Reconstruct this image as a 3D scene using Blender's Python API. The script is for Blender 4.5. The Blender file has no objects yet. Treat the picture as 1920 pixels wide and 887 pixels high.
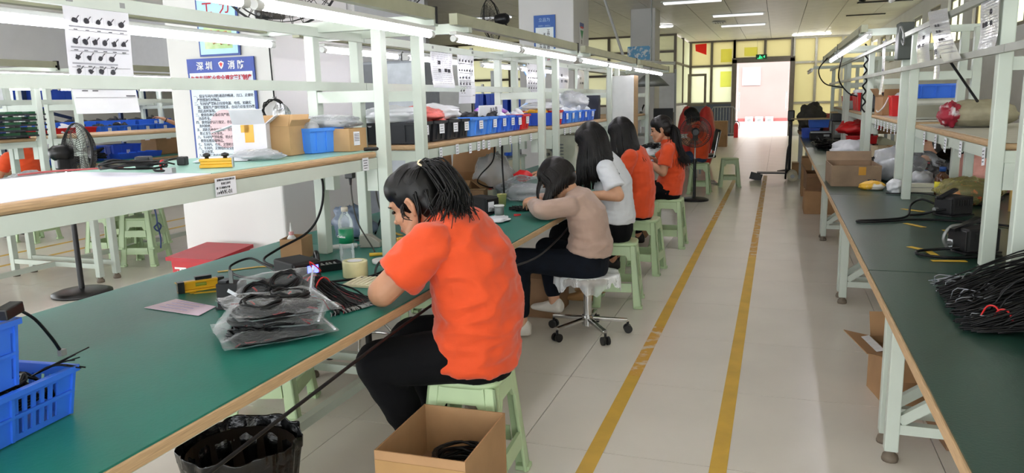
import bpy, bmesh, math, random
import numpy as np
from mathutils import Vector, Matrix, noise

scene = bpy.context.scene
COL = scene.collection
RND = random.Random(7)

# ---------------------------------------------------------------- camera
YAW, PITCH, ROLL, FPX = 0.340131962, 0.178755856, -0.0238715935, 1407.157
CAM_H = 1.44
_f = Vector((-math.sin(YAW)*math.cos(PITCH), math.cos(YAW)*math.cos(PITCH), -math.sin(PITCH)))
_r = Vector((math.cos(YAW), math.sin(YAW), 0)); _u = _r.cross(_f)
_c, _s = math.cos(ROLL), math.sin(ROLL)
_R, _U = _r*_c + _u*_s, _u*_c - _r*_s
cam_d = bpy.data.cameras.new('camera'); cam_d.sensor_width = 36; cam_d.lens = FPX/1920*36; cam_d.clip_start = 0.02
cam = bpy.data.objects.new('camera', cam_d); COL.objects.link(cam)
cam.matrix_world = Matrix(((_R.x, _U.x, -_f.x, 0), (_R.y, _U.y, -_f.y, 0), (_R.z, _U.z, -_f.z, CAM_H), (0, 0, 0, 1)))
scene.camera = cam

# ---------------------------------------------------------------- world, sun, exposure
scene.view_settings.view_transform = 'Standard'; scene.view_settings.look = 'None'
scene.view_settings.gamma = 1.0; scene.view_settings.use_curve_mapping = False
scene.view_settings.exposure = 1.72
world = bpy.data.worlds.new('sky'); scene.world = world; world.use_nodes = True
_bg = world.node_tree.nodes['Background']; _bg.inputs[0].default_value = (0.93, 0.97, 1.0, 1); _bg.inputs[1].default_value = 1.7
sun_d = bpy.data.lights.new('sun', 'SUN'); sun_d.energy = 0.7; sun_d.angle = 0.05; sun_d.color = (1, 0.95, 0.9)
sun = bpy.data.objects.new('sun', sun_d); COL.objects.link(sun); sun.rotation_euler = (math.radians(42), 0, math.radians(12))
TUBE_POWER = 7.0
PANEL_POWER = 3.2

# ---------------------------------------------------------------- materials
def lin(c):
    if isinstance(c, str):
        c = c.lstrip('#'); c = [int(c[i:i+2], 16)/255 for i in (0, 2, 4)]
        c = [x/12.92 if x <= 0.04045 else ((x+0.055)/1.055)**2.4 for x in c]
    return (c[0], c[1], c[2], 1)
_mats = {}
def mat(name, col='#888888', rough=0.5, metal=0.0, var=0.06, scale=9.0, bump=0.0, bscale=60.0, emit=0.0, trans=0.0, alpha=1.0, coat=0.0, stretch=None, spec=0.5, sheen=0.0, col2=None, c2at=(0.45, 0.7), transl=0.0):
    if name in _mats: return _mats[name]
    m = bpy.data.materials.new(name); m.use_nodes = True; _mats[name] = m
    nt = m.node_tree; N = nt.nodes; L = nt.links; b = N['Principled BSDF']
    c = lin(col); b.inputs['Base Color'].default_value = c
    b.inputs['Roughness'].default_value = rough; b.inputs['Metallic'].default_value = metal
    b.inputs['Specular IOR Level'].default_value = spec
    b.inputs['Transmission Weight'].default_value = trans; b.inputs['Alpha'].default_value = alpha
    b.inputs['Coat Weight'].default_value = coat
    if sheen: b.inputs['Sheen Weight'].default_value = sheen
    tc = N.new('ShaderNodeTexCoord'); mp = N.new('ShaderNodeMapping'); L.new(tc.outputs['Object'], mp.inputs[0])
    if stretch: mp.inputs['Scale'].default_value = stretch
    if var or col2:
        n = N.new('ShaderNodeTexNoise'); n.inputs['Scale'].default_value = scale; n.inputs['Detail'].default_value = 5
        L.new(mp.outputs[0], n.inputs['Vector'])
        r = N.new('ShaderNodeValToRGB'); e = r.color_ramp.elements
        if col2:
            e[0].position, e[1].position = c2at; e[0].color = c; e[1].color = lin(col2)
        else:
            e[0].position, e[1].position = 0.25, 0.75
            e[0].color = [max(0, x*(1-var*2)) for x in c[:3]]+[1]; e[1].color = [min(1, x*(1+var*2)) for x in c[:3]]+[1]
        L.new(n.outputs['Fac'], r.inputs[0]); L.new(r.outputs[0], b.inputs['Base Color'])
    if bump:
        n2 = N.new('ShaderNodeTexNoise'); n2.inputs['Scale'].default_value = bscale; n2.inputs['Detail'].default_value = 4
        L.new(mp.outputs[0], n2.inputs['Vector'])
        bp = N.new('ShaderNodeBump'); bp.inputs['Strength'].default_value = min(1, bump); bp.inputs['Distance'].default_value = 0.01
        L.new(n2.outputs['Fac'], bp.inputs['Height']); L.new(bp.outputs[0], b.inputs['Normal'])
    if emit:
        b.inputs['Emission Color'].default_value = c; b.inputs['Emission Strength'].default_value = emit
    if transl:
        t = N.new('ShaderNodeBsdfTranslucent'); t.inputs[0].default_value = c
        mx = N.new('ShaderNodeMixShader'); mx.inputs[0].default_value = transl
        L.new(b.outputs[0], mx.inputs[1]); L.new(t.outputs[0], mx.inputs[2]); L.new(mx.outputs[0], N['Material Output'].inputs[0])
    return m
def film(name, col='#eef2f4', fac=0.22, rough=0.12, bump=0.6, bscale=22.0):
    """thin clear plastic: mostly lets light straight through, with a glossy wrinkled skin"""
    if name in _mats: return _mats[name]
    m = bpy.data.materials.new(name); m.use_nodes = True; _mats[name] = m
    nt = m.node_tree; N = nt.nodes; L = nt.links; b = N['Principled BSDF']
    b.inputs['Base Color'].default_value = lin(col); b.inputs['Roughness'].default_value = rough; b.inputs['Specular IOR Level'].default_value = 0.9
    t = N.new('ShaderNodeBsdfTransparent'); mx = N.new('ShaderNodeMixShader')
    tc = N.new('ShaderNodeTexCoord'); n = N.new('ShaderNodeTexNoise'); n.inputs['Scale'].default_value = bscale; n.inputs['Detail'].default_value = 5
    L.new(tc.outputs['Object'], n.inputs['Vector'])
    bp = N.new('ShaderNodeBump'); bp.inputs['Strength'].default_value = bump; bp.inputs['Distance'].default_value = 0.02
    L.new(n.outputs['Fac'], bp.inputs['Height']); L.new(bp.outputs[0], b.inputs['Normal'])
    lw = N.new('ShaderNodeFresnel'); lw.inputs[0].default_value = 1.5; L.new(bp.outputs[0], lw.inputs['Normal'])
    ad = N.new('ShaderNodeMath'); ad.operation = 'MULTIPLY_ADD'; ad.inputs[1].default_value = 1.0; ad.inputs[2].default_value = fac; ad.use_clamp = True
    L.new(lw.outputs[0], ad.inputs[0]); L.new(ad.outputs[0], mx.inputs[0])
    L.new(t.outputs[0], mx.inputs[1]); L.new(b.outputs[0], mx.inputs[2]); L.new(mx.outputs[0], N['Material Output'].inputs[0])
    return m

# ---------------------------------------------------------------- mesh builder
def V(*a): return Vector(a)
def frame_of(d):
    d = Vector(d).normalized(); a = Vector((0, 0, 1)) if abs(d.z) < 0.95 else Vector((1, 0, 0))
    x = d.cross(a).normalized(); return x, d.cross(x).normalized(), d
def rotz(a): return Matrix.Rotation(a, 3, 'Z')
def euler(x, y, z): return Matrix.Rotation(z, 3, 'Z') @ Matrix.Rotation(y, 3, 'Y') @ Matrix.Rotation(x, 3, 'X')
class MB:
    def __init__(s): s.v = []; s.f = []; s.m = []; s.sm = []
    def add(s, vs, fs, m=0, smooth=False, M=None, o=(0, 0, 0)):
        k = len(s.v); o = Vector(o)
        for p in vs: s.v.append((M @ Vector(p) if M else Vector(p)) + o)
        for f in fs: s.f.append([i+k for i in f]); s.m.append(m); s.sm.append(smooth)
        return s
    def box(s, c, d, M=None, m=0, taper=1.0):
        x, y, z = d[0]/2, d[1]/2, d[2]/2; t = taper
        vs = [(-x*t, -y*t, -z), (x*t, -y*t, -z), (x*t, y*t, -z), (-x*t, y*t, -z), (-x, -y, z), (x, -y, z), (x, y, z), (-x, y, z)]
        return s.add(vs, [(0, 3, 2, 1), (4, 5, 6, 7), (0, 1, 5, 4), (1, 2, 6, 5), (2, 3, 7, 6), (3, 0, 4, 7)], m, False, M, c)
    def bx(s, x0, x1, y0, y1, z0, z1, m=0):
        return s.box(((x0+x1)/2, (y0+y1)/2, (z0+z1)/2), (abs(x1-x0), abs(y1-y0), abs(z1-z0)), None, m)
    def bar(s, p0, p1, w, h, m=0, up=None):
        p0, p1 = Vector(p0), Vector(p1); d = (p1-p0); l = d.length; d.normalize()
        u = Vector(up) if up else (Vector((0, 0, 1)) if abs(d.z) < 0.95 else Vector((0, 1, 0)))
        x = u.cross(d).normalized(); z = d.cross(x).normalized()
        M = Matrix((x, d, z)).transposed()
        return s.box((p0+p1)/2, (w, l, h), M, m)
    def cyl(s, p0, p1, r0, r1=None, n=12, m=0, caps=True, smooth=True):
        r1 = r0 if r1 is None else r1; p0, p1 = Vector(p0), Vector(p1); x, y, d = frame_of(p1-p0)
        vs = []
        for p, r in ((p0, r0), (p1, r1)):
            for i in range(n):
                a = 2*math.pi*i/n; vs.append(p + x*math.cos(a)*r + y*math.sin(a)*r)
        s.add(vs, [(i, (i+1) % n, n+(i+1) % n, n+i) for i in range(n)], m, smooth)
        if caps: s.add(vs, [tuple(range(n))[::-1], tuple(range(n, 2*n))], m)
        return s
    def tube(s, pts, r, n=6, m=0, closed=False, spline=True, res=4, caps=True, r1=None):
        P = [Vector(p) for p in pts]
        if spline and len(P) > 2: P = smooth_path(P, res, closed)
        k = len(P); vs = []; prev = None
        for i, p in enumerate(P):
            d = (P[(i+1) % k]-P[i-1]) if (closed or 0 < i < k-1) else (P[1]-P[0] if i == 0 else P[-1]-P[-2])
            if d.length < 1e-9: d = Vector((0, 0, 1))
            d.normalize()
            if prev is None: x, y, _ = frame_of(d)
            else:
                x = prev - d*prev.dot(d)
                if x.length < 1e-6: x, y, _ = frame_of(d)
                x.normalize(); y = d.cross(x)
            prev = x; rr = r if r1 is None else r+(r1-r)*i/max(1, k-1)
            for j in range(n):
                a = 2*math.pi*j/n; vs.append(p + x*(math.cos(a)*rr) + y*(math.sin(a)*rr))
        fs = []
        for i in range(k if closed else k-1):
            for j in range(n):
                a, b = i*n+j, i*n+(j+1) % n; c, d_ = ((i+1) % k)*n+(j+1) % n, ((i+1) % k)*n+j
                fs.append((a, b, c, d_))
        if caps and not closed: fs += [tuple(range(n))[::-1], tuple(range((k-1)*n, k*n))]
        return s.add(vs, fs, m, True)
    def lathe(s, prof, n=16, o=(0, 0, 0), M=None, m=0, smooth=True, sx=1.0, sy=1.0):
        vs = []; k = len(prof)
        for r, z in prof:
            for i in range(n):
                a = 2*math.pi*i/n; vs.append((r*math.cos(a)*sx, r*math.sin(a)*sy, z))
        fs = [(i*n+j, i*n+(j+1) % n, (i+1)*n+(j+1) % n, (i+1)*n+j) for i in range(k-1) for j in range(n)]
        if prof[0][0] > 1e-6: fs.append(tuple(range(n))[::-1])
        if prof[-1][0] > 1e-6: fs.append(tuple(range((k-1)*n, k*n)))
        return s.add(vs, fs, m, smooth, M, o)
    def torus(s, c, R, r, axis=(0, 0, 1), n=24, k=6, m=0):
        x, y, _ = frame_of(axis); c = Vector(c)
        return s.tube([c + x*math.cos(2*math.pi*i/n)*R + y*math.sin(2*math.pi*i/n)*R for i in range(n)], r, k, m, closed=True, spline=False)
    def ell(s, c, r, M=None, n=12, k=8, m=0):
        vs = [(0, 0, -r[2])]
        for i in range(1, k):
            t = -math.pi/2+math.pi*i/k
            for j in range(n):
                a = 2*math.pi*j/n; vs.append((r[0]*math.cos(t)*math.cos(a), r[1]*math.cos(t)*math.sin(a), r[2]*math.sin(t)))
        vs.append((0, 0, r[2])); e = len(vs)-1
        fs = [(0, 1+(j+1) % n, 1+j) for j in range(n)]
        for i in range(k-2):
            for j in range(n): fs.append((1+i*n+j, 1+i*n+(j+1) % n, 1+(i+1)*n+(j+1) % n, 1+(i+1)*n+j))
        fs += [(e, 1+(k-2)*n+j, 1+(k-2)*n+(j+1) % n) for j in range(n)]
        return s.add(vs, fs, m, True, M, c)
    def prism(s, poly, t, M=None, o=(0, 0, 0), m=0):
        """poly: 2d outline, extruded by t along local z"""
        k = len(poly); vs = [(p[0], p[1], 0) for p in poly]+[(p[0], p[1], t) for p in poly]
        fs = [tuple(range(k))[::-1], tuple(range(k, 2*k))]+[(i, (i+1) % k, k+(i+1) % k, k+i) for i in range(k)]
        return s.add(vs, fs, m, False, M, o)
    def grid(s, fn, nu, nv, m=0, smooth=True):
        vs = [fn(i/nu, j/nv) for i in range(nu+1) for j in range(nv+1)]; w = nv+1
        return s.add(vs, [(i*w+j, (i+1)*w+j, (i+1)*w+j+1, i*w+j+1) for i in range(nu) for j in range(nv)], m, smooth)
    def mesh(s, name, mats):
        me = bpy.data.meshes.new(name); me.from_pydata([tuple(v) for v in s.v], [], s.f)
        for x in (mats if isinstance(mats, (list, tuple)) else [mats]): me.materials.append(x)
        me.polygons.foreach_set('material_index', s.m); me.polygons.foreach_set('use_smooth', s.sm); me.update()
        return me
    def obj(s, name, mats, parent=None, loc=(0, 0, 0), rz=0.0, bevel=0.0, label=None, kind=None):
        return place(name, s.mesh(name, mats), parent, loc, rz, bevel, label, kind)
def place(name, me, parent=None, loc=(0, 0, 0), rz=0.0, bevel=0.0, label=None, kind=None):
    o = bpy.data.objects.new(name, me); COL.objects.link(o); o.parent = parent; o.location = loc; o.rotation_euler = (0, 0, rz)
    if bevel:
        b = o.modifiers.new('bevel', 'BEVEL'); b.width = bevel; b.segments = 2; b.limit_method = 'ANGLE'
    if label: o['label'] = label
    if kind: o['kind'] = kind
    return o
def smooth_path(P, res=4, closed=False):
    out = []; k = len(P)
    for i in range(k if closed else k-1):
        p0 = P[(i-1) % k] if (closed or i > 0) else P[0]*2-P[1]
        p1 = P[i]; p2 = P[(i+1) % k]; p3 = P[(i+2) % k] if (closed or i < k-2) else P[-1]*2-P[-2]
        for j in range(res):
            t = j/res; t2 = t*t; t3 = t2*t
            out.append(0.5*((2*p1)+(p2-p0)*t+(2*p0-5*p1+4*p2-p3)*t2+(3*p1-p0-3*p2+p3)*t3))
    if not closed: out.append(P[-1].copy())
    return out
def tag(o, label=None, cat=None, group=None, kind=None):
    if label: o['label'] = label
    if cat: o['category'] = cat
    if group: o['group'] = group
    if kind: o['kind'] = kind
    return o
def thing(name, label, cat, loc=(0, 0, 0), rz=0.0, group=None):
    o = bpy.data.objects.new(name, None); COL.objects.link(o); o.empty_display_size = 0.05
    o.location = loc; o.rotation_euler = (0, 0, rz); return tag(o, label, cat, group)
def dup(root, label, loc=None, rz=None, group=None, scale=None):
    r = root.copy(); COL.objects.link(r); tag(r, label, None, group)
    if loc is not None: r.location = loc
    if rz is not None: r.rotation_euler = (0, 0, rz)
    if scale: r.scale = scale
    for ch in list(root.children):
        c = ch.copy(); COL.objects.link(c); c.parent = r
        for g in list(ch.children):
            d = g.copy(); COL.objects.link(d); d.parent = c
    return r
def text(name, body, size, mt, parent, loc, rot, align='LEFT', vert=False, extrude=0.0004, sx=1.0, spacing=1.0, line=1.0, bold=0.0):
    c = bpy.data.curves.new(name, 'FONT'); c.body = body; c.size = size; c.align_x = align; c.align_y = 'CENTER'
    c.extrude = extrude; c.space_character = spacing; c.space_line = line; c.resolution_u = 2; c.offset = bold
    t = bpy.data.objects.new(name, c); COL.objects.link(t)
    dg = bpy.context.evaluated_depsgraph_get(); me = bpy.data.meshes.new_from_object(t.evaluated_get(dg))
    bpy.data.objects.remove(t); me.materials.clear(); me.materials.append(mt)
    o = place(name, me, parent, loc); o.rotation_euler = rot; o.scale = (sx, 1, 1)
    return o

# ---------------------------------------------------------------- common materials
M_STEEL = mat('pale_green_powder_coat', '#c4cec3', 0.42, var=0.03, scale=5)
M_STEEL_D = mat('olive_aluminium', '#a7a891', 0.4, 0.2, var=0.05)
M_WOOD = mat('plywood_edge', '#b99a74', 0.55, var=0.12, scale=14, stretch=(3, 1, 30))
M_MAT = mat('green_rubber_mat', '#1f7264', 0.38, var=0.05, scale=3.5, bump=0.06, bscale=90, spec=0.4)
M_MATD = mat('dark_green_mat', '#1f3f36', 0.3, var=0.08, scale=4, bump=0.08, bscale=120, spec=0.45)
M_MATP = mat('pale_green_mat', '#8fc0b2', 0.4, var=0.04, scale=4)
M_WHITE = mat('white_paint', '#dcdedd', 0.5, var=0.03)
M_PAPER = mat('white_paper', '#e6e8ee', 0.6, var=0.02)
M_BLACK = mat('black_plastic', '#141517', 0.35, var=0.1)
M_BLACKM = mat('matt_black', '#1a1a1c', 0.7, var=0.1)
M_CABLE = mat('black_cable', '#08080a', 0.5, spec=0.3, var=0.1)
M_CHROME = mat('chrome', '#c8c8c8', 0.18, 1.0, var=0.04)
M_GREYM = mat('grey_metal', '#8d908f', 0.4, 0.5, var=0.08)
M_RED = mat('red_plastic', '#cf1f22', 0.4, var=0.07)
M_BLUE = mat('blue_plastic', '#3572e4', 0.38, var=0.05, scale=4)
M_BLUEL = mat('light_blue_plastic', '#4a90ee', 0.38, var=0.05, scale=4)
M_BLUED = mat('deep_blue_plastic', '#2b56cc', 0.4, var=0.06, scale=4)
M_BLKBOX = mat('black_bin_plastic', '#22252b', 0.5, var=0.08)
M_CARD = mat('cardboard', '#a5805a', 0.8, var=0.07, scale=6, bump=0.1, bscale=30)
M_CARDD = mat('dark_cardboard', '#86664a', 0.85, var=0.08, scale=6, bump=0.1, bscale=30)
M_CARDI = mat('cardboard_inside', '#9a7753', 0.85, var=0.06, scale=6)
M_STOOL = mat('pale_green_plastic', '#b4cba0', 0.38, var=0.04, scale=5)
M_YELLOW = mat('yellow_tape', '#d8b437', 0.5, var=0.06)
M_FILM = film('clear_plastic_film', '#eef2f4', 0.02, 0.08, 0.6, 22)
M_FILMW = film('milky_plastic_film', '#e8ecef', 0.3, 0.2, 0.8, 16)
M_INK = mat('black_ink', '#33333a', 0.7, var=0)
M_INKR = mat('red_ink', '#b01c30', 0.7, var=0)
# ================================================================ the setting
CEIL = 3.38; FARY = 28.5
M_TILE = mat('floor_tile', '#dcd7cd', 0.28, var=0.03, scale=2.2, spec=0.45)
M_GROUT = mat('floor_grout', '#8d877b', 0.8, var=0.05)
M_CEIL = mat('ceiling_panel', '#f0ede6', 0.4, var=0.03, scale=3)
def rib(m, period=0.105):
    nt = m.node_tree; N = nt.nodes; L = nt.links; b = N['Principled BSDF']; tc = N.new('ShaderNodeTexCoord'); w = N.new('ShaderNodeTexWave'); w.bands_direction = 'Y'; w.inputs['Scale'].default_value = 0.314/period
    L.new(tc.outputs['Object'], w.inputs['Vector']); bp = N.new('ShaderNodeBump'); bp.inputs['Strength'].default_value = 0.7; bp.inputs['Distance'].default_value = 0.01
    L.new(w.outputs['Fac'], bp.inputs['Height']); L.new(bp.outputs[0], b.inputs['Normal'])
rib(M_CEIL)
M_CGAP = mat('ceiling_gap', '#6f6a60', 0.8, var=0.03)
M_FRAME = mat('brown_aluminium', '#6f675c', 0.45, 0.2, var=0.05)
M_FRAMEL = mat('grey_aluminium', '#b7b3a6', 0.45, 0.2, var=0.05)
M_PANE = mat('yellow_frosted_glass', '#cbc5a4', 0.35, var=0.04, scale=1.2, transl=0.8, spec=0.3)
M_PANEW = mat('pale_frosted_glass', '#dadbc6', 0.35, var=0.04, scale=1.2, transl=0.9, spec=0.3)
M_WALL = mat('wall_paint', '#eeeeec', 0.7, var=0.02, scale=2)
M_COLP = mat('column_paint', '#cfcfce', 0.6, var=0.02, scale=2, bump=0.03, bscale=40)

def struct(o): o['kind'] = 'structure'; return o
floor = struct(MB().bx(-16, 4.2, -4, FARY, -0.06, -0.012).obj('floor', M_GROUT))
TX, TY, X0T, Y0T = 0.82, 0.81, -0.983, 2.846
tile_me = MB().box((0, 0, -0.006), (TX-0.0035, TY-0.0035, 0.012)).mesh('floor_tile', M_TILE)
spots = []
for i in range(-18, 6):
    for j in range(-14, 32):
        cx, cy = X0T+(i+0.5)*TX, Y0T+(j+0.5)*TY
        if cy+TY/2 > FARY+0.3: continue
        d = Vector((cx, cy, -CAM_H)); z_ = d.dot(_f)
        px = 960+FPX*d.dot(_R)/z_ if z_ > 0.3 else -999; py = 443+(-FPX*d.dot(_U)/z_) if z_ > 0.3 else 9999
        hid = not (-60 < px < 1980 and py < 1050) or (cx < -2.4 and py > 600) or cx > 0.9
        spots.append((hid, d.length, cx, cy))
spots.sort()
rest = MB()
for k, (hid, dd, cx, cy) in enumerate(spots):
    if k < 290 and not hid: place('floor_tile', tile_me, floor, (cx, cy, 0))
    else: rest.box((cx, cy, -0.006), (TX-0.0035, TY-0.0035, 0.012))
rest.obj('floor_tile_field', M_TILE, floor, kind='stuff')

# yellow lane tape
def tape(pts_y, x, w, parent, worn=None):
    for k, (a, b) in enumerate(pts_y):
        MB().bx(x-w/2, x+w/2, a, b, 0.0, 0.0012).obj('lane_tape', worn[k] if worn else M_LANE, parent)
M_LANE = mat('lane_tape_yellow', '#d2a93c', 0.45, var=0.08, scale=6)
M_LANEW = mat('lane_tape_worn', '#d2a040', 0.5, scale=14, col2='#d9cbb4', c2at=(0.5, 0.62))
for x, lab, segs in ((-0.664, 'yellow lane tape on the aisle floor nearer the seated workers', [(1.2, 3.75, 0), (3.75, 4.65, 1), (4.65, 9.0, 0), (9.0, 10.9, 1), (10.9, 14.6, 0)]),
                     (-0.17, 'yellow lane tape on the aisle floor nearer the dark bench', [(1.2, 7.0, 0), (7.0, 9.4, 1), (9.4, 14.3, 1)])):
    t = thing('lane_marking', lab, 'floor tape', (x, 1.2, 0))
    for a, b, w in segs: MB().bx(-0.033, 0.033, a-1.2, b-1.2-0.002, 0.0, 0.0014).obj('tape_strip', M_LANEW if w else M_LANE, t)
for x, lab in ((-7.45, 'yellow lane tape in the far aisle close to the bins'), (-6.95, 'yellow lane tape in the far aisle close to the stacked stools')):
    tag(MB().bx(-0.033, 0.033, 0, 9, 0, 0.0014).obj('lane_marking', M_LANE, None, (x, 2, 0)), lab, 'floor tape')

ceiling = struct(MB().bx(-16, 4.2, -4, FARY, CEIL+0.02, CEIL+0.1).obj('ceiling', M_CGAP))
cw, cl = 0.82, 0.75
ct_me = MB().box((0, 0, 0.008), (cw-0.012, cl-0.012, 0.016)).mesh('ceiling_panel', M_CEIL)
cs = []
for i in range(-19, 6):
    for j in range(-12, 40):
        cx, cy = i*cw+0.1, j*cl+0.3
        if not (cy+cl/2 < FARY): continue
        d = Vector((cx, cy, CEIL-CAM_H)); z_ = d.dot(_f)
        ok = z_ > 0.5 and -40 < 960+FPX*d.dot(_R)/z_ < 1960 and 443-FPX*d.dot(_U)/z_ > -20
        cs.append((not ok, d.length, cx, cy))
cs.sort(); rest = MB()
for k, (hid, dd, cx, cy) in enumerate(cs):
    if k < 290 and not hid: place('ceiling_panel', ct_me, ceiling, (cx, cy, CEIL))
    else: rest.box((cx, cy, CEIL+0.008), (cw-0.012, cl-0.012, 0.016))
rest.obj('ceiling_panel_field', M_CEIL, ceiling, kind='stuff')

# recessed ceiling light troughs (milky, with added glow) and the lit ones
M_TROUGH = mat('light_trough', '#dfe2e2', 0.3, var=0.02)
M_PANELLIT = mat('lit_ceiling_tube', '#ffffff', 0.5, var=0, emit=PANEL_POWER*3)
M_TUBEDIM = mat('dim_ceiling_tube', '#f4f6f8', 0.5, var=0, emit=0.35)  # weak emission added to the milky trough tubes to lift the ambient light
def trough(x, y, lit, label):
    t = thing('ceiling_light', label, 'ceiling light', (x, y, CEIL-0.012), group='ceiling lights above the aisle')
    MB().bx(-0.62, 0.62, -0.15, 0.15, 0, 0.012).obj('housing', M_TROUGH, t)
    for s in (-1, 1): MB().cyl((-0.58, s*0.07, -0.016), (0.58, s*0.07, -0.016), 0.016, n=8).obj('tube', M_PANELLIT if lit else M_TUBEDIM, t)
trough(-1.0, 19.6, False, 'long dimly glowing ceiling light trough nearest over the aisle')
trough(-1.0, 22.5, False, 'long dimly glowing ceiling light trough farther down, before the doorway')
trough(-1.75, 16.4, False, 'dimly glowing ceiling light trough at the upper edge, above the column')
trough(-6.5, 17.0, False, 'dimly glowing ceiling light trough beside the large poster column')
trough(-5.2, 19.0, False, 'dimly glowing ceiling light trough behind the large poster column')
trough(0.95, 27.2, True, 'lit ceiling tube light by the yellow windows')
t = thing('ceiling_vent', 'square ceiling loudspeaker vent beside the dimly glowing light troughs', 'vent', (-1.55, 21.2, CEIL-0.03))
MB().box((0, 0, 0), (0.34, 0.34, 0.03)).obj('frame', M_WHITE, t, bevel=0.006)
for k in range(4): MB().box((-0.09+0.06*k, 0, -0.018), (0.03, 0.26, 0.012)).obj('slat', M_GREYM, t)

# ---- far wall: glazing, doorway
def pane_wall(name, x0, x1, y, cols, rows, skip, mp, mf, z0=0.0):
    w = struct(bpy.data.objects.new(name, None)); COL.objects.link(w)
    for x in cols: MB().bx(x-0.04, x+0.04, y-0.06, y+0.06, z0, CEIL).obj('mullion', mf, w)
    for z in rows: MB().bx(x0, x1, y-0.05, y+0.05, z-0.035, z+0.035).obj('transom', mf, w)
    zz = rows
    for a, b in zip(cols[:-1], cols[1:]):
        for c, d in zip(zz[:-1], zz[1:]):
            if skip(0.5*(a+b), 0.5*(c+d)): continue
            MB().bx(a+0.04, b-0.04, y-0.006, y+0.006, c+0.035, d-0.035).obj('pane', mp(0.5*(a+b), 0.5*(c+d)), w)
    return w
DL, DR, DT = -1.49, 0.39, 2.69
w = pane_wall('wall_back', -3.1, DL, FARY, [-3.05, -2.31, DL-0.04], [1.18, 2.5, 3.36], lambda x, z: False, lambda x, z: M_PANEW if z < 2.5 else M_PANE, M_FRAME, 1.15)
MB().bx(-3.1, DL-0.08, FARY-0.08, FARY+0.08, 0, 1.15).obj('wall_panel', mat('blue_grey_panel', '#4c5566', 0.5, var=0.04), w)
for px0, px1, pz0, pz1 in ((-2.0, -1.62, 2.62, 3.08), (-2.0, -1.62, 1.75, 2.3)):
    MB().bx(px0, px1, FARY-0.012, FARY-0.008, pz0, pz1).obj('paper_sheet', mat('yellow_sheet', '#fafab4', 0.5, var=0.03, transl=0.85), w)
MB().bx(-1.2, -0.75, FARY-0.012, FARY-0.008, 2.8, 3.1).obj('paper_sheet', _mats['yellow_sheet'], w)
MB().prism([(-2.9, 3.28), (-2.5, 3.3), (-2.5, 2.9), (-2.88, 3.05)], 0.004, Matrix(((1, 0, 0), (0, 0, -1), (0, 1, 0))), (0, FARY-0.02, 0)).obj('red_notice', mat('red_sheet', '#f2564c', 0.5, var=0.05, transl=0.7), w)
w2 = pane_wall('wall_back_upper', DL, DR+0.1, FARY, [DL-0.04, -0.5, DR], [2.72, 3.36], lambda x, z: False, lambda x, z: M_PANE, M_FRAME, 2.7)
w3 = pane_wall('wall_back_right', DR, 4.2, FARY, [DR+0.06, 1.17, 2.0, 2.9, 3.8], [0.35, 1.14, 2.52, 3.36], lambda x, z: False, lambda x, z: M_PANE, M_FRAMEL, 0.0)
MB().bx(DR+0.1, 4.2, FARY-0.04, FARY+0.04, 0, 0.32).obj('wall_panel', M_WALL, w3)
d = struct(bpy.data.objects.new('door_1', None)); COL.objects.link(d)
MB().bx(DL-0.11, DL+0.05, FARY-0.1, FARY+0.1, 0, DT).obj('door_jamb', M_FRAME, d)
MB().bx(DR-0.05, DR+0.11, FARY-0.1, FARY+0.1, 0, DT).obj('door_jamb', M_FRAME, d)
MB().bx(DL-0.11, DR+0.11, FARY-0.1, FARY+0.1, DT-0.12, DT+0.05).obj('door_head', M_FRAME, d)
M_GLASS = film('door_glass', '#e6f0ee', 0.06, 0.03, 0.0, 4)
for s, hx in ((-1, DL+0.07), (1, DR-0.07)):   # glass leaves swung open outwards
    MB().bx(hx-0.006, hx+0.006, FARY+0.1, FARY+0.95, 0.04, 2.5).obj('glass_leaf', M_GLASS, d)
    hb = MB().cyl((hx-s*0.06, FARY+0.8, 0.85), (hx-s*0.06, FARY+0.8, 1.55), 0.016, n=8)
    for z in (0.95, 1.45): hb.cyl((hx, FARY+0.8, z), (hx-s*0.06, FARY+0.8, z), 0.01, n=6)
    hb.obj('pull_handle', M_CHROME, d)
# open brown window casement left of the doorway
c = thing('window_casement', 'brown framed window casement standing open beside the glazed wall', 'window', (-3.04, FARY-0.9, 1.1))
for a in ((0, 0.1, 0, 1.12), (0.56, 0.64, 0, 1.12)): MB().bx(a[0], a[1], -0.03, 0.03, a[2], a[3]).obj('stile', M_FRAME, c)
for a in ((0, 0.07), (1.04, 1.12)): MB().bx(0.1, 0.56, -0.03, 0.03, a[0], a[1]).obj('rail', M_FRAME, c)
MB().bx(0.1, 0.56, -0.004, 0.004, 0.07, 1.04).obj('pane', M_GLASS, c)
# left part of the back wall, standing nearer, and the return between the two
wl = pane_wall('wall_back_left', -16, -3.1, 24.5, [-16, -13, -10.5, -8.6, -7.4, -6.3, -5.2, -4.2, -3.1], [1.2, 2.15, 2.85, 3.36], lambda x, z: x < -10.5, lambda x, z: M_PANEW, M_FRAME, 0)
MB().bx(-16, -3.14, 24.42, 24.58, 0, 1.16).obj('wall_panel', M_WALL, wl)
for a, b in ((-16, -13), (-13, -10.5)): MB().bx(a, b, 24.47, 24.53, 1.2, 3.36).obj('wall_panel', M_WALL, wl)
wr = struct(bpy.data.objects.new('wall_return', None)); COL.objects.link(wr)
for y0, y1 in ((24.56, 26.4), (26.4, FARY)):
    for z0, z1 in ((1.2, 2.5), (2.5, 3.36)):
        MB().bx(-3.106, -3.094, y0+0.04, y1-0.04, z0+0.03, z1-0.03).obj('pane', M_PANEW, wr)
    MB().bx(-3.15, -3.05, y1-0.05, y1+0.03, 0, CEIL).obj('mullion', M_FRAME, wr)
for z in (1.2, 2.5): MB().bx(-3.14, -3.06, 24.5, FARY, z-0.035, z+0.035).obj('transom', M_FRAME, wr)
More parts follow.
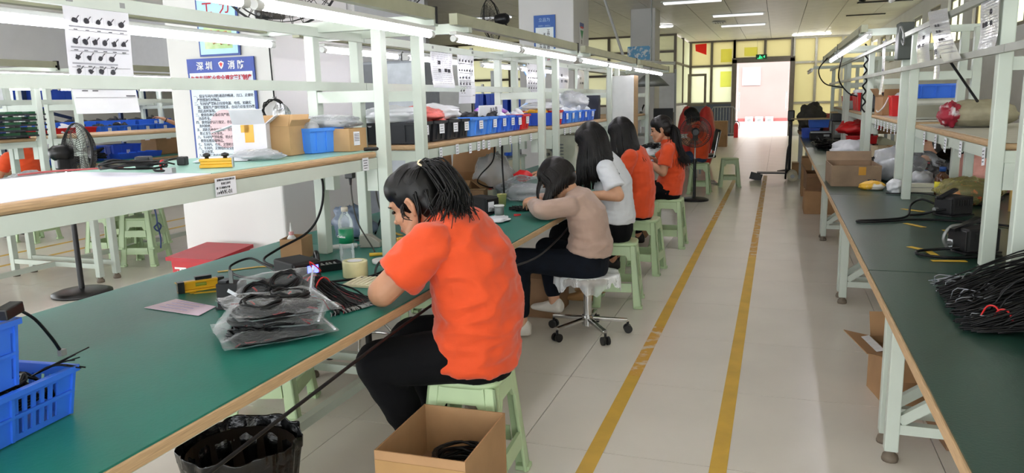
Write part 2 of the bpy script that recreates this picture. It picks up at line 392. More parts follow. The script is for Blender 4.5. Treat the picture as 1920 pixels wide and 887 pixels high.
MB().bx(-3.15, -3.05, 24.5, FARY, 0, 1.16).obj('wall_panel', M_WALL, wr)
# exit sign hanging over the door
ex = thing('exit_sign', 'green running man exit sign hanging above the doorway', 'sign', (-0.6, 27.6, 2.72))
MB().box((0, 0, 0), (0.36, 0.03, 0.16)).obj('sign_box', mat('exit_green', '#0c4a2a', 0.4, var=0), ex, bevel=0.004)
g = mat('exit_glow', '#35e27f', 0.4, var=0, emit=0.9)
e_ = MB().box((-0.06, -0.018, -0.03), (0.03, 0.004, 0.05)).box((-0.045, -0.018, 0.03), (0.03, 0.004, 0.03)).box((-0.02, -0.018, -0.01), (0.09, 0.004, 0.02))
e_.obj('running_man', g, ex); MB().prism([(0.06, 0.0), (0.11, 0.04), (0.11, -0.04)], 0.004, Matrix(((1, 0, 0), (0, 0, -1), (0, 1, 0))), (0, -0.016, 0)).obj('arrow', g, ex)
text('lettering', '安全出口', 0.045, g, ex, (-0.13, -0.02, -0.055), (math.pi/2, 0, 0))
for s in (-1, 1): MB().cyl((s*0.14, 0, 0.08), (s*0.14, 0, 0.64), 0.004, n=6).obj('hanger', M_GREYM, ex)

# ---- right wall with yellow windows high up
wR = struct(MB().bx(2.9, 3.1, -4, FARY, 0, 2.25).bx(2.9, 3.1, -4, FARY, 3.1, CEIL).obj('wall_right', M_WALL))
y = -1.0; k = 0
while y < 27:
    k += 1
    wi = struct(bpy.data.objects.new('window_%d' % k, None)); COL.objects.link(wi)
    MB().bx(2.95, 3.0, y, y+1.3, 2.25, 2.31).bx(2.95, 3.0, y, y+1.3, 3.04, 3.1).obj('window_frame', M_FRAME, wi)
    for yy in (y+0.03, y+0.65, y+1.27): MB().bx(2.95, 3.0, yy-0.03, yy+0.03, 2.31, 3.04).obj('mullion', M_FRAME, wi)
    for yy in (y+0.06, y+0.68): MB().bx(2.97, 2.98, yy, yy+0.56, 2.31, 3.04).obj('pane', M_PANEW if k % 2 else M_PANE, wi)
    MB().bx(2.9, 3.1, y+1.3, y+2.0, 2.25, 3.1).obj('pier', M_WALL, wi)
    y += 2.0
pp = thing('wall_pipe', 'white conduit pipe running down the wall behind the dark bench', 'pipe', (2.86, 7.6, 0))
MB().cyl((0, 0, 0.3), (0, 0, 3.3), 0.025, n=10).obj('pipe', M_WHITE, pp)
for z in (0.9, 1.8, 2.7): MB().torus((0, 0, z), 0.03, 0.006, n=12).obj('clip', M_GREYM, pp)
# far left wall: grey partition above the rows, with the dark beam below it
wL = struct(MB().bx(-15.2, -15.0, 9, 24.4, 0, CEIL).obj('wall_left', M_WALL))
struct(MB().bx(-15.0, -6.2, 13.0, 13.15, 1.95, CEIL).obj('wall_partition', mat('grey_partition', '#b9b9bb', 0.6, var=0.02))); struct(MB().bx(-15.0, -6.2, 12.97, 13.2, 1.82, 1.95).obj('trim_1', mat('partition_sill', '#8d8c86', 0.6)))
# ---- columns
def column(name, x0, x1, y0, y1):
    o = struct(MB().bx(x0, x1, y0, y1, 0, CEIL-0.001).obj(name, M_COLP, bevel=0.012)); return o
col1 = column('wall_column', -3.39, -2.66, 3.6, 4.42)
col2 = column('wall_column', -3.37, -2.6, 10.0, 10.85)
col3 = column('wall_column', -3.17, -2.62, 17.2, 17.9)
struct(MB().bx(-0.03, 0.03, 0, 0.03, 0, CEIL).obj('trim_2', M_COLP, None, (-2.66, 4.43, 0)))
# ---- outside: ground and the pale pink building across the yard
M_PINK = mat('pink_render', '#927d78', 0.8, var=0.04, scale=0.6, bump=0.05, bscale=4)
struct(MB().bx(-20, 20, FARY, 60, -0.2, -0.06).obj('ground', mat('pale_concrete', '#a89f98', 0.8, var=0.04)))
b = thing('exterior_building', 'pale pink building seen through the open doorway', 'building', (0, 46, 0))
MB().bx(-14, 12, 0, 1, -0.1, 9).obj('wall', M_PINK, b)
MB().bx(-14, 12, -0.05, 0, -0.1, 0.12).obj('plinth', mat('pink_red_band', '#8f4a48', 0.7), b)
MB().bx(-2.0, -1.0, -0.06, 0, 2.0, 3.0).obj('window_frame', mat('bright_white', '#bcbcbc', 0.5, var=0), b); MB().bx(-1.93, -1.07, -0.08, -0.06, 2.07, 2.93).obj('window_pane', mat('bright_pane', '#ffffff', 0.3, var=0), b)
for k in range(3):
    q = thing('vent_block', ['first', 'second', 'third'][k]+' white vent block from the jamb at the base of the pink building', 'vent', (-1.55+0.55*k, 45.6, -0.1))
    MB().box((0, 0, 0.16), (0.42, 0.2, 0.32)).obj('body', M_WHITE, q, bevel=0.01); MB().box((0, -0.11, 0.14), (0.2, 0.02, 0.16)).obj('grille', M_GREYM, q)
# ================================================================ workbenches with light racks
def foot(mb, x, y): mb.lathe([(0.03, 0), (0.032, 0.01), (0.028, 0.026), (0.02, 0.03), (0.018, 0.05)], 12, (x, y, 0))
def workbench(label, xf, sg, y0, y1, mats, shelf=True, beam_u=0.79, ztop=1.76, zmid=1.525, zshelf=1.235, shelf_u=(0.47, 1.1), rail=True, rail_z=1.75, shelf_top=None, braces=False, group=None, backrail=True, arms=True, rail_u=0.19, longbeam=False, bstart=-0.185):
    L = y1-y0; t = thing('workbench', label, 'workbench', (xf, y0, 0), group=group)
    X = lambda u: sg*u
    def B(u0, u1, a, b, z0, z1): return MB().bx(X(u0), X(u1), a, b, z0, z1)
    top = B(0, 1.22, 0.002, L-0.002, 0.715, 0.745).obj('tabletop', M_WOOD, t, bevel=0.003)
    B(0.007, 1.213, 0.004, L-0.004, 0.745, 0.75).obj('mat', mats, top)
    B(0.1, 0.14, 0.06, L-0.06, 0.655, 0.714).obj('apron', M_STEEL, t); B(1.08, 1.12, 0.06, L-0.06, 0.655, 0.714).obj('apron', M_STEEL, t)
    for a in (0.085, L-0.085):
        B(0.14, 1.08, a-0.02, a+0.02, 0.66, 0.714).obj('cross_rail', M_STEEL, t)
        B(0.14, 1.08, a-0.02, a+0.02, 0.12, 0.16).obj('foot_rail', M_STEEL, t)
        for u in (0.115, 1.105):
            lg = B(u-0.025, u+0.025, a-0.025, a+0.025, 0.045, 0.715).obj('leg', M_STEEL, t, bevel=0.004)
            f = MB(); foot(f, X(u), a); f.obj('levelling_foot', mat('brown_rubber', '#6e6355', 0.6), lg)
        if braces:
            MB().bar((X(0.14), a, 0.17), (X(0.78), a, 0.65), 0.03, 0.04).obj('brace', M_STEEL, t)
    B(0.59, 0.63, 0.1, L-0.1, 0.12, 0.16).obj('stretcher', M_STEEL, t)
    ya, yb = 0.19, L-0.19
    if not shelf: return t
    for a in (ya, yb):
        for u in (0.45, 0.79): B(u-0.025, u+0.025, a-0.025, a+0.025, 0.75, ztop).obj('post', M_STEEL, t, bevel=0.004)
        B(0.475, 0.765, a-0.02, a+0.02, zmid-0.075, zmid-0.025).obj('cross_bar', M_STEEL, t)
        B(0.475, shelf_u[1]-0.02, a-0.018, a+0.018, zshelf-0.075, zshelf-0.03).obj('shelf_arm', M_STEEL, t)
        for u in (0.48, 0.755): MB().bx(X(u-0.004+0.0), X(u+0.05) if u < 0.6 else X(u-0.05), a-0.026, a+0.026, zshelf-0.18, zshelf-0.075).obj('bracket', M_STEEL, t)
        if arms: B(rail_u-0.02, 1.05, a-0.02, a+0.02, ztop+0.0, ztop+0.045).obj('top_arm', M_STEEL, t)
    sh = B(shelf_u[0], shelf_u[1], ya+0.03, yb-0.03, zshelf-0.03, zshelf-0.002).obj('shelf', M_WOOD, t, bevel=0.01)
    if shelf_top:
        for (a, b, m_) in shelf_top: B(shelf_u[0]+0.02, shelf_u[1]-0.01, ya+0.03+a*(yb-ya-0.06), ya+0.03+b*(yb-ya-0.06), zshelf-0.002, zshelf).obj('shelf_cover', m_, sh)
    B(shelf_u[0]+0.004, shelf_u[0]+0.034, ya+0.025, yb-0.025, zshelf-0.078, zshelf-0.03).obj('shelf_apron', M_STEEL, t)
    fu = beam_u-0.025-0.012
    for z in (ztop+0.002 if beam_u > 0.6 else ztop-0.02, zmid):
        B(fu-0.012, fu+0.011, (ya if longbeam else ya+bstart), yb+(0.38 if longbeam else 0.185), z-(0.02 if beam_u > 0.6 else 0.014), z+(0.02 if beam_u > 0.6 else 0.014)).obj('beam', M_STEEL if beam_u > 0.6 else mat('dull_aluminium', '#a9ada6', 0.4, 0.3), t)
    if rail:
        B(rail_u-0.02, rail_u+0.02, ya-0.15, yb, rail_z+0.035, rail_z+0.085).obj('light_rail', M_STEEL_D, t)
        B(rail_u-0.024, rail_u+0.024, yb-0.004, yb+0.012, rail_z+0.02, rail_z+0.09).obj('rail_end', M_BLACKM, t)
        if backrail: B(1.01, 1.05, ya-0.15, yb, rail_z+0.02, rail_z+0.07).obj('light_rail', M_STEEL_D, t)
    return t
M_TUBE = mat('led_tube_glow', '#fbf7ff', 0.4, var=0, emit=TUBE_POWER)
M_TUBEOFF = mat('tube_unlit', '#e9eae8', 0.35, var=0)
def tube_light(label, x, y0, y1, z, lit=True, z1=None, x1=None):
    z1 = z if z1 is None else z1; x1 = x if x1 is None else x1
    t = thing('tube_light', label, 'tube light', (x, y0, z), group='tube lights over the benches')
    p0, p1 = Vector((0, 0, 0)), Vector((x1-x, y1-y0, z1-z)); dr = (p1-p0).normalized()
    MB().cyl(p0+dr*0.03, p1-dr*0.03, 0.0135, n=10).obj('tube', M_TUBE if lit else M_TUBEOFF, t)
    MB().bar(p0+V(0, 0, 0.024), p1+V(0, 0, 0.024), 0.036, 0.016).obj('batten', M_WHITE, t, bevel=0.003)
    for p, s in ((p0, 1), (p1, -1)): MB().cyl(p, p+dr*s*0.03, 0.015, n=10).obj('end_cap', M_WHITE, t)
    return t
PITCH_Y = 2.42; J0 = 3.19
def jy(k): return J0+PITCH_Y*k
XL, XR = -1.21, 0.355
names = ['nearest', 'second', 'third', 'fourth']
for k in range(4):
    workbench(['green topped workbench nearest the camera, carrying the blue crates', 'green topped workbench second in the row of seated workers', 'green topped workbench third in the row of seated workers', 'green topped workbench last in the row of seated workers'][k], XL, -1, jy(k-1), jy(k) , M_MAT,
              shelf_top=[(0, 0.48, mat('white_sheet', '#dfe1ec', 0.5, var=0.02)), (0.482, 1, M_MATP)] if k == 0 else None, group='workbenches in the seated row', longbeam=(k == 0), bstart=(0.005 if k == 1 else -0.185))
for k in range(5):
    workbench('workbench with dark green mat along the wall, %s' % ['nearest, holding the loose cable heap', 'second, with the black solder stations', 'third, with the open carton', 'fourth, beyond the open carton', 'farthest, toward the doorway'][k], XR, 1, jy(k-1), jy(k)+(0.35 if k == 4 else 0), M_MATD,
              shelf_top=[(0, 1, mat('grey_shelf_sheet', '#b9b6ab', 0.5, var=0.04))], beam_u=0.45, ztop=1.82, zmid=1.585, rail=(k in (2, 3)), rail_z=1.80, braces=True, backrail=False, group='workbenches along the wall', arms=(k != 1), rail_u=0.17)
    # the nearest one keeps its rack out of view
for k in range(2):
    workbench('workbench behind the column, %s' % ['under the stacked black trays', 'with the green crate and clear bag'][k], -5.28, -1, 4.8-2.42+2.42*k, 4.8+2.42*k, M_MAT, group='workbenches of the next row')
for k in range(3):
    workbench('far workbench with bins on its shelf, %s' % ['in front of the grey partition', 'holding the red and blue bins', 'beyond the column'][k], -8.6, -1, 6.0+2.42*k-1.3, 8.42+2.42*k-1.3, M_MAT, zshelf=1.09, shelf_u=(0.3, 1.0), group='workbenches of the farthest row')
# tube lights: the seated row
tx = -1.4
segs = [(0.5, 1.80, 'over the nearest bench corner'), (1.83, 3.0, 'over the woman with the ponytail'), (3.22, 4.16, 'over the solder spool'), (4.19, 5.42, 'over the woman in beige'), (5.58, 6.5, 'over the woman in white'), (6.53, 7.62, 'over the white panel'), (7.8, 8.7, 'past the white panel'), (8.73, 9.75, 'last of the row')]
for a, b, w_ in segs: tube_light('bright white tube light on the front rail, ' + w_, tx, a, b, 1.724)
for a, b, w_ in [(1.0, 2.05, 'left of the hanging picture sheet'), (2.08, 3.05, 'before the blue fire poster'), (3.45, 4.3, 'seen between the posts'), (4.4, 5.35, 'seen behind the hung work sheets'), (5.7, 6.6, 'seen by the blue air hose'), (6.65, 7.7, 'seen above the shelf of red bins')]:
    tube_light('white tube light on the back rail, ' + w_, -2.24, a, b, 1.724)
for a, b, l, w_ in [(5.35, 6.6, True, 'nearest lit one above the dark benches'), (6.63, 7.85, True, 'next lit one above the dark benches'), (7.95, 9.1, True, 'last lit one above the dark benches')]:
    tube_light('white tube light on the rail, ' + w_, 0.525, a, b, 1.784, l)
tube_light('unlit tube light hung high above the hanging work sheets', 0.62, 3.2, 5.2, 1.98, False)
tube_light('unlit tube light beside the tilted sheet', 0.75, 3.3, 5.2, 1.99, False)
tube_light('pale tube light low on the far rack toward the doorway', 0.38, 10.2, 11.4, 1.72, False)
for a, b, x, w_ in [(2.9, 4.05, -5.47, 'at the upper corner above the black trays'), (4.1, 4.75, -5.47, 'ending over the black trays'), (5.0, 6.2, -6.31, 'over the far side of the trays'), (5.1, 6.1, -5.47, 'hidden partly by the picture sheet')]:
    tube_light('white tube light of the next row, ' + w_, x, a, b, 1.724)
for a, b, w_ in [(6.2, 7.3, 'over the red bin'), (7.4, 8.5, 'over the blue bins'), (8.7, 9.8, 'beyond the column')]:
    tube_light('white tube light of the farthest row ' + w_, -8.79, a, b, 1.724)
# ================================================================ people
def add_prims(mb, prims):
    for p in prims:
        k = p[0]
        if k == 'c':
            p0, p1, r0, r1 = Vector(p[1]), Vector(p[2]), p[3], p[4]
            mb.cyl(p0, p1, r0, r1, 14); mb.ell(p0, (r0,)*3, None, 14, 8); mb.ell(p1, (r1,)*3, None, 14, 8)
        elif k == 'e': mb.ell(p[1], p[2], p[3] if len(p) > 3 else None, 16, 12)
        elif k == 'l':
            n = 20; vs = []; R = p[1]
            for c, a, b in R:
                c, a, b = Vector(c), Vector(a), Vector(b)
                for i in range(n):
                    t = 2*math.pi*i/n; vs.append(c+a*math.cos(t)+b*math.sin(t))
            q = len(R); fs = [(i*n+j, i*n+(j+1) % n, (i+1)*n+(j+1) % n, (i+1)*n+j) for i in range(q-1) for j in range(n)]
            fs += [tuple(range(n))[::-1], tuple(range((q-1)*n, q*n))]
            mb.add(vs, fs, 0, True)
def blob(name, prims, voxel, mt, parent, origin, smooth=5, disp=None, label=None):
    mb = MB(); add_prims(mb, prims); o_ = Vector(origin)
    mb.v = [v-o_ for v in mb.v]
    me = mb.mesh(name, mt); t = bpy.data.objects.new(name, me); COL.objects.link(t)
    bm = bmesh.new(); bm.from_mesh(me); bmesh.ops.recalc_face_normals(bm, faces=bm.faces); bm.to_mesh(me); bm.free()
    r = t.modifiers.new('r', 'REMESH'); r.mode = 'VOXEL'; r.voxel_size = voxel; r.use_smooth_shade = True
    s = t.modifiers.new('s', 'SMOOTH'); s.iterations = smooth; s.factor = 0.5
    dg = bpy.context.evaluated_depsgraph_get(); m2 = bpy.data.meshes.new_from_object(t.evaluated_get(dg))
    bpy.data.objects.remove(t); bpy.data.meshes.remove(me)
    m2.name = name; m2.materials.clear(); m2.materials.append(mt)
    if disp:
        n = len(m2.vertices); co = np.empty(n*3, np.float32); no = np.empty(n*3, np.float32)
        m2.vertices.foreach_get('co', co); m2.vertices.foreach_get('normal', no); co = co.reshape(-1, 3); no = no.reshape(-1, 3)
        d = np.array([disp(Vector(c)+o_) for c in co], np.float32)
        m2.vertices.foreach_set('co', (co+no*d[:, None]).ravel()); m2.update()
    return place(name, m2, parent, label=label)
def folds(amp, fx=(7, 7, 16), seed=0.0, hem=None):
    def f(p):
        q = Vector((p.x*fx[0]+seed, p.y*fx[1]+p.z*6, p.z*fx[2]-p.y*5))
        v = noise.noise(q); return amp*(1-abs(v)*2.2) + 0.4*amp*noise.noise(q*2.3)
    return f
SKIN = mat('skin', '#bd8c6e', 0.5, var=0.06, scale=14, spec=0.35)
SKIN2 = mat('skin_light', '#cb9b7c', 0.5, var=0.05, scale=14, spec=0.35)
HAIR = mat('black_hair', '#060505', 0.42, var=0.2, scale=30, stretch=(1, 1, 0.1), spec=0.32)
HAIRB = mat('brown_black_hair', '#0d0705', 0.42, var=0.2, scale=30, stretch=(1, 1, 0.1), spec=0.35)
ORANGE = mat('orange_polo_cloth', '#da4914', 0.8, var=0.05, scale=10, bump=0.15, bscale=350, sheen=0.2)
BEIGE = mat('beige_knit_cloth', '#b3988a', 0.85, var=0.05, scale=10, bump=0.15, bscale=300, sheen=0.2)
WHITEC = mat('white_tee_cloth', '#d6dadf', 0.8, var=0.03, scale=10, bump=0.12, bscale=300)
BLACKC = mat('black_trouser_cloth', '#06070a', 0.9, spec=0.2, var=0.15, scale=10, bump=0.1, bscale=250)
DENIM = mat('dark_denim', '#0d131d', 0.85, spec=0.2, var=0.2, scale=20, bump=0.2, bscale=300)
GREYC = mat('grey_sleeve_cloth', '#6f7884', 0.8, var=0.08)
SHOEW = mat('white_sneaker', '#d9d3c8', 0.6, var=0.05)
SHOEB = mat('black_shoe', '#151516', 0.5)
EYE = mat('dark_eye', '#120c0a', 0.2, var=0)
LIP = mat('lip', '#a8584f', 0.45, var=0.03)

def hand_prims(w, d, n, t, curl=0.5, s=1.0):
    """w wrist, d pointing direction, n back-of-hand normal, t towards the thumb"""
    w, d, n = Vector(w), Vector(d).normalized(), Vector(n); n = (n-d*n.dot(d)).normalized(); t0 = Vector(t); t = d.cross(n); t = t if t.dot(t0) > 0 else -t
    P = [('l', [(w, t*0.026*s, n*0.019*s), (w+d*0.03*s, t*0.036*s, n*0.017*s), (w+d*0.065*s, t*0.041*s, n*0.015*s), (w+d*0.088*s, t*0.036*s, n*0.010*s)])]
    for off, ln, dr in ((0.031, 0.072, 0.0), (0.0105, 0.082, 0.06), (-0.0105, 0.075, 0.0), (-0.031, 0.058, -0.1)):
        b = w+d*(0.083-abs(off)*0.15)*s+t*off*s; dd = (d+t*off*3).normalized(); a = curl*(0.55+dr)
        for k, fr in enumerate((0.44, 0.32, 0.24)):
            M_ = Matrix.Rotation(a, 3, t); v1 = (M_ @ dd); v2 = (Matrix.Rotation(-a, 3, t) @ dd); dd = v1 if v1.dot(n) < v2.dot(n) else v2
            e = b+dd*ln*fr*s; r = 0.0086-0.0008*k; P.append(('c', b, e, r*s, (r-0.0007)*s)); b = e; a = curl*0.8
    b = w+d*0.022*s+t*0.026*s; dd = (d*0.6+t*0.75-n*0.25).normalized()
    for k, ln in enumerate((0.042, 0.032, 0.026)):
        e = b+dd*ln*s; P.append(('c', b, e, (0.0115-0.001*k)*s, (0.0105-0.001*k)*s)); b = e; dd = (dd+d*0.45-n*0.2).normalized()
    return P
def head_frame(fd, up=(0, 0, 1), roll=0.0):
    f = Vector(fd).normalized(); u = Vector(up); u = (u-f*u.dot(f)).normalized(); l = u.cross(f); return f, l, u
def head_prims(c, f, l, u, s=1.0):
    M = Matrix((f, l, u)).transposed(); c = Vector(c)
    def q(a, b, d): return c+(f*a+l*b+u*d)*s
    def E(a, b, d, r): return ('e', q(a, b, d), tuple(x*s for x in r), M)
    P = [E(-0.005, 0, 0.025, (0.096, 0.077, 0.098)), E(0.035, 0, -0.04, (0.058, 0.06, 0.082)), E(0.066, 0, -0.098, (0.024, 0.028, 0.02)),
         E(0.088, 0, -0.022, (0.013, 0.009, 0.03)), E(0.1, 0, -0.036, (0.013, 0.014, 0.011)), E(0.082, 0, 0.018, (0.014, 0.05, 0.012)),
         E(0.066, 0.035, -0.035, (0.022, 0.022, 0.022)), E(0.066, -0.035, -0.035, (0.022, 0.022, 0.022)),
         E(0.086, 0, -0.067, (0.011, 0.022, 0.006)), E(0.085, 0, -0.079, (0.011, 0.019, 0.006)),
         ('c', q(0, 0.052, -0.05), q(0.055, 0.03, -0.095), 0.022*s, 0.022*s), ('c', q(0, -0.052, -0.05), q(0.055, -0.03, -0.095), 0.022*s, 0.022*s)]
    for g in (1, -1): # ears: rim and lobe
        P += [('c', q(-0.004, g*0.078, -0.042), q(-0.016, g*0.088, -0.012), 0.008*s, 0.008*s), ('c', q(-0.016, g*0.088, -0.012), q(-0.006, g*0.086, 0.014), 0.007*s, 0.007*s), ('c', q(-0.006, g*0.086, 0.014), q(0.008, g*0.079, 0.008), 0.006*s, 0.006*s), E(-0.004, g*0.078, -0.012, (0.014, 0.006, 0.024))]
    return P
def person(label, S, voxel=0.006):
    """S: joints in world coordinates plus clothing choices"""
    pel, waist, chest, upper, neck = [Vector(S[k]) for k in ('pel', 'waist', 'chest', 'upper', 'neck')]
    org = Vector((pel.x, pel.y, 0)); T = thing('person', label, 'person', org)
    sL, sR = Vector(S['shL']), Vector(S['shR']); lat = (sL-sR).normalized(); plat = Vector(S.get('plat', lat)).normalized()
    W = S.get('w', ((0.165, 0.12), (0.14, 0.1), (0.155, 0.112), (0.165, 0.085)))
    def ring(c, ln, tg, w, d):
        fr = Vector(tg).cross(ln).normalized(); return (c, ln*w, fr*d)
    up0 = (waist-pel).normalized(); up1 = (chest-waist).normalized(); up2 = (upper-chest).normalized(); up3 = (neck-upper).normalized()
    hips = [pel+plat*0.085, pel-plat*0.085]; kn = [Vector(S['knL']), Vector(S['knR'])]; an = [Vector(S['anL']), Vector(S['anR'])]
    g = S.get('leg', (0.085, 0.064, 0.056, 0.036))
    arms = [(sL, Vector(S['elL']), Vector(S['wrL'])), (sR, Vector(S['elR']), Vector(S['wrR']))]
    ar = S.get('arm', (0.047, 0.041, 0.038, 0.025))
    f, l, u = head_frame(S['face'], S.get('hup', (0, 0, 1))); hc = Vector(S['head']); hs = S.get('hs', 1.0)
    # body: one continuous skin surface from head to ankles
    tor = [ring(pel-up0*0.07, plat, up0, W[0][0]*0.8, W[0][1]*0.8), ring(pel, plat, up0, W[0][0]*0.93, W[0][1]*0.92), ring(waist, (plat+lat).normalized(), up1, W[1][0]*0.93, W[1][1]*0.92), ring(chest, lat, up2, W[2][0]*0.92, W[2][1]*0.92), ring(upper, lat, up3, W[3][0]*0.86, W[3][1]*0.9), ring(neck-up3*0.008, lat, up3, 0.07, 0.055)]
    nk = hc-u*0.05*hs-f*0.018*hs
    B = [('l', tor), ('c', neck-up3*0.03, nk, 0.055, 0.05)]+head_prims(hc, f, l, u, hs)
    for h, k_, a in zip(hips, kn, an): B += [('c', h, k_, g[0]*0.9, g[1]*0.88), ('c', k_, a, g[2]*0.88, g[3]), ('c', a, a-V(0, 0, 0.05), g[3], 0.034)]
    for i, (s_, e, w) in enumerate(arms):
        m_ = e.lerp(w, 0.3)
        B += [('c', s_, e, ar[0], ar[1]), ('c', e, m_, ar[1], ar[2]), ('c', m_, w, ar[2], ar[3])]
        H = S['hands'][i]; B += hand_prims(w, H[0], H[1], H[2], H[3] if len(H) > 3 else 0.5, S.get('hands_s', 0.95))
    sk = S.get('skin', SKIN)
    blob('body', B, voxel, sk, T, org, 3)
    for gg in (1, -1):
        MB().ell(hc+(f*0.083+l*gg*0.031-u*0.004)*hs-org, (0.008, 0.013, 0.006), Matrix((f, l, u)).transposed(), 10, 6).obj('eye', EYE, T)
        MB().tube([hc+(f*0.094+l*gg*0.014+u*0.016)*hs-org, hc+(f*0.092+l*gg*0.034+u*0.02)*hs-org, hc+(f*0.078+l*gg*0.05+u*0.014)*hs-org], 0.003, 5).obj('eyebrow', S.get('hairm', HAIR), T)
    MB().ell(hc+(f*0.0935-u*0.072)*hs-org, (0.005, 0.019, 0.007), Matrix((f, l, u)).transposed(), 10, 6).obj('lips', LIP, T)
    # shirt
    k1 = S.get('sleeve', 0.62); flare = 1.28
    hem = pel+up0*S.get('hem', 0.02)
    sh = [ring(hem-up0*0.03, plat, up0, W[0][0]*1.05, W[0][1]*1.08), ring(hem+up0*0.05, plat, up0, W[0][0]*1.03, W[0][1]*1.06), ring(waist, (plat+lat).normalized(), up1, W[1][0]*1.08, W[1][1]*1.1), ring(chest, lat, up2, W[2][0]*1.06, W[2][1]*1.1), ring(upper, lat, up3, W[3][0]*1.0, W[3][1]*1.12), ring(neck-up3*0.0, lat, up3, 0.085, 0.068)]
    C = [('l', sh)]
    for s_, e, w in arms:
        d_ = (e-s_)
        if S.get('long'):
            C += [('c', s_, e, ar[0]*1.22, ar[1]*1.3), ('c', e, e.lerp(w, 0.45), ar[1]*1.3, ar[2]*1.25), ('c', e.lerp(w, 0.45), e.lerp(w, S['long']), ar[2]*1.25, ar[3]*1.5)]
        else:
            C += [('c', s_, s_+d_*0.25, ar[0]*1.3, ar[0]*1.34), ('l', [(s_+d_*x, *(frame_of(d_)[j]*ar[0]*r for j in (0, 1))) for x, r in ((0.05, 1.25), (0.35, 1.36), (k1, flare*1.1), (k1+0.015, flare*1.1))])]
        C += [('c', s_, s_.lerp(upper, 0.5), ar[0]*1.2, 0.06)]
    blob('shirt', C, 0.0075, S['shirt'], T, org, 4, folds(S.get('foldamp', 0.006), seed=pel.y))
    if S.get('collar'):
        c = MB(); cc = neck+up3*0.012
        fr = up3.cross(lat)
        c.grid(lambda a, b: cc+lat*math.cos(a*2*math.pi)*(0.07-0.012*b)+fr*math.sin(a*2*math.pi)*(0.062-0.01*b)+up3*(-0.012+0.04*b)-org, 24, 3); o = c.obj('collar', S['shirt'], T)
        md = o.modifiers.new('t', 'SOLIDIFY'); md.thickness = 0.006
    # trousers
    q = [ring(pel-up0*0.085, plat, up0, W[0][0]*0.86, W[0][1]*0.95), ring(pel-up0*0.03, plat, up0, W[0][0]*1.0, W[0][1]*1.03), ring(pel+up0*0.04, plat, up0, W[0][0]*0.99, W[0][1]*1.0), ring(waist-up0*0.02, plat, up0, W[1][0]*1.0, W[1][1]*1.0)]
    C = [('l', q)]
    for h, k_, a in zip(hips, kn, an): C += [('c', h, k_, g[0]*1.08, g[1]*1.1), ('c', k_, k_.lerp(a, 0.35), g[1]*1.1, g[2]*1.12), ('c', k_.lerp(a, 0.35), k_.lerp(a, S.get('cuff', 0.88)), g[2]*1.12, g[3]*1.35)]
    blob('trousers', C, 0.0085, S.get('trousers', BLACKC), T, org, 4, folds(0.004, (5, 5, 9), pel.y*2))
    # shoes
    for k_, a, sd in zip(kn, an, S.get('feet', (S['face'], S['face']))):
        d_ = Vector((sd[0], sd[1], 0)).normalized(); sz = Vector((0, 0, 1)); l_ = sz.cross(d_); b = a-V(0, 0, 0.055)
        if 'tiptoe' in S: d_ = (d_-sz*S['tiptoe']).normalized()
        L_ = [(b-d_*0.06+sz*0.01, l_*0.03, sz*0.032), (b-d_*0.04+sz*0.018, l_*0.036, sz*0.05), (b+d_*0.03+sz*0.008, l_*0.039, sz*0.042), (b+d_*0.1-sz*0.006, l_*0.044, sz*0.028), (b+d_*0.155-sz*0.012, l_*0.038, sz*0.02), (b+d_*0.175-sz*0.014, l_*0.02, sz*0.012)]
        blob('shoe', [('l', L_)], 0.006, S.get('shoe', SHOEB), T, org, 4)
    # hair
    hm = S.get('hairm', HAIR); Mh = Matrix((f, l, u)).transposed()
    def hq(a, b, d): return hc+(f*a+l*b+u*d)*hs
    cap = [('e', hq(-0.018, 0, 0.032), (0.1*hs, 0.089*hs, 0.103*hs), Mh), ('e', hq(0.02, 0, 0.06), (0.075*hs, 0.078*hs, 0.066*hs), Mh), ('e', hq(-0.05, 0, -0.025), (0.058*hs, 0.076*hs, 0.07*hs), Mh)]
    rn = random.Random(int(pel.y*100)); st = MB()
    def lock(pts, r0, r1=0.0012, n=5): st.tube([Vector(p)-org for p in pts], r0, n, res=4, r1=r1)
    style = S['hair']
    if style == 'pony':
        tie = hq(*S.get('tie', (-0.085, 0, 0.085))); tip = Vector(S['ponytip']); mid = Vector(S['ponymid'])
        for k in range(260):   # combed-back cap strands
            a = rn.uniform(-1.0, 1.0)*2.0; v = rn.uniform(0, 1)
            p0 = hq(0.078*math.cos(a)*(1 if abs(a) < 1.2 else 0.4)-0.0, 0.08*math.sin(a), 0.045+0.02*math.cos(a)-0.03*max(0, abs(a)-0.9))
            pm = hc+(p0-hc)*0.45+(tie-hc)*0.62; pm = hc+(pm-hc).normalized()*0.128*hs
            lock([p0, p0.lerp(pm, 0.5)+(p0.lerp(pm, 0.5)-hc).normalized()*0.018, pm, tie+Vector((rn.uniform(-1, 1), rn.uniform(-1, 1), rn.uniform(-1, 1)))*0.008], 0.0032, 0.0026)
        for k in range(S.get('npony', 150)):
            o1 = Vector((rn.gauss(0, 1), rn.gauss(0, 1), rn.gauss(0, 0.6)))*S.get('ponyw', 0.018); o2 = o1*1.7+Vector((rn.gauss(0, 0.012), rn.gauss(0, 0.012), rn.gauss(0, 0.02)))
            a_ = tie+o1*0.35; lock([a_, a_+(mid-tie)*0.3+S.get('ponyup', Vector((0, 0, 0.02)))+o1*0.5, mid+o1, (mid+tip)*0.5+o1*1.2, tip+o2], 0.0036, 0.0014)
        for pts in S.get('loose', ()): 
            for k in range(6): lock([Vector(p)+Vector((rn.gauss(0, 0.003), rn.gauss(0, 0.004), rn.gauss(0, 0.003)))*(1+i) for i, p in enumerate(pts)], 0.0036, 0.001)
        MB().torus(tie-org, 0.019, 0.008, (mid-tie).normalized()*0.6+(tie-hc).normalized(), 16, 8).obj('hair_tie', S.get('tiem', mat('cream_tie', '#d8c9a8', 0.6)), T)
    else:
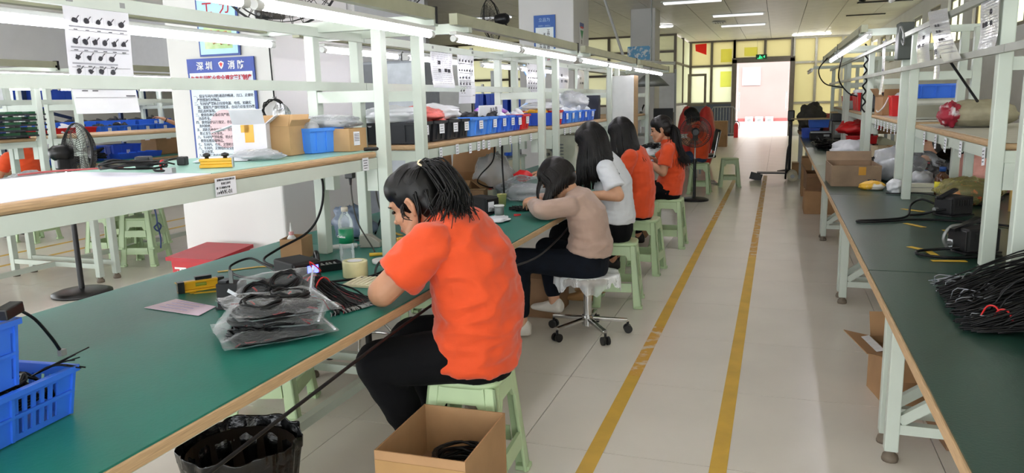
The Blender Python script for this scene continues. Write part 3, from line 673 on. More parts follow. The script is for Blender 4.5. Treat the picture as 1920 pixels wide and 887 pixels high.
        ln = S['hairlen']; dn = Vector(S.get('hang', (0, 0, -1))); amx = S.get('amax', 2.35); crown = hq(*S.get('crown', (0.02, 0, 0.13)))
        for k in range(S.get('nhair', 330)):
            a = math.pi+rn.uniform(-1, 1)*amx; rr = rn.uniform(0.82, 1.0)  # angle from face direction; pi = back
            side = hq(0.108*math.cos(a)-0.012, 0.098*math.sin(a), 0.0)
            top = crown+(side-crown)*0.12+f*rn.uniform(-0.05, 0.03)+Vector((0, 0, 0.004)); mid = crown.lerp(side, 0.62)+(crown.lerp(side, 0.62)-hq(-0.01, 0, 0)).normalized()*0.03
            q1 = side; L0 = ln*(1-0.08*rn.random())*(S['lenfn'](a, f, l) if 'lenfn' in S else 1.0)
            out = Vector((q1.x-hc.x, q1.y-hc.y, 0))*S.get('spread', 0.15)
            e1 = q1+dn*L0*0.45+out; e2 = q1+dn*L0+out*0.6+Vector((rn.gauss(0, 0.006), rn.gauss(0, 0.008), 0))
            if 'push' in S: e1 = S['push'](e1); e2 = S['push'](e2)
            lock([top, mid, q1, e1, e2], 0.0058*rr, 0.0022)
        for pts in S.get('loose', ()):
            for k in range(6): lock([Vector(p)+Vector((rn.gauss(0, 0.003), rn.gauss(0, 0.004), rn.gauss(0, 0.003))) for p in pts], 0.0036, 0.001)
    hb = blob('hair', cap, 0.008, hm, T, org, 2); s_o = st.obj('hair_locks', hm, hb)
    s_o['kind'] = 'stuff'
    return T

P1 = person('woman in an orange polo with a high ponytail, bent over the nearest green bench', dict(
    pel=(-1.02, 2.46, 0.55), waist=(-1.0, 2.46, 0.70), chest=(-1.03, 2.46, 0.87), upper=(-1.075, 2.45, 0.975), neck=(-1.13, 2.45, 1.035),
    shL=(-1.1, 2.275, 0.965), shR=(-1.1, 2.64, 0.965), elL=(-1.255, 2.2, 0.805), wrL=(-1.255, 2.415, 0.875), elR=(-1.24, 2.76, 0.815), wrR=(-1.3, 2.6, 0.865),
    hands=[((-0.25, 0.75, 0.25), (-0.3, 0, 1), (1, 0, 0.3), 0.8), ((-0.2, -0.7, 0.1), (-0.2, 0, 1), (1, 0, 0), 0.8)],
    head=(-1.228, 2.44, 1.09), face=(-0.9, -0.1, -0.42), hup=(-0.35, 0, 1), hs=1.04, hair='pony', tie=(-0.082, 0.01, 0.098), ponymid=(-1.07, 2.42, 1.135), ponytip=(-1.065, 2.39, 1.045), ponyw=0.021, npony=330, ponyup=Vector((0.02, 0, 0.022)),
    loose=[[(-1.19, 2.355, 1.13), (-1.175, 2.35, 1.06), (-1.185, 2.36, 0.995)], [(-1.24, 2.362, 1.09), (-1.243, 2.36, 1.06), (-1.228, 2.362, 1.03)], [(-1.15, 2.36, 1.14), (-1.13, 2.35, 1.07), (-1.1, 2.37, 1.03)]],
    w=((0.19, 0.145), (0.18, 0.14), (0.185, 0.135), (0.185, 0.095)), arm=(0.056, 0.05, 0.044, 0.03), leg=(0.095, 0.078, 0.066, 0.042),
    knL=(-1.345, 2.31, 0.505), knR=(-1.36, 2.6, 0.51), anL=(-1.23, 2.42, 0.12), anR=(-1.22, 2.6, 0.12), plat=(0, -1, 0), shirt=ORANGE, sleeve=0.66, hem=-0.02, foldamp=0.011, collar=True, feet=((-1, 0), (-1, 0)), tiem=mat('cream_tie', '#d8c9a8', 0.6)), 0.0055)
P2 = person('woman in a beige long sleeved top with a short bob, on the chrome swivel stool', dict(
    pel=(-1.065, 4.38, 0.46), waist=(-1.04, 4.38, 0.60), chest=(-1.065, 4.37, 0.74), upper=(-1.115, 4.36, 0.835), neck=(-1.165, 4.35, 0.885),
    shL=(-1.13, 4.2, 0.825), shR=(-1.13, 4.52, 0.825), elL=(-1.27, 4.11, 0.812), wrL=(-1.37, 4.27, 0.825), elR=(-1.29, 4.6, 0.815), wrR=(-1.37, 4.42, 0.835),
    hands=[((-0.45, 0.7, 0.0), (0, 0, 1), (1, 0, 0), 0.8), ((-0.5, -0.7, 0.1), (0, 0, 1), (1, 0, 0), 0.8)],
    head=(-1.235, 4.33, 0.975), face=(-0.72, 0.0, -0.70), hup=(-0.5, 0, 1), hair='bob', hairlen=0.16, amax=2.5, spread=0.25, hang=(-0.1, 0, -1), crown=(0.0, 0, 0.125), hairm=HAIRB,
    lenfn=lambda a, f, l: 1.25 if math.cos(a) > 0 else 0.75,
    loose=[[(-1.33, 4.27, 0.98), (-1.34, 4.25, 0.9), (-1.325, 4.25, 0.8)], [(-1.31, 4.26, 0.96), (-1.325, 4.245, 0.88), (-1.31, 4.24, 0.79)], [(-1.32, 4.26, 0.96), (-1.33, 4.25, 0.88), (-1.318, 4.245, 0.8)]],
    w=((0.17, 0.125), (0.145, 0.105), (0.155, 0.11), (0.16, 0.085)), knL=(-1.45, 4.22, 0.49), knR=(-1.38, 4.56, 0.5), anL=(-1.44, 4.21, 0.1), anR=(-1.32, 4.52, 0.17), plat=(0, -1, 0), shirt=BEIGE, long=0.92, trousers=DENIM, hem=0.1, shoe=SHOEW, feet=((-1, -0.2), (-1, 0.3)), skin=SKIN2, cuff=0.84))
def push3(p):
    if p.x > -1.14: return Vector((max(p.x, -0.96+0.18*(p.z-0.95)), p.y-0.0, p.z))
    return p
P3 = person('woman in a white tee with long straight black hair hanging forward', dict(
    pel=(-1.06, 5.17, 0.55), waist=(-1.045, 5.17, 0.68), chest=(-1.07, 5.16, 0.86), upper=(-1.1, 5.15, 0.98), neck=(-1.14, 5.14, 1.05),
    shL=(-1.085, 4.99, 0.975), shR=(-1.15, 5.32, 0.985), elL=(-0.985, 4.93, 0.80), wrL=(-1.19, 4.9, 0.805), elR=(-1.38, 5.36, 0.88), wrR=(-1.6, 5.22, 0.93),
    hands=[((-1, 0.1, 0.0), (0, 0, 1), (0, 1, 0), 0.6), ((-0.8, -0.4, -0.2), (0, 0.2, 1), (0, -1, 0), 0.5)],
    head=(-1.21, 5.11, 1.155), face=(-0.8, 0.2, -0.5), hair='long', hairlen=0.30, amax=2.6, spread=0.12, nhair=560, lenfn=lambda a, f, l: 1.0 if math.sin(a) > -0.2 else 1.1,
    push=lambda p: Vector((p.x+0.1*max(0, min(1, (p.x+1.25)/0.13))*min(1, max(0, (1.14-p.z)*5)), p.y-0.035, p.z)),
    w=((0.17, 0.125), (0.15, 0.11), (0.165, 0.12), (0.165, 0.085)), knL=(-1.44, 5.06, 0.5), knR=(-1.44, 5.28, 0.5), anL=(-1.22, 5.03, 0.12), anR=(-1.2, 5.26, 0.12), plat=(0, -1, 0), shirt=WHITEC, sleeve=0.72, hem=0.075, shoe=mat('tan_sandal', '#b08a5c', 0.6), skin=SKIN2, feet=((-1, 0), (-1, 0))))
P4 = person('woman in an orange polo with long loose black hair, beyond the white tee', dict(
    pel=(-1.07, 6.16, 0.55), waist=(-1.05, 6.16, 0.69), chest=(-1.075, 6.15, 0.87), upper=(-1.1, 6.15, 0.99), neck=(-1.13, 6.15, 1.05),
    shL=(-1.1, 5.98, 0.975), shR=(-1.12, 6.32, 0.975), elL=(-1.2, 5.92, 0.76), wrL=(-1.36, 6.0, 0.835), elR=(-1.25, 6.4, 0.81), wrR=(-1.4, 6.27, 0.84),
    hands=[((-0.8, 0.5, 0.1), (0, 0, 1), (0, 1, 0), 0.7), ((-0.8, -0.5, 0.1), (0, 0, 1), (0, -1, 0), 0.7)],
    head=(-1.2, 6.13, 1.16), face=(-0.75, 0.3, -0.45), hair='long', hairlen=0.30, amax=2.5, spread=0.1, nhair=520,
    push=lambda p: Vector((p.x+0.1*max(0, min(1, (p.x+1.24)/0.13))*min(1, max(0, (1.14-p.z)*5)), p.y-0.03, p.z)),
    w=((0.17, 0.125), (0.155, 0.115), (0.165, 0.118), (0.165, 0.085)), knL=(-1.44, 6.06, 0.5), knR=(-1.44, 6.26, 0.5), anL=(-1.25, 6.06, 0.12), anR=(-1.25, 6.26, 0.12), plat=(0, -1, 0), shirt=ORANGE, sleeve=0.66, hem=-0.03, feet=((-1, 0), (-1, 0))))
P5 = person('woman in an orange polo with a low ponytail, lifting a part before her face', dict(
    pel=(-0.975, 7.36, 0.56), waist=(-0.945, 7.36, 0.70), chest=(-0.945, 7.36, 0.87), upper=(-0.965, 7.35, 0.965), neck=(-0.995, 7.35, 1.015),
    shL=(-0.965, 7.18, 0.95), shR=(-0.975, 7.52, 0.95), elL=(-1.0, 7.12, 0.745), wrL=(-1.15, 7.18, 0.84), elR=(-1.14, 7.56, 0.80), wrR=(-1.22, 7.38, 0.88),
    hands=[((-0.6, 0.25, 0.6), (0.5, -0.3, 0.6), (0.3, 0.6, 0.3), 0.7), ((-0.6, -0.3, 0.5), (0.4, 0.4, 0.6), (0.3, -0.5, 0.4), 0.7)],
    head=(-1.05, 7.33, 1.14), face=(-0.97, -0.12, -0.2), hair='pony', tie=(-0.1, 0.0, 0.02), ponymid=(-0.89, 7.27, 0.98), ponytip=(-0.82, 7.24, 0.82), ponyw=0.022, npony=200, ponyup=Vector((0.02, 0, 0.0)), hairm=HAIRB, tiem=M_BLACKM,
    w=((0.165, 0.12), (0.15, 0.11), (0.16, 0.115), (0.16, 0.085)), knL=(-1.34, 7.26, 0.52), knR=(-1.34, 7.46, 0.53), anL=(-1.25, 7.26, 0.12), anR=(-1.3, 7.46, 0.12), plat=(0, -1, 0), shirt=ORANGE, sleeve=0.7, hem=0.0, collar=True, feet=((-1, 0), (-1, 0))))
P6 = person('person in an orange shirt seated behind the standing fan', dict(
    pel=(-1.1, 11.6, 0.57), waist=(-1.08, 11.6, 0.70), chest=(-1.1, 11.6, 0.87), upper=(-1.13, 11.6, 0.98), neck=(-1.17, 11.6, 1.04),
    shL=(-1.12, 11.42, 0.96), shR=(-1.12, 11.78, 0.96), elL=(-1.25, 11.38, 0.76), wrL=(-1.4, 11.5, 0.8), elR=(-1.25, 11.82, 0.76), wrR=(-1.4, 11.7, 0.8),
    hands=[((-0.8, 0.4, 0.1), (0, 0, 1), (0, 1, 0)), ((-0.8, -0.4, 0.1), (0, 0, 1), (0, -1, 0))],
    head=(-1.22, 11.6, 1.15), face=(-0.95, 0, -0.3), hair='bob', hairlen=0.1, nhair=160, spread=0.05,
    w=((0.18, 0.13), (0.17, 0.125), (0.175, 0.125), (0.17, 0.09)), knL=(-1.46, 11.5, 0.5), knR=(-1.46, 11.7, 0.5), anL=(-1.4, 11.5, 0.12), anR=(-1.4, 11.7, 0.12), plat=(0, -1, 0), shirt=ORANGE, hem=0.0, feet=((-1, 0), (-1, 0)), trousers=mat('blue_jeans', '#26405f', 0.8, var=0.1)), 0.009)
# ================================================================ builders for movable things
def _stool():
    t = thing('plastic_stool', 'stool', 'stool')
    h, a, b, w, th = 0.44, 0.128, 0.172, 0.058, 0.014
    c = lambda z: b+(a-b)*z/h
    n = 24; ring = []
    for i in range(n):
        q = 2*math.pi*i/n; e = 0.5; cx, sy = math.cos(q), math.sin(q)
        ring.append((math.copysign(abs(cx)**e, cx), math.copysign(abs(sy)**e, sy)))
    m = MB(); prof = [(0.134, 0.43), (0.138, 0.442), (0.134, 0.452), (0.12, 0.456), (0.05, 0.453)]
    vs = [(x*r, y*r, z) for r, z in prof for x, y in ring]
    fs = [(k*n+i, k*n+(i+1) % n, (k+1)*n+(i+1) % n, (k+1)*n+i) for k in range(len(prof)-1) for i in range(n)]
    fs += [tuple(range(n))[::-1], tuple(range((len(prof)-1)*n, len(prof)*n))]
    m.add(vs, fs, 0, True).obj('seat', M_STOOL, t)
    def plate(m, z0, z1, u0, u1, axis, s):   # plate lying in a sloping side face; u runs along the side
        vs = []
        for z in (z0, z1):
            for u in (u0, u1):
                for d in (0, th):
                    uu = u(z) if callable(u) else u; q = (uu, s*(c(z)-d), z); vs.append(q if axis == 0 else (q[1], q[0], z))
        m.add(vs, [(0, 1, 3, 2), (4, 6, 7, 5), (0, 4, 5, 1), (2, 3, 7, 6), (0, 2, 6, 4), (1, 5, 7, 3)])
    for sx in (-1, 1):
        for sy in (-1, 1):
            m = MB()
            plate(m, 0, h-0.005, lambda z: sx*c(z), lambda z: sx*(c(z)-w+0.016*z/h), 0, sy)
            plate(m, 0, h-0.005, lambda z: sy*c(z), lambda z: sy*(c(z)-w+0.016*z/h), 1, sx)
            m.bx(sx*(b-0.05), sx*(b+0.006), sy*(b-0.05), sy*(b+0.006), 0, 0.02); m.obj('leg', M_STOOL, t, bevel=0.004)
    for ax in (0, 1):
        for s in (-1, 1):
            m = MB(); plate(m, 0.115, 0.175, lambda z: -(c(z)-w), lambda z: c(z)-w, ax, s); m.obj('brace', M_STOOL, t)
            m = MB(); plate(m, 0.37, h-0.006, lambda z: -(c(z)-w+0.014), lambda z: c(z)-w+0.014, ax, s)
            for g in (-1, 1): plate(m, 0.335, 0.37, lambda z: g*(c(z)-w+0.014), lambda z: g*(c(z)-w-0.02-(0.37-z)*-0.5), ax, s)
            m.obj('apron', M_STOOL, t)
    return t
_stool_proto = None
def stool(label, x, y, rz, z=0.0, sc=1.0):
    global _stool_proto
    if _stool_proto is None:
        _stool_proto = _stool(); o = _stool_proto; o['label'] = label; o.location = (x, y, z); o.rotation_euler = (0, 0, rz); o['group'] = 'pale green stools'; o.scale = (1, 1, sc); return o
    return dup(_stool_proto, label, (x, y, z), rz, 'pale green stools', (1, 1, sc))
def shell(m, w, d, h, t, taper=0.92, z0=0.0):
    """open box, wider at the top"""
    W, D = w/2, d/2; a = taper
    o = [(-W*a, -D*a, z0), (W*a, -D*a, z0), (W*a, D*a, z0), (-W*a, D*a, z0), (-W, -D, z0+h), (W, -D, z0+h), (W, D, z0+h), (-W, D, z0+h)]
    W2, D2 = W-t, D-t; a2 = taper
    i = [(-W2*a2, -D2*a2, z0+t), (W2*a2, -D2*a2, z0+t), (W2*a2, D2*a2, z0+t), (-W2*a2, D2*a2, z0+t), (-W2, -D2, z0+h), (W2, -D2, z0+h), (W2, D2, z0+h), (-W2, D2, z0+h)]
    f = [(0, 3, 2, 1), (0, 1, 5, 4), (1, 2, 6, 5), (2, 3, 7, 6), (3, 0, 4, 7), (8, 9, 10, 11), (8, 12, 13, 9), (9, 13, 14, 10), (10, 14, 15, 11), (11, 15, 12, 8),
         (4, 5, 13, 12), (5, 6, 14, 13), (6, 7, 15, 14), (7, 4, 12, 15)]
    return m.add(o+i, f)
def bin_box(label, loc, w, d, h, mt, rz=0.0, group=None, card=None, fill=None, ribs=True, name='storage_bin', seed=1):
    t = thing(name, label, 'bin', loc, rz, group)
    b = shell(MB(), w, d, h, 0.004).obj('body', mt, t)
    m = MB(); W, D = w/2, d/2
    for s in (-1, 1): m.bx(-W-0.006, W+0.006, s*D-0.006, s*D+0.006, h-0.012, h+0.002); m.bx(s*W-0.006, s*W+0.006, -D, D, h-0.012, h+0.002)
    m.obj('rim', mt, t)
    if ribs:
        for s in (-1, 1):
            for k in range(3):
                u = (k-1)*w*0.3; MB().bar((u, s*(D*0.925+0.003), 0.01), (u, s*(D+0.001), h-0.012), 0.008, 0.006).obj('rib', mt, b)
            for k in range(2):
                u = (k-0.5)*d*0.4; MB().bar((s*(W*0.925+0.003), u, 0.01), (s*(W+0.001), u, h-0.012), 0.006, 0.008).obj('rib', mt, b)
    if card is not None:
        a, cz = card; cw = min(0.06, 0.55*(w if abs(math.sin(a)) < 0.5 else d)); q = thing_part_card(t, cw, 0.05, a, W, D, cz if cz else h*0.5)
    if fill:
        rn = random.Random(seed); m = MB()
        for k in range(9): m.ell((rn.uniform(-0.33, 0.33)*w, rn.uniform(-0.33, 0.33)*d, h*0.86+rn.uniform(-0.01, 0.02)), (w*0.17*rn.uniform(0.7, 1.2), d*0.2*rn.uniform(0.7, 1.2), 0.03), euler(rn.random(), rn.random(), rn.random()*3), 9, 6)
        m.bx(-W*0.85, W*0.85, -D*0.85, D*0.85, 0.01, h*0.8)
        m.obj('contents', fill, t, kind='stuff')
    return t
def thing_part_card(t, cw, ch, a, W, D, z, parent=None):
    n = Vector((math.cos(a), math.sin(a), 0)); dist = W if abs(n.x) > 0.7 else D
    M_ = Matrix.Rotation(a+math.pi/2, 3, 'Z'); c = n*(dist+0.0095)+Vector((0, 0, z))
    o = MB().box(c, (cw, 0.0016, ch), M_).obj('label_card', M_PAPER, t)
    m = MB()
    for k in range(3): m.box(c+n*0.001+M_ @ Vector((-cw*0.05, 0, ch*(0.28-0.27*k))), (cw*(0.7-0.2*(k % 2)), 0.0008, ch*0.05), M_)
    m.obj('print', M_INK, o); return o
def tag_card(label, loc, a, cw=0.035, ch=0.045, lines=3, tilt=0.0, group='paper tags on the shelf edges'):
    t = thing('paper_tag', label, 'tag', loc, a, group); R_ = euler(0, tilt, 0)
    MB().box((0, 0, 0), (cw, 0.0014, ch), R_).obj('card', M_PAPER, t); m = MB()
    for k in range(lines): m.box(R_ @ Vector((-cw*0.05, -0.001, ch*(0.3-0.6*k/max(1, lines-1)))), (cw*(0.7-0.2*(k % 2)), 0.0008, ch*0.05), R_)
    m.obj('print', M_INK, t); return t
def carton(label, loc, w, d, h, rz=0.0, mt=None, flaps=(), inside=None, group=None, cat='box', th=0.005, closed=False):
    mt = mt or M_CARD; t = thing('cardboard_box', label, cat, loc, rz, group); W, D = w/2, d/2
    if closed:
        MB().box((0, 0, h/2), (w, d, h)).obj('body', mt, t, bevel=0.004); MB().box((0, 0, h+0.0006), (w*1.002, 0.05, 0.001)).obj('tape', mat('brown_tape', '#c9a877', 0.3), t)
        return t
    shell(MB(), w, d, h, th, 1.0).obj('body', mt, t)
    for s, ang, ln in flaps:   # s: side 0 -y, 1 +x, 2 +y, 3 -x; ang: from straight up (0) outwards
        m = MB(); L_ = (w if s in (0, 2) else d)-0.006
        m.box((0, 0, ln/2), (L_, th*0.7, ln)); R_ = Matrix.Rotation(ang, 3, 'X')
        m.v = [Matrix.Rotation((0, math.pi/2, math.pi, -math.pi/2)[s], 3, 'Z') @ ((R_ @ v)+Vector((0, -(D if s in (0, 2) else W)+th*0.5, h))) for v in m.v]
        m.obj('flap', mt, t)
    return t
def ink_lines(m, M_, c, w, h, n, seed=0, hh=0.35):
    rn = random.Random(seed)
    for k in range(n):
        y = h*(0.5-(k+0.5)/n); x = -w/2
        while x < w/2-0.01*w:
            l = w*rn.uniform(0.06, 0.2); l = min(l, w/2-x); m.box(Vector(c)+M_ @ Vector((x+l/2, 0, y)), (l*0.85, 0.0008, h/n*hh), M_); x += l+w*0.02
def cable(label, pts, r, mt=None, name='cable', res=6, loc=None):
    loc = Vector(pts[0]) if loc is None else Vector(loc)
    return tag(MB().tube([Vector(p)-loc for p in pts], r, 7, res=res).obj(name, mt or M_CABLE, None, loc), label, 'cable')
def lump(c, r, seed, amp=0.25, freq=2.2, n=28, k=18, flat=None):
    """wrinkled closed bag surface"""
    m = MB(); m.ell((0, 0, 0), (1, 1, 1), None, n, k); out = []
    for v in m.v:
        q = v*freq+Vector((seed*3.1, seed*1.7, 0)); d = 1+amp*(noise.noise(q)+0.55*(0.5-abs(noise.noise(q*2.3)))*1.6+0.3*noise.noise(q*4.7))
        p = Vector((v.x*r[0]*d, v.y*r[1]*d, v.z*r[2]*d))
        if flat is not None and p.z < flat: p.z = flat+(p.z-flat)*0.05
        out.append(p+Vector(c))
    m.v = out; return m
def bag(label, loc, r, seed, mt=None, inner=None, ir=0.7, name='plastic_bag', cat='bag', neck=None, group=None):
    t = thing(name, label, cat, loc, 0, group)
    lump((0, 0, r[2]*0.83), r, seed, 0.3, flat=-r[2]*0.8).obj('bag_film', mt or M_FILM, t)
    if inner: lump((0, 0, r[2]*0.72*ir+0.004), [x*ir for x in r], seed+5, 0.35, flat=-r[2]*0.72*ir).obj('contents', inner, t, kind='stuff')
    if neck:
        n = Vector(neck); m = MB(); b = Vector((0, 0, r[2]*1.5))
        m.grid(lambda u, v: b+n*v+Vector((math.cos(u*6.283), math.sin(u*6.283), 0))*((0.25+0.6*v*v)*min(r[0], r[1])*(1+0.35*math.sin(u*31))), 30, 5).obj('bag_mouth', mt or M_FILM, t)
    return t
def wires(n, fn, r, seed, cols=(0,), m=None, k=5, res=3):
    """fn(rn) -> list of points"""
    m = m or MB(); rn = random.Random(seed)
    for i in range(n): m.tube(fn(rn), r*rn.uniform(0.85, 1.15), k, rn.choice(cols), res=res)
    return m
def loops(c, R, n, seed, jit=0.15, flat=0.3, r=0.003, k=6, ax=None):
    rn = random.Random(seed); m = MB(); x, y, z = ax or (V(1, 0, 0), V(0, 1, 0), V(0, 0, 1)); pts = []
    for i in range(n*10+1):
        a = i/10*2*math.pi; q = R*(1+jit*rn.uniform(-1, 1)*0.5+0.06*math.sin(i*0.37+seed)); pts.append(Vector(c)+x*q*math.cos(a)+y*q*math.sin(a)*(1 if flat is None else 1)+z*(rn.uniform(0, 1)*r*4+r*1.2*i/10))
    return m.tube(pts, r, k, res=2)
def fan_head(t, R, depth, mt, blade=None, spokes=40, logo=True, blades=True, rings=4):
    """cage along local -y (front); origin at motor centre"""
    for nm, sg_, dp in (('front_guard', -1, depth*0.6), ('rear_guard', 1, depth*0.5)):
        m = MB()
        for k in range(spokes):
            a = 2*math.pi*k/spokes; p = []
            for q in (0.18, 0.55, 0.85, 1.0): p.append((R*q*math.cos(a), sg_*dp*(1-q**3)+sg_*0.004, R*q*math.sin(a)))
            m.tube(p, 0.0016, 4, res=3)
        for q in ([0.2, 0.5, 0.75, 0.92][:rings]): m.torus((0, sg_*dp*(1-q**3)+sg_*0.004, 0), R*q, 0.0018, (0, 1, 0), 32, 4)
        m.torus((0, sg_*0.004, 0), R, 0.006, (0, 1, 0), 36, 6); m.obj(nm, mt, t)
    if logo: MB().cyl((0, -depth*0.62, 0), (0, -depth*0.56, 0), R*0.2, n=24).obj('badge', mt, t)
    if blades:
        for k in range(3):
            a0 = 2*math.pi*k/3+0.5; m = MB()
            m.grid(lambda u, v: ((0.12+0.75*u)*R*math.cos(a0+(v-0.5)*1.15*(0.6+0.5*u)), -depth*0.12+depth*0.3*(v-0.5), (0.12+0.75*u)*R*math.sin(a0+(v-0.5)*1.15*(0.6+0.5*u))), 6, 6); m.obj('blade', blade or mat('smoke_blade', '#5c5450', 0.3, alpha=0.55), t)
    MB().lathe([(0.001, 0), (R*0.24, 0.005), (R*0.27, depth*0.4), (R*0.25, depth*0.8), (R*0.15, depth*0.98), (0.001, depth)], 20, (0, depth*0.3, 0), Matrix.Rotation(-math.pi/2, 3, 'X')).obj('motor', mt, t)
# ================================================================ stools, chairs and things on the aisle floor
stool('pale green plastic stool under the near orange polo woman', -1.045, 2.47, 0.06)
stool('pale green plastic stool under the white tee woman, behind the chrome stool', -1.03, 5.17, 0.12)
stool('pale green plastic stool under the long haired orange polo woman', -1.03, 6.2, -0.05)
stool('pale green plastic stool under the low ponytail woman', -0.97, 7.36, 0.0, sc=1.04)
stool('pale green plastic stool standing alone on the aisle tape', -0.7, 12.55, 0.12)
stool('pale green plastic stool under the person behind the fan', -1.08, 11.6, 0.0)
stool('pale green plastic stool tucked under the bench by the near knees', -2.17, 4.45, 0.2)
stool('pale green plastic stool under the bench by the rubbish bin', -2.25, 2.85, 0.3)
# chrome swivel stool
def swivel(label, x, y, z, plastic=True):
    t = thing('swivel_stool', label, 'stool', (x, y, 0))
    MB().cyl((0, 0, 0.1), (0, 0, z-0.05), 0.026, n=16).obj('column', M_CHROME, t); MB().cyl((0, 0, 0.055), (0, 0, 0.12), 0.036, n=16).obj('hub', M_CHROME, t)
    for k in range(5):
        a = 2*math.pi*k/5+0.35; d = V(math.cos(a), math.sin(a), 0); e = d*0.25
        MB().bar(d*0.02+V(0, 0, 0.098), e+V(0, 0, 0.078), 0.03, 0.022).obj('leg', M_CHROME, t, bevel=0.005)
        q = e+V(0, 0, 0); s_ = V(-d.y, d.x, 0); c_ = MB()
        for g in (-1, 1): c_.cyl(q+s_*g*0.008+V(0, 0, 0.026), q+s_*g*0.024+V(0, 0, 0.026), 0.026, n=16)
        c_.cyl(q+V(0, 0, 0.03), q+V(0, 0, 0.07), 0.008, n=8); c_.obj('caster', M_BLACK, t)
    MB().lathe([(0.001, z-0.05), (0.15, z-0.05), (0.17, z-0.03), (0.165, z), (0.001, z)], 24).obj('seat', mat('worn_seat_board', '#8d7a62', 0.6), t)
    if plastic:
        m = MB(); rn = random.Random(3)
        def fn(u, v):
            a = u*2*math.pi; r_ = 0.05+0.15*min(1, v*1.6)+0.012*math.sin(a*9+2)*v; dz = 0 if v < 0.6 else (v-0.6)*2.5
            return (r_*math.cos(a), r_*math.sin(a), z+0.006-dz*(0.075+0.03*math.sin(a*5+1)+0.012*math.sin(a*17)))
        m.grid(fn, 60, 10).obj('plastic_cover', M_FILMW, t)
    return t
swivel('chrome five-star swivel stool wrapped in clear plastic, under the beige top woman', -1.07, 4.4, 0.385)
# cardboard box with cables, front
c = carton('open cardboard box of black cable coils on the floor beside the near stool', (-1.0, 2.1, 0), 0.305, 0.375, 0.38, 0.02, M_CARD)
m = loops((0.05, 0.02, 0.22), 0.085, 14, 4, r=0.0045); m.obj('cable_coil', M_CABLE, c); loops((0.03, 0.05, 0.2), 0.09, 8, 9, r=0.0045).obj('cable_coil', M_CABLE, c)
MB().bx(-0.145, 0.145, -0.18, 0.18, 0.006, 0.205).obj('contents', M_CARDD, c)
MB().box((0, -0.189, 0.325), (0.3, 0.001, 0.05)).obj('tape', mat('clear_brown_tape', '#a88457', 0.2, var=0.05), c)
# rubbish bin
t = thing('rubbish_bin', 'black bin lined with a black bag holding cardboard scraps', 'bin', (-1.63, 1.88, 0))
MB().lathe([(0.13, 0), (0.145, 0.02), (0.175, 0.33), (0.17, 0.335), (0.14, 0.03), (0.001, 0.025)], 26).obj('bucket', M_BLACK, t)
M_BIN = mat('black_bin_liner', '#0d0e10', 0.22, var=0.2, bump=0.5, bscale=25)
MB().grid(lambda u, v: ((0.165+(0.028*math.sin(v*3.14) if v < 0.65 else 0.0)-0.035*max(0, v-0.6)+0.006*math.sin(u*6.283*13+v*3)+0.004*math.sin(u*6.283*31))*math.cos(u*6.283), (0.165+(0.028*math.sin(v*3.14) if v < 0.65 else 0.0)-0.035*max(0, v-0.6)+0.006*math.sin(u*6.283*13+v*3))*math.sin(u*6.283), 0.2+0.17*math.sin(min(1, v*1.9)*1.57)-0.24*max(0, v-0.55)/0.45+0.006*math.sin(u*6.283*9)), 90, 16).obj('liner', M_BIN, t)
rn = random.Random(5)
for k in range(3): MB().box((rn.uniform(-0.06, 0.06), rn.uniform(-0.07, 0.05), 0.19+0.03*k), (0.12, 0.07, 0.004), euler(0.5*rn.random(), 0.4*rn.random(), 2*rn.random())).obj('cardboard_scrap', M_CARD, t)
MB().box((0.02, -0.07, 0.262), (0.07, 0.05, 0.004), euler(0.3, 0.2, 0.4)).obj('label_scrap', M_PAPER, t)
lump((0, 0, 0.13), (0.13, 0.13, 0.08), 7, 0.3).obj('liner_fold', M_BIN, t)
# thick black cord slung along the front edge of the bench
cable('long black cord slung below the front edge of the green bench', [(-1.19, 0.9, 0.60), (-1.18, 1.6, 0.655), (-1.18, 2.3, 0.70), (-1.185, 2.75, 0.70), (-1.18, 3.3, 0.655), (-1.18, 3.75, 0.62), (-1.175, 4.2, 0.655), (-1.18, 4.5, 0.70)], 0.0055)
# wire footrest ring under the bench
t = thing('footrest_ring', 'chrome foot ring with black pads standing under the near bench', 'footrest', (-2.2, 3.62, 0))
MB().torus((0, 0, 0.09), 0.2, 0.009, n=32).obj('ring', M_CHROME, t)
for k in range(4):
    a = k*1.57+0.4; MB().tube([(0.2*math.cos(a), 0.2*math.sin(a), 0.09), (0.12*math.cos(a), 0.12*math.sin(a), 0.2), (0.04*math.cos(a), 0.04*math.sin(a), 0.26)], 0.008).obj('spoke', M_CHROME, t)
    MB().cyl((0.2*math.cos(a), 0.2*math.sin(a), 0), (0.2*math.cos(a), 0.2*math.sin(a), 0.09), 0.02, n=10).obj('pad', M_BLACK, t)
MB().cyl((0, 0, 0.24), (0, 0, 0.42), 0.022, n=12).obj('column', M_CHROME, t); MB().lathe([(0.001, 0.42), (0.15, 0.42), (0.15, 0.44), (0.001, 0.45)], 20).obj('seat', M_BLACK, t)
# cartons under the bench behind the beige top woman
carton('brown carton standing under the bench behind the beige top woman', (-1.57, 4.84, 0), 0.42, 0.38, 0.36, 0.0, M_CARDD, [(0, 2.2, 0.12), (1, 2.3, 0.14)])
carton('brown carton under the bench beside the low ponytail woman', (-1.42, 7.9, 0), 0.34, 0.36, 0.4, 0.0, M_CARDD, closed=True)
carton('tall brown carton under the bench behind the long haired orange polo woman', (-1.55, 6.75, 0), 0.4, 0.4, 0.42, 0.0, M_CARD, closed=True)
t = thing('snack_packet', 'white and green packet hanging under the bench edge by the beige top woman', 'packet', (-1.42, 4.72, 0.36)); lump((0, 0, 0.055), (0.05, 0.03, 0.055), 3, 0.2, flat=-0.05).obj('packet', mat('green_white_packet', '#dfe7dc', 0.3, scale=14, col2='#4c9a45', c2at=(0.5, 0.56)), t)

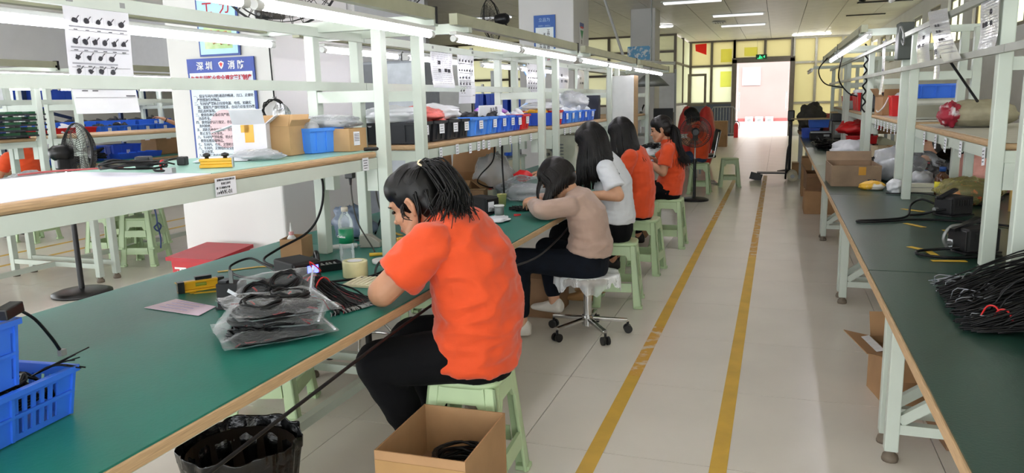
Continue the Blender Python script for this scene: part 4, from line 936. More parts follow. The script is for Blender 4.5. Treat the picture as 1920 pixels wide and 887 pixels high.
# ================================================================ on the nearest green bench
ZB = 0.7515
def crate(label, loc, w, d, h, rz, group=None):
    """vented crate: every wall is a frame of bars around slots"""
    t = thing('plastic_crate', label, 'crate', loc, rz, group); W, D = w/2, d/2; a = 0.94
    MB().bx(-W*a, W*a, -D*a, D*a, 0, 0.006).obj('base', M_BLUE, t)
    def wall(nx, ny, half, wid):
        m = MB(); R_ = Matrix.Rotation(math.atan2(ny, nx)+math.pi/2, 3, 'Z')
        def P(u, z): k = a+(1-a)*z/h; return Vector((nx*half*k, ny*half*k, z))+Vector((-ny, nx, 0))*u*k
        def strip(u0, u1, z0, z1):
            n_ = Vector((nx, ny, 0))*0.005; q = [P(u0, z0), P(u1, z0), P(u1, z1), P(u0, z1)]; m.add(q+[p-n_ for p in q], [(0, 1, 2, 3), (7, 6, 5, 4), (0, 4, 5, 1), (1, 5, 6, 2), (2, 6, 7, 3), (3, 7, 4, 0)])
        z1, z2, z3, z4 = h*0.12, h*0.42, h*0.50, h*0.80
        strip(-wid, wid, 0, z1); strip(-wid, wid, z2, z3); strip(-wid, wid, z4, h)
        ns = max(4, int(wid*2/0.022)); gap = 0.5
        us = [-wid+2*wid*i/ns for i in range(ns+1)]
        for za, zb in ((z1, z2), (z3, z4)):
            for i in range(ns):
                solid = (i % 7 in (0, 6)); strip(us[i], us[i]+(us[i+1]-us[i])*(1.0 if solid else 0.42), za, zb)
        o = m.obj('wall', M_BLUE, t)
        m = MB()
        for u in (-wid+0.004, -wid*0.33, wid*0.33, wid-0.004): m.bar(P(u, 0.002)+Vector((nx, ny, 0))*0.002, P(u, h-0.002)+Vector((nx, ny, 0))*0.003, 0.007, 0.007, up=(nx, ny, 0))
        m.bar(P(-wid-0.006, h-0.006)+Vector((nx, ny, 0))*0.005, P(wid+0.006, h-0.006)+Vector((nx, ny, 0))*0.005, 0.012, 0.012)
        m.bar(P(-wid, h*0.5)+Vector((nx, ny, 0))*0.003, P(wid, h*0.5)+Vector((nx, ny, 0))*0.003, 0.006, 0.006); m.obj('wall_rib', M_BLUE, o)
    wall(1, 0, W, D); wall(-1, 0, W, D); wall(0, 1, D, W); wall(0, -1, D, W)
    return t
def wirebits(t, n, w, d, z, seed, tips=True, red=True, h=0.03):
    def fn(rn):
        p = Vector((rn.uniform(-w, w), rn.uniform(-d, d), z)); a = rn.uniform(0, 6.28); o = []
        for k in range(5): o.append(p.copy()); p = p+Vector((math.cos(a)*w*0.5, math.sin(a)*d*0.5, rn.uniform(-h, h))); a += rn.uniform(-1.2, 1.2); p.z = max(z-h, min(z+h, p.z)); p.x = max(-w, min(w, p.x)); p.y = max(-d, min(d, p.y))
        return o
    wires(n, fn, 0.003, seed).obj('wires', M_CABLE, t, kind='stuff')
    if red: wires(max(3, n//8), fn, 0.0018, seed+1).obj('red_wires', M_RED, t, kind='stuff')
c1 = crate('wide blue vented crate of black cables at the bench corner, lower of two', (-1.655, 0.955, ZB), 0.34, 0.5, 0.112, 0.1)
wirebits(c1, 60, 0.14, 0.21, 0.075, 2); loops((0.08, 0.14, 0.07), 0.045, 8, 3, r=0.004).obj('cable_coil', M_CABLE, c1)
wires(7, lambda rn: [(0.1, 0.2, 0.1), (0.14, 0.22+rn.uniform(-0.02, 0.02), 0.12), (0.19, 0.22+rn.uniform(-0.03, 0.06), 0.12+rn.uniform(-0.02, 0.03))], 0.0018, 12).obj('wire_ends', M_CABLE, c1)
c2 = crate('smaller blue vented crate of upright cables, set on the wide blue crate', (-1.625, 0.905, ZB+0.115), 0.27, 0.36, 0.145, 0.1)
wirebits(c2, 50, 0.11, 0.15, 0.11, 5)
wires(16, lambda rn: (lambda x, y: [(x, y, 0.06), (x+rn.uniform(-0.01, 0.01), y, 0.14), (x+rn.uniform(-0.03, 0.03), y+rn.uniform(-0.03, 0.03), 0.15+rn.uniform(0.01, 0.06))])(rn.uniform(-0.1, 0.1), rn.uniform(0, 0.15)), 0.0035, 15).obj('cable_ends', M_CABLE, c2)
t = thing('cable_plug', 'black moulded plug on a cable hanging over the smaller crate', 'cable', (-1.5, 1.08, ZB+0.27))
MB().box((0, 0, 0.012), (0.03, 0.055, 0.024), euler(0.1, 0, 0.3)).obj('plug', M_BLACK, t, bevel=0.003)
MB().tube([(0.0, 0.02, 0.01), (0.005, 0.05, -0.02), (-0.005, 0.09, -0.075), (-0.01, 0.11, -0.11)], 0.0035).obj('lead', M_CABLE, t); MB().box((-0.01, 0.115, -0.118), (0.012, 0.014, 0.014)).obj('connector', M_GREYM, t)
MB().tube([(0, -0.03, 0.01), (-0.01, -0.08, 0.02), (-0.05, -0.13, 0.0), (-0.1, -0.16, -0.06)], 0.0035).obj('lead', M_CABLE, t)
# pink paper
t = thing('paper_sheet', 'pink paper sheet lying on the green bench', 'paper', (-1.95, 2.03, ZB), 0.0)
MB().prism([(-0.136, -0.044), (0.133, -0.079), (0.11, 0.033), (-0.112, 0.082)], 0.0012, o=(0, 0, 0.0005)).obj('sheet', mat('pink_paper', '#ecd6e6', 0.6, var=0.02), t)
m = MB()
for k in range(4): m.box((-0.02+0.012*k*0.2, -0.03+0.026*k, 0.0022), (0.14, 0.003, 0.0006), rotz(-0.13))
m.obj('handwriting', mat('faint_ink', '#a99fd0', 0.7, var=0), t)
# yellow spirit level
def level(label, loc, rz, ln, knobs):
    t = thing('spirit_level', label, 'level', loc, rz); my = mat('level_yellow', '#e0ab1e', 0.35, var=0.06)
    MB().bx(-ln/2, ln/2, -0.012, 0.012, 0, 0.008).bx(-ln/2, ln/2, -0.012, 0.012, 0.034, 0.042).bx(-ln/2, ln/2, -0.005, 0.005, 0.008, 0.034).obj('frame', my, t, bevel=0.002)
    for s in (-1, 1): MB().bx(s*ln/2-0.012*s-0.012, s*ln/2-0.012*s+0.012, -0.013, 0.013, 0.0, 0.043).obj('end_cap', M_BLACK, t)
    MB().cyl((-0.02, 0, 0.025), (0.02, 0, 0.025), 0.009, n=10).obj('vial', mat('vial_green', '#b5c94a', 0.1, trans=0.6), t)
    for x in knobs: MB().lathe([(0.012, 0.042), (0.012, 0.052), (0.008, 0.056), (0.001, 0.058)], 12, (x, 0, 0)).obj('knob', M_BLACK, t)
    return t
lv = level('yellow spirit level lying by the black clamp box on the bench', (-2.07, 2.25, ZB), 0.95, 0.17, ())
MB().box((0.01, 0, 0.05), (0.06, 0.02, 0.012)).obj('black_slider', M_BLACK, lv)
# black clamp box
t = thing('clamp_box', 'black square clamp fixture with a steel lever', 'fixture', (-1.78, 2.08, ZB), 0.2)
MB().box((0, 0, 0.045), (0.08, 0.07, 0.09)).obj('body', M_BLACKM, t, bevel=0.003); MB().box((0, 0, 0.003), (0.09, 0.08, 0.006)).obj('base', M_BLACK, t)
MB().box((0.012, -0.02, 0.10), (0.014, 0.006, 0.075), euler(0.15, 0.1, 0)).obj('lever', M_GREYM, t); MB().box((0.02, -0.036, 0.06), (0.035, 0.002, 0.012), euler(0, 0.5, 0)).obj('sticker', M_PAPER, t); MB().box((-0.02, 0, 0.094), (0.03, 0.05, 0.008)).obj('jaw', M_BLACK, t)
# yellow tape marks on the mat
def mark(label, pts, w=0.024, z=ZB, mt=None):
    t = thing('tape_mark', label, 'tape', (pts[0][0], pts[0][1], z), group='yellow tape marks on the benches')
    for a, b in zip(pts[:-1], pts[1:]):
        MB().bar(V(a[0]-pts[0][0], a[1]-pts[0][1], 0.0006), V(b[0]-pts[0][0], b[1]-pts[0][1], 0.0006), w, 0.001).obj('strip', mt or M_YELLOW, t)
mark('yellow tape corner on the bench beside the spirit level', [(-2.26, 2.33), (-2.06, 2.20), (-1.9, 2.32)])
mark('yellow tape corner on the bench behind the solder station', [(-2.23, 2.53), (-2.12, 2.66), (-2.0, 2.7)])
mark('yellow tape strip on the bench under the clear bags', [(-1.85, 2.2), (-1.72, 2.12)])
mark('yellow tape strip on the bench behind the post', [(-2.08, 3.44), (-1.98, 3.43)])
mark('yellow tape strip on the bench by the black cord beyond the post', [(-2.07, 3.68), (-1.86, 3.5)])
# solder stations
def station(label, loc, rz, lcd=True, wand=None):
    t = thing('solder_station', label, 'solder station', loc, rz)
    MB().box((0, 0, 0.058), (0.12, 0.15, 0.1)).obj('case', M_BLACKM, t, bevel=0.008); MB().box((0, 0, 0.004), (0.125, 0.17, 0.008)).obj('foot_plate', M_BLACK, t)
    MB().box((0, -0.079, 0.058), (0.112, 0.01, 0.085)).obj('front_panel', M_BLACK, t, bevel=0.004)
    if lcd: MB().box((0.02, -0.085, 0.075), (0.045, 0.004, 0.03)).obj('display', mat('blue_display', '#4a55ff', 0.3, var=0, emit=2.2), t)
    MB().cyl((-0.03, -0.084, 0.035), (-0.03, -0.11, 0.035), 0.012, n=12).obj('socket', M_GREYM, t)
    for k in range(6): MB().box((0.061, -0.04+0.018*k, 0.075), (0.002, 0.009, 0.03)).obj('vent_slot', M_BLACK, t)
    return t
s1 = station('black solder station with a blue display on the near bench', (-1.735, 2.40, ZB), 1.12)
for pts in ([(-0.03, -0.11, 0.035), (-0.02, -0.2, 0.04), (0.0, -0.28, 0.03)],): MB().tube(pts, 0.005).obj('lead', M_CABLE, s1)
cable('black loop of cord lying left of the solder station', [(-1.86, 2.36, ZB+0.03), (-1.98, 2.4, ZB+0.02), (-2.09, 2.46, ZB+0.015), (-2.16, 2.53, ZB+0.03), (-2.12, 2.6, ZB+0.05), (-2.02, 2.56, ZB+0.04), (-1.86, 2.46, ZB+0.03)], 0.005)
cable('black power cord drooping from the shelf down to the solder station', [(-1.95, 2.88, 1.18), (-1.925, 2.9, 1.1), (-1.93, 2.88, 0.98), (-1.98, 2.84, 0.88), (-2.06, 2.72, 0.82), (-2.06, 2.62, 0.79), (-1.88, 2.52, 0.78)], 0.0055)
# small open box with glue bottle
c = carton('small brown box holding a white nozzle bottle', (-2.06, 2.86, ZB), 0.1, 0.14, 0.1, 0.25, M_CARD)
t = thing('glue_bottle', 'white nozzle bottle standing in the small brown box', 'bottle', (-2.07, 2.84, ZB+0.008)); MB().lathe([(0.02, 0), (0.022, 0.05), (0.02, 0.09), (0.01, 0.105), (0.006, 0.12), (0.002, 0.16)], 14).obj('bottle', M_WHITE, t); MB().lathe([(0.011, 0.1), (0.011, 0.118), (0.007, 0.12)], 12).obj('collar', mat('pink_cap', '#d8a0a0', 0.5), t)
# black tape roll, tray
t = thing('tape_roll', 'roll of black tape standing by the solder station', 'tape', (-1.87, 2.73, ZB), 0.5); MB().torus((0, 0, 0.036), 0.026, 0.0105, (1, 0.3, 0), 24, 8).obj('roll', M_BLACK, t); MB().torus((0, 0, 0.036), 0.015, 0.003, (1, 0.3, 0), 20, 6).obj('core', M_GREYM, t)
t = thing('parts_tray', 'black tray of metal tips behind the solder station', 'tray', (-1.79, 2.68, ZB), 0.9); shell(MB(), 0.13, 0.09, 0.03, 0.004).obj('tray', M_BLACK, t); rn = random.Random(2)
for k in range(7): MB().cyl((rn.uniform(-0.05, 0.05), -0.03, 0.012), (rn.uniform(-0.05, 0.05), 0.03, 0.02), 0.005, n=8).obj('metal_tip', M_GREYM, t)
# water bottle
t = thing('water_bottle', 'clear water bottle with a green label beside the rack post', 'bottle', (-1.79, 2.85, ZB))
MB().lathe([(0.001, 0.004), (0.028, 0.002), (0.0325, 0.012), (0.0325, 0.05), (0.0305, 0.055), (0.0325, 0.062), (0.0325, 0.15), (0.0305, 0.155), (0.0325, 0.162), (0.031, 0.185), (0.02, 0.21), (0.0135, 0.218), (0.0135, 0.232)], 22).obj('bottle_shell', film('bottle_plastic', '#e8f0f2', 0.12, 0.05, 0.3, 30), t)
MB().lathe([(0.0155, 0.226), (0.0155, 0.244), (0.013, 0.246), (0.001, 0.246)], 16).obj('cap', mat('cream_cap', '#c9c2b4', 0.4), t)
MB().lathe([(0.0332, 0.085), (0.0332, 0.15)], 24).obj('label_band', mat('green_label', '#14774f', 0.4, var=0.04), t)
m = MB(); pts = []
for k in range(21): a = -0.75+1.5*k/20+math.radians(-60); pts.append((0.0345*math.cos(a), 0.0345*math.sin(a), 0.118+0.016*math.sin(k/20*6.28*1.0)))
o = text('label_lettering', "C'estbon", 0.014, M_WHITE, t, (-0.004, -0.0342, 0.117), (math.pi/2, 0, math.radians(-15)), 'CENTER', bold=0.0002)
# rolls of tape and lid
t = thing('tape_roll', 'wide roll of clear yellowish tape on the bench', 'tape', (-1.60, 2.60, ZB)); MB().lathe([(0.03, 0), (0.05, 0), (0.051, 0.004), (0.051, 0.062), (0.05, 0.066), (0.03, 0.066), (0.03, 0)], 30).obj('roll', mat('yellowish_tape', '#ded9a8', 0.2, var=0.06, scale=20), t); MB().lathe([(0.027, 0), (0.03, 0), (0.03, 0.066), (0.027, 0.066), (0.027, 0)], 26).obj('core', M_WHITE, t)
t = thing('reel_lid', 'white plastic reel flange lying by the front post', 'lid', (-1.615, 2.87, ZB)); MB().lathe([(0.028, 0), (0.052, 0), (0.055, 0.004), (0.055, 0.014), (0.05, 0.014), (0.048, 0.008), (0.028, 0.008), (0.028, 0)], 30).obj('flange', M_WHITE, t)
for k in range(3): a = k*2.09; MB().bar((0, 0, 0.007), (0.05*math.cos(a), 0.05*math.sin(a), 0.007), 0.012, 0.006).obj('spoke', M_WHITE, t)
t = thing('tape_roll', 'yellow tape roll standing behind the front post', 'tape', (-1.66, 3.14, ZB)); MB().lathe([(0.02, 0), (0.032, 0), (0.032, 0.06), (0.02, 0.06), (0.02, 0)], 24).obj('roll', mat('amber_tape', '#d9a017', 0.25, var=0.05), t); MB().lathe([(0.018, 0.0), (0.0335, 0.0), (0.0335, 0.022), (0.018, 0.022), (0.018, 0)], 24).obj('outer_wrap', mat('cream_wrap', '#d8cfb4', 0.5), t)
t = thing('screwdriver', 'small yellow handled screwdriver by the white reel flange', 'tool', (-1.72, 2.98, ZB), 0.6); MB().cyl((-0.03, 0, 0.009), (0.03, 0, 0.009), 0.009, 0.007, 10).obj('handle', M_YELLOW, t); MB().cyl((0.03, 0, 0.009), (0.065, 0, 0.008), 0.002, n=6).obj('blade', M_CHROME, t)
t = thing('solder_iron', 'white handled iron lying behind the water bottle', 'tool', (-1.97, 3.08, ZB), 0.75); MB().tube([(-0.08, 0, 0.014), (0, 0, 0.016), (0.08, 0, 0.014)], 0.013).obj('handle', M_WHITE, t); MB().cyl((0.08, 0, 0.014), (0.14, 0, 0.012), 0.005, 0.003, 8).obj('tip', M_GREYM, t)
t = thing('angle_block', 'grey metal angle block behind the water bottle', 'fixture', (-1.92, 3.2, ZB), 0.3); MB().prism([(0, 0), (0.1, 0), (0.1, 0.025), (0.05, 0.06), (0.0, 0.06)], 0.06, Matrix(((1, 0, 0), (0, 0, -1), (0, 1, 0)))).obj('block', mat('cast_grey', '#9b9a90', 0.5, 0.2), t, bevel=0.003)
bag('dark blue plastic bag slumped behind the back post', (-2.1, 3.42, ZB), (0.11, 0.07, 0.085), 4, mat('blue_grey_bag', '#5d6b80', 0.3, bump=0.4, bscale=20))
# upright black pen-holder rod and cords on the middle of the bench
cable('thin black cord arching behind the front post', [(-1.99, 3.45, ZB+0.01), (-1.97, 3.5, 0.85), (-1.93, 3.6, 0.95), (-1.85, 3.7, 0.99), (-1.78, 3.7, 0.98)], 0.005)
cable('grey cord hanging from a plug under the shelf end', [(-1.86, 3.24, 1.13), (-1.865, 3.26, 1.05), (-1.87, 3.3, 0.93), (-1.88, 3.4, 0.85), (-1.9, 3.5, 0.77)], 0.004, mat('grey_cord', '#4d4b47', 0.5))
cable('thin dark cord dropping from the black plug behind the bottle', [(-1.80, 2.93, 1.12), (-1.8, 2.94, 1.0), (-1.795, 2.97, 0.9), (-1.77, 3.03, 0.79), (-1.76, 3.04, ZB+0.006)], 0.0035, mat('grey_cord', '#4d4b47', 0.5))
t = thing('power_plug', 'black mains plug hanging under the near shelf', 'plug', (-1.80, 2.93, 1.105)); MB().box((0, 0, 0.025), (0.04, 0.03, 0.03)).obj('plug', M_BLACK, t, bevel=0.004); MB().cyl((0, 0, 0.01), (0, 0, -0.02), 0.008, 0.005, 8).obj('strain_relief', M_BLACK, t)
t = thing('test_probe', 'thin upright black probe on the bench between the posts', 'tool', (-1.86, 3.42, ZB)); MB().cyl((0, 0, 0), (-0.012, 0.02, 0.16), 0.007, 0.006, 8).obj('probe', M_BLACK, t); MB().cyl((0, 0, 0), (0, 0, 0.004), 0.02, n=12).obj('foot', M_BLACK, t)
cable('black cord trailing over the bench between the posts', [(-2.02, 3.3, ZB+0.006), (-1.92, 3.3, ZB+0.006), (-1.82, 3.36, ZB+0.006), (-1.72, 3.36, ZB+0.006), (-1.6, 3.45, ZB+0.006)], 0.005)
cable('black lead crossing toward the elbow from the wide tape roll', [(-1.66, 2.44, ZB+0.006), (-1.6, 2.5, ZB+0.006), (-1.53, 2.58, ZB+0.006), (-1.5, 2.68, ZB+0.02), (-1.52, 2.74, ZB+0.05), (-1.56, 2.72, ZB+0.03), (-1.5, 2.6, ZB+0.006), (-1.38, 2.62, ZB+0.006)], 0.005)
# perforated board
t = thing('strip_board', 'pale perforated board lying by the elbow', 'board', (-1.48, 2.51, ZB), 0.05); MB().box((0, 0, 0.004), (0.17, 0.15, 0.008)).obj('board', mat('cream_board', '#cfc9a4', 0.5), t)
for i in range(8): MB().box((-0.07+0.02*i, 0, 0.009), (0.009, 0.13, 0.004)).obj('slot_rail', mat('cream_rail', '#e6e2c8', 0.5), t)
# stacked zip bags of cable coils
def zipbag(label, loc, w, d, h, rz, seed, tilt=(0, 0)):
    t = thing('zip_bag', label, 'bag', loc, rz, 'clear bags of cable coils'); t.rotation_euler = (tilt[0], tilt[1], rz)
    def fn(side):
        def f(u, v):
            x, y = (u-0.5)*w, (v-0.5)*d; e = min(1, 7*min(u, 1-u))*min(1, 7*min(v, 1-v)); q = Vector((x*16+seed, y*16, side*3))
            return (x+0.006*noise.noise(q*1.3), y+0.006*noise.noise(q*1.1+Vector((3, 1, 0))), 0.006+h*0.5+side*(0.003+h*0.5*e)+0.012*noise.noise(q)*(1 if side > 0 else 0.15*e)+0.004*(0.5-abs(noise.noise(q*2.6)))*(1 if side > 0 else 0))
        return f
    m = MB(); m.grid(fn(1), 26, 22); m.grid(fn(-1), 26, 22); m.obj('bag_film', M_FILM, t)
    MB().box((w*0.46, 0, h*0.5+0.01), (0.006, d*0.96, 0.004)).obj('zip_strip', mat('zip_white', '#e8ecf2', 0.3), t)
    rn = random.Random(seed)
    for k, (cx, cy) in enumerate(((-w*0.2, -d*0.12), (w*0.13, d*0.1), (w*0.02, -d*0.2))[:2 + seed % 2]):
        R_ = min(w, d)*0.27; mm = MB()
        for q in range(4): mm.v += []; l_ = loops((cx, cy, h*0.12+q*h*0.16), R_*(0.95-0.06*q), 4, seed*7+q+k, r=0.0045); mm.add(l_.v, l_.f, 0, True)
        mm.obj('cable_coil', M_CABLE, t, kind='stuff')
        for z in range(2): MB().torus((cx+R_*0.8*math.cos(z*2+k), cy+R_*0.8*math.sin(z*2+k), h*0.55), 0.02, 0.003, (math.sin(z*2), 1, 0.2), 12, 5).obj('red_tie', M_RED, t)
    lump((0, 0, h*0.42+0.004), (w*0.36, d*0.36, h*0.34), seed, 0.3, 3.0).obj('packed_cables', mat('packed_cable', '#060608', 0.6, spec=0.3, var=0.3, scale=40, bump=0.8, bscale=45), t, kind='stuff')
    wires(14, lambda rn: [(rn.uniform(-0.4, 0.4)*w, rn.uniform(-0.4, 0.4)*d, h*0.5), (rn.uniform(-0.4, 0.4)*w, rn.uniform(-0.4, 0.4)*d, h*0.7), (rn.uniform(-0.4, 0.4)*w, rn.uniform(-0.4, 0.4)*d, h*0.4)], 0.002, seed+3).obj('red_wires', mat('dark_red_wire', '#7c2028', 0.5), t, kind='stuff')
    return t
zipbag('clear zip bag of cable coils, bottom of the stack at the bench edge', (-1.43, 1.84, ZB), 0.33, 0.27, 0.032, 0.85, 2)
zipbag('clear zip bag of cable coils, middle of the stack', (-1.44, 1.86, ZB+0.038), 0.31, 0.25, 0.03, 0.5, 5)
zipbag('clear zip bag of cable coils, top of the stack with its zip toward the aisle', (-1.43, 1.87, ZB+0.07), 0.31, 0.25, 0.032, 0.95, 8, (0.05, 0.05))
zipbag('clear zip bag propped up behind the stack against the solder station', (-1.55, 2.02, ZB+0.075), 0.26, 0.2, 0.026, 0.45, 10, (0.4, -0.1))
# bundle of black wires with red ties
t = thing('wire_bundle', 'sheaf of black wires with red ties beside the elbow', 'cables', (-1.5, 2.24, ZB), -0.35)
def sheaf(ln, wd, h):
    def fn(rn):
        y = rn.gauss(0, wd*0.4); z = abs(rn.gauss(0, h*0.55))*1.0; k = 1.0+rn.uniform(-0.12, 0.12)
        return [(-ln*0.45, y*0.6, 0.02+z*1.2), (-ln*0.2, y*0.8, 0.03+z*1.5), (ln*0.1, y*1.1+rn.gauss(0, 0.01), 0.015+z), (ln*0.4*k, y*1.5+rn.gauss(0, 0.015), 0.004+z*0.4), (ln*0.58*k, y*1.9+rn.gauss(0, 0.02), 0.004)]
    return fn
wires(130, sheaf(0.3, 0.05, 0.03), 0.0032, 21).obj('wires', M_CABLE, t, kind='stuff'); wires(18, sheaf(0.31, 0.05, 0.03), 0.002, 22).obj('red_wires', mat('dark_red_wire', '#7c2028', 0.5), t, kind='stuff')
wires(40, lambda rn: (lambda y: [(0.16, y, 0.006), (0.18, y*1.1, 0.008), (0.2, y*1.2+rn.gauss(0, 0.006), 0.004)])(rn.gauss(0, 0.06)), 0.0018, 23).obj('bare_ends', M_GREYM, t, kind='stuff')
for x in (-0.08, -0.02): MB().torus((x, 0, 0.045), 0.036, 0.003, (1, 0.2, 0), 18, 5).obj('red_tie', M_RED, t)
MB().tube([(-0.1, 0.02, 0.09), (-0.09, 0.0, 0.13), (-0.06, 0.02, 0.1), (-0.08, 0.03, 0.09)], 0.003).obj('red_tie', M_RED, t)
# ================================================================ shelf of the nearest bench
ZS = 1.2365
t = thing('cable_coil', 'loose coil of black cable with a red tie on the near shelf', 'cable', (-2.02, 1.95, ZS)); loops((0, 0, 0.008), 0.1, 5, 2, 0.25, r=0.0035).obj('coil', M_CABLE, t); MB().torus((0.07, 0.05, 0.016), 0.018, 0.004, (1, 0.4, 0), 12, 5).obj('red_tie', M_RED, t)
MB().tube([(-0.09, 0.04, 0.012), (-0.17, -0.02, 0.01), (-0.24, -0.12, 0.01), (-0.28, -0.2, 0.006)], 0.0035).obj('lead', mat('dull_red_cable', '#a34a48', 0.5), t); MB().tube([(0.1, -0.02, 0.01), (0.13, -0.04, 0.008), (0.16, -0.03, 0.008)], 0.004).obj('lead', M_CABLE, t); MB().box((0.17, -0.025, 0.009), (0.035, 0.018, 0.016)).obj('connector', M_GREYM, t)
t = thing('power_adapter', 'black power adapter block behind the cable coil', 'adapter', (-2.13, 2.1, ZS), 0.4); MB().box((0, 0, 0.02), (0.05, 0.04, 0.04)).obj('block', M_BLACK, t, bevel=0.004); MB().tube([(0.02, 0.02, 0.02), (0.06, 0.05, 0.012), (0.09, 0.04, 0.006)], 0.0035).obj('lead', M_CABLE, t)
t = thing('power_adapter', 'smaller black plug adapter at the back edge of the near shelf', 'adapter', (-2.05, 2.2, ZS), 0.2); MB().box((0, 0, 0.016), (0.032, 0.03, 0.032)).obj('block', M_BLACK, t, bevel=0.004); MB().tube([(0, 0, 0.03), (-0.04, -0.04, 0.02), (-0.09, -0.05, 0.006)], 0.003).obj('lead', M_CABLE, t)
t = thing('yellow_clamp', 'plain yellow bar with two black knobs on the near shelf', 'clamp', (-1.83, 2.12, ZS), 0.55)
MB().bx(-0.055, 0.055, -0.012, 0.012, 0, 0.012).bx(-0.052, 0.052, -0.009, 0.009, 0.012, 0.022).bx(-0.055, 0.055, -0.011, 0.011, 0.022, 0.032).obj('bar', mat('level_yellow', '#e0ab1e', 0.35, var=0.06), t, bevel=0.002)
for x in (-0.03, 0.03): MB().lathe([(0.007, 0.032), (0.007, 0.038), (0.013, 0.04), (0.013, 0.048), (0.001, 0.052)], 12, (x, 0, 0)).obj('knob', M_BLACK, t)
MB().bx(0.052, 0.057, -0.012, 0.012, 0, 0.033).obj('end_plate', M_GREYM, t)
t = thing('paper_pile', 'white paper sheets lying under the clear bag on the near shelf', 'paper', (-2.04, 2.41, ZS), 0.5)
for k in range(3): MB().box((0.004*k, 0.006*k, 0.003+0.004*k), (0.2, 0.15, 0.0035), rotz(0.1*k)).obj('sheet', M_PAPER, t)
bag('crumpled clear bag lying before the white box on the near shelf', (-1.92, 2.46, ZS), (0.1, 0.07, 0.022), 9, M_FILMW)
c = carton('white corrugated box with amber tape and open flaps on the near shelf', (-2.03, 2.58, ZS+0.001), 0.13, 0.16, 0.135, 0.5, mat('white_corrugate', '#d5d4da', 0.7), [(0, 0.75, 0.08), (3, 1.9, 0.09), (1, 0.9, 0.05)])
MB().box((0.0, -0.081, 0.098), (0.035, 0.0012, 0.07)).obj('amber_tape', mat('amber_tape', '#d9a017', 0.25, var=0.05), c); MB().box((-0.015, -0.081, 0.118), (0.032, 0.0012, 0.03)).obj('amber_tape', _mats['amber_tape'], c)
carton('brown open carton beside the white box on the near shelf', (-1.99, 2.72, ZS+0.001), 0.16, 0.17, 0.12, 0.12, mat('tan_card', '#b99567', 0.75, var=0.05), [(1, 0.5, 0.03), (2, 0.4, 0.05), (0, -0.4, 0.05)])
t = thing('foam_pad', 'pale blue rounded foam pad sticking out of the brown carton', 'foam', (-2.0, 2.72, ZS+0.04)); MB().box((0, 0, 0.06), (0.07, 0.03, 0.12)).obj('pad', mat('pale_blue_foam', '#b9dfe8', 0.7), t, bevel=0.014)
bin_box('light blue plastic bin of clear bags at the end of the near shelf', (-1.93, 2.86, ZS+0.001), 0.2, 0.155, 0.105, M_BLUEL, 1.4, fill=M_FILMW)
c = carton('brown carton with a white shipping label at the near shelf end', (-1.86, 3.055-0.08, ZS+0.001), 0.13, 0.11, 0.1, 1.5, mat('tan_card', '#b99567', 0.75, var=0.05)); lb = MB().box((-0.012, -0.0565, 0.055), (0.045, 0.0012, 0.06)).obj('shipping_label', M_PAPER, c); m = MB(); ink_lines(m, Matrix.Identity(3), (-0.012, -0.0575, 0.06), 0.036, 0.036, 5, 3); m.obj('print', M_INK, lb)
c.location = (-1.815, 2.955, ZS+0.001)
bag('heap of clear plastic bags over the brown shipping carton', (-1.9, 2.96, ZS+0.104), (0.13, 0.09, 0.03), 12, M_FILMW)
bag('silver anti-static bag standing behind the light blue bin', (-2.13, 2.92, ZS), (0.05, 0.03, 0.11), 14, mat('silver_foil', '#a8abaf', 0.2, 0.8, bump=0.6, bscale=30))
t = thing('shelf_label', 'white work order card hanging on the near shelf edge', 'label', (-1.676, 1.975, 1.19), math.pi/2, None)
MB().box((0, 0, 0), (0.098, 0.0012, 0.058)).obj('card', M_PAPER, t)
text('lettering', 'WK-01', 0.019, M_INK, t, (0.0, -0.0014, -0.0175), (math.pi/2, 0, 0), 'CENTER'); text('lettering', '作业工序号', 0.009, M_INK, t, (0, -0.0014, 0.01), (math.pi/2, 0, 0), 'CENTER'); text('lettering', '深圳市电子科技有限公司', 0.0075, M_INK, t, (0, -0.0014, 0.022), (math.pi/2, 0, 0), 'CENTER'); text('lettering', '部  门: 焊接生产部', 0.008, M_INK, t, (-0.046, -0.0014, -0.003), (math.pi/2, 0, 0)); text('lettering', '工序号:', 0.008, M_INK, t, (-0.046, -0.0014, -0.0185), (math.pi/2, 0, 0))
tag_card('white printed card at the end of the near shelf edge', (-1.676, 2.86, 1.185), math.pi/2, 0.05, 0.055, 4, group=None)
t = thing('marker_pen', 'black marker pen at the corner of the near shelf', 'pen', (-1.70, 2.95, ZS)); MB().cyl((-0.02, -0.02, 0.008), (0.03, 0.04, 0.008), 0.008, n=10).obj('barrel', M_BLACK, t); MB().cyl((0.03, 0.04, 0.008), (0.037, 0.048, 0.008), 0.006, 0.003, n=10).obj('nib', M_BLACKM, t)
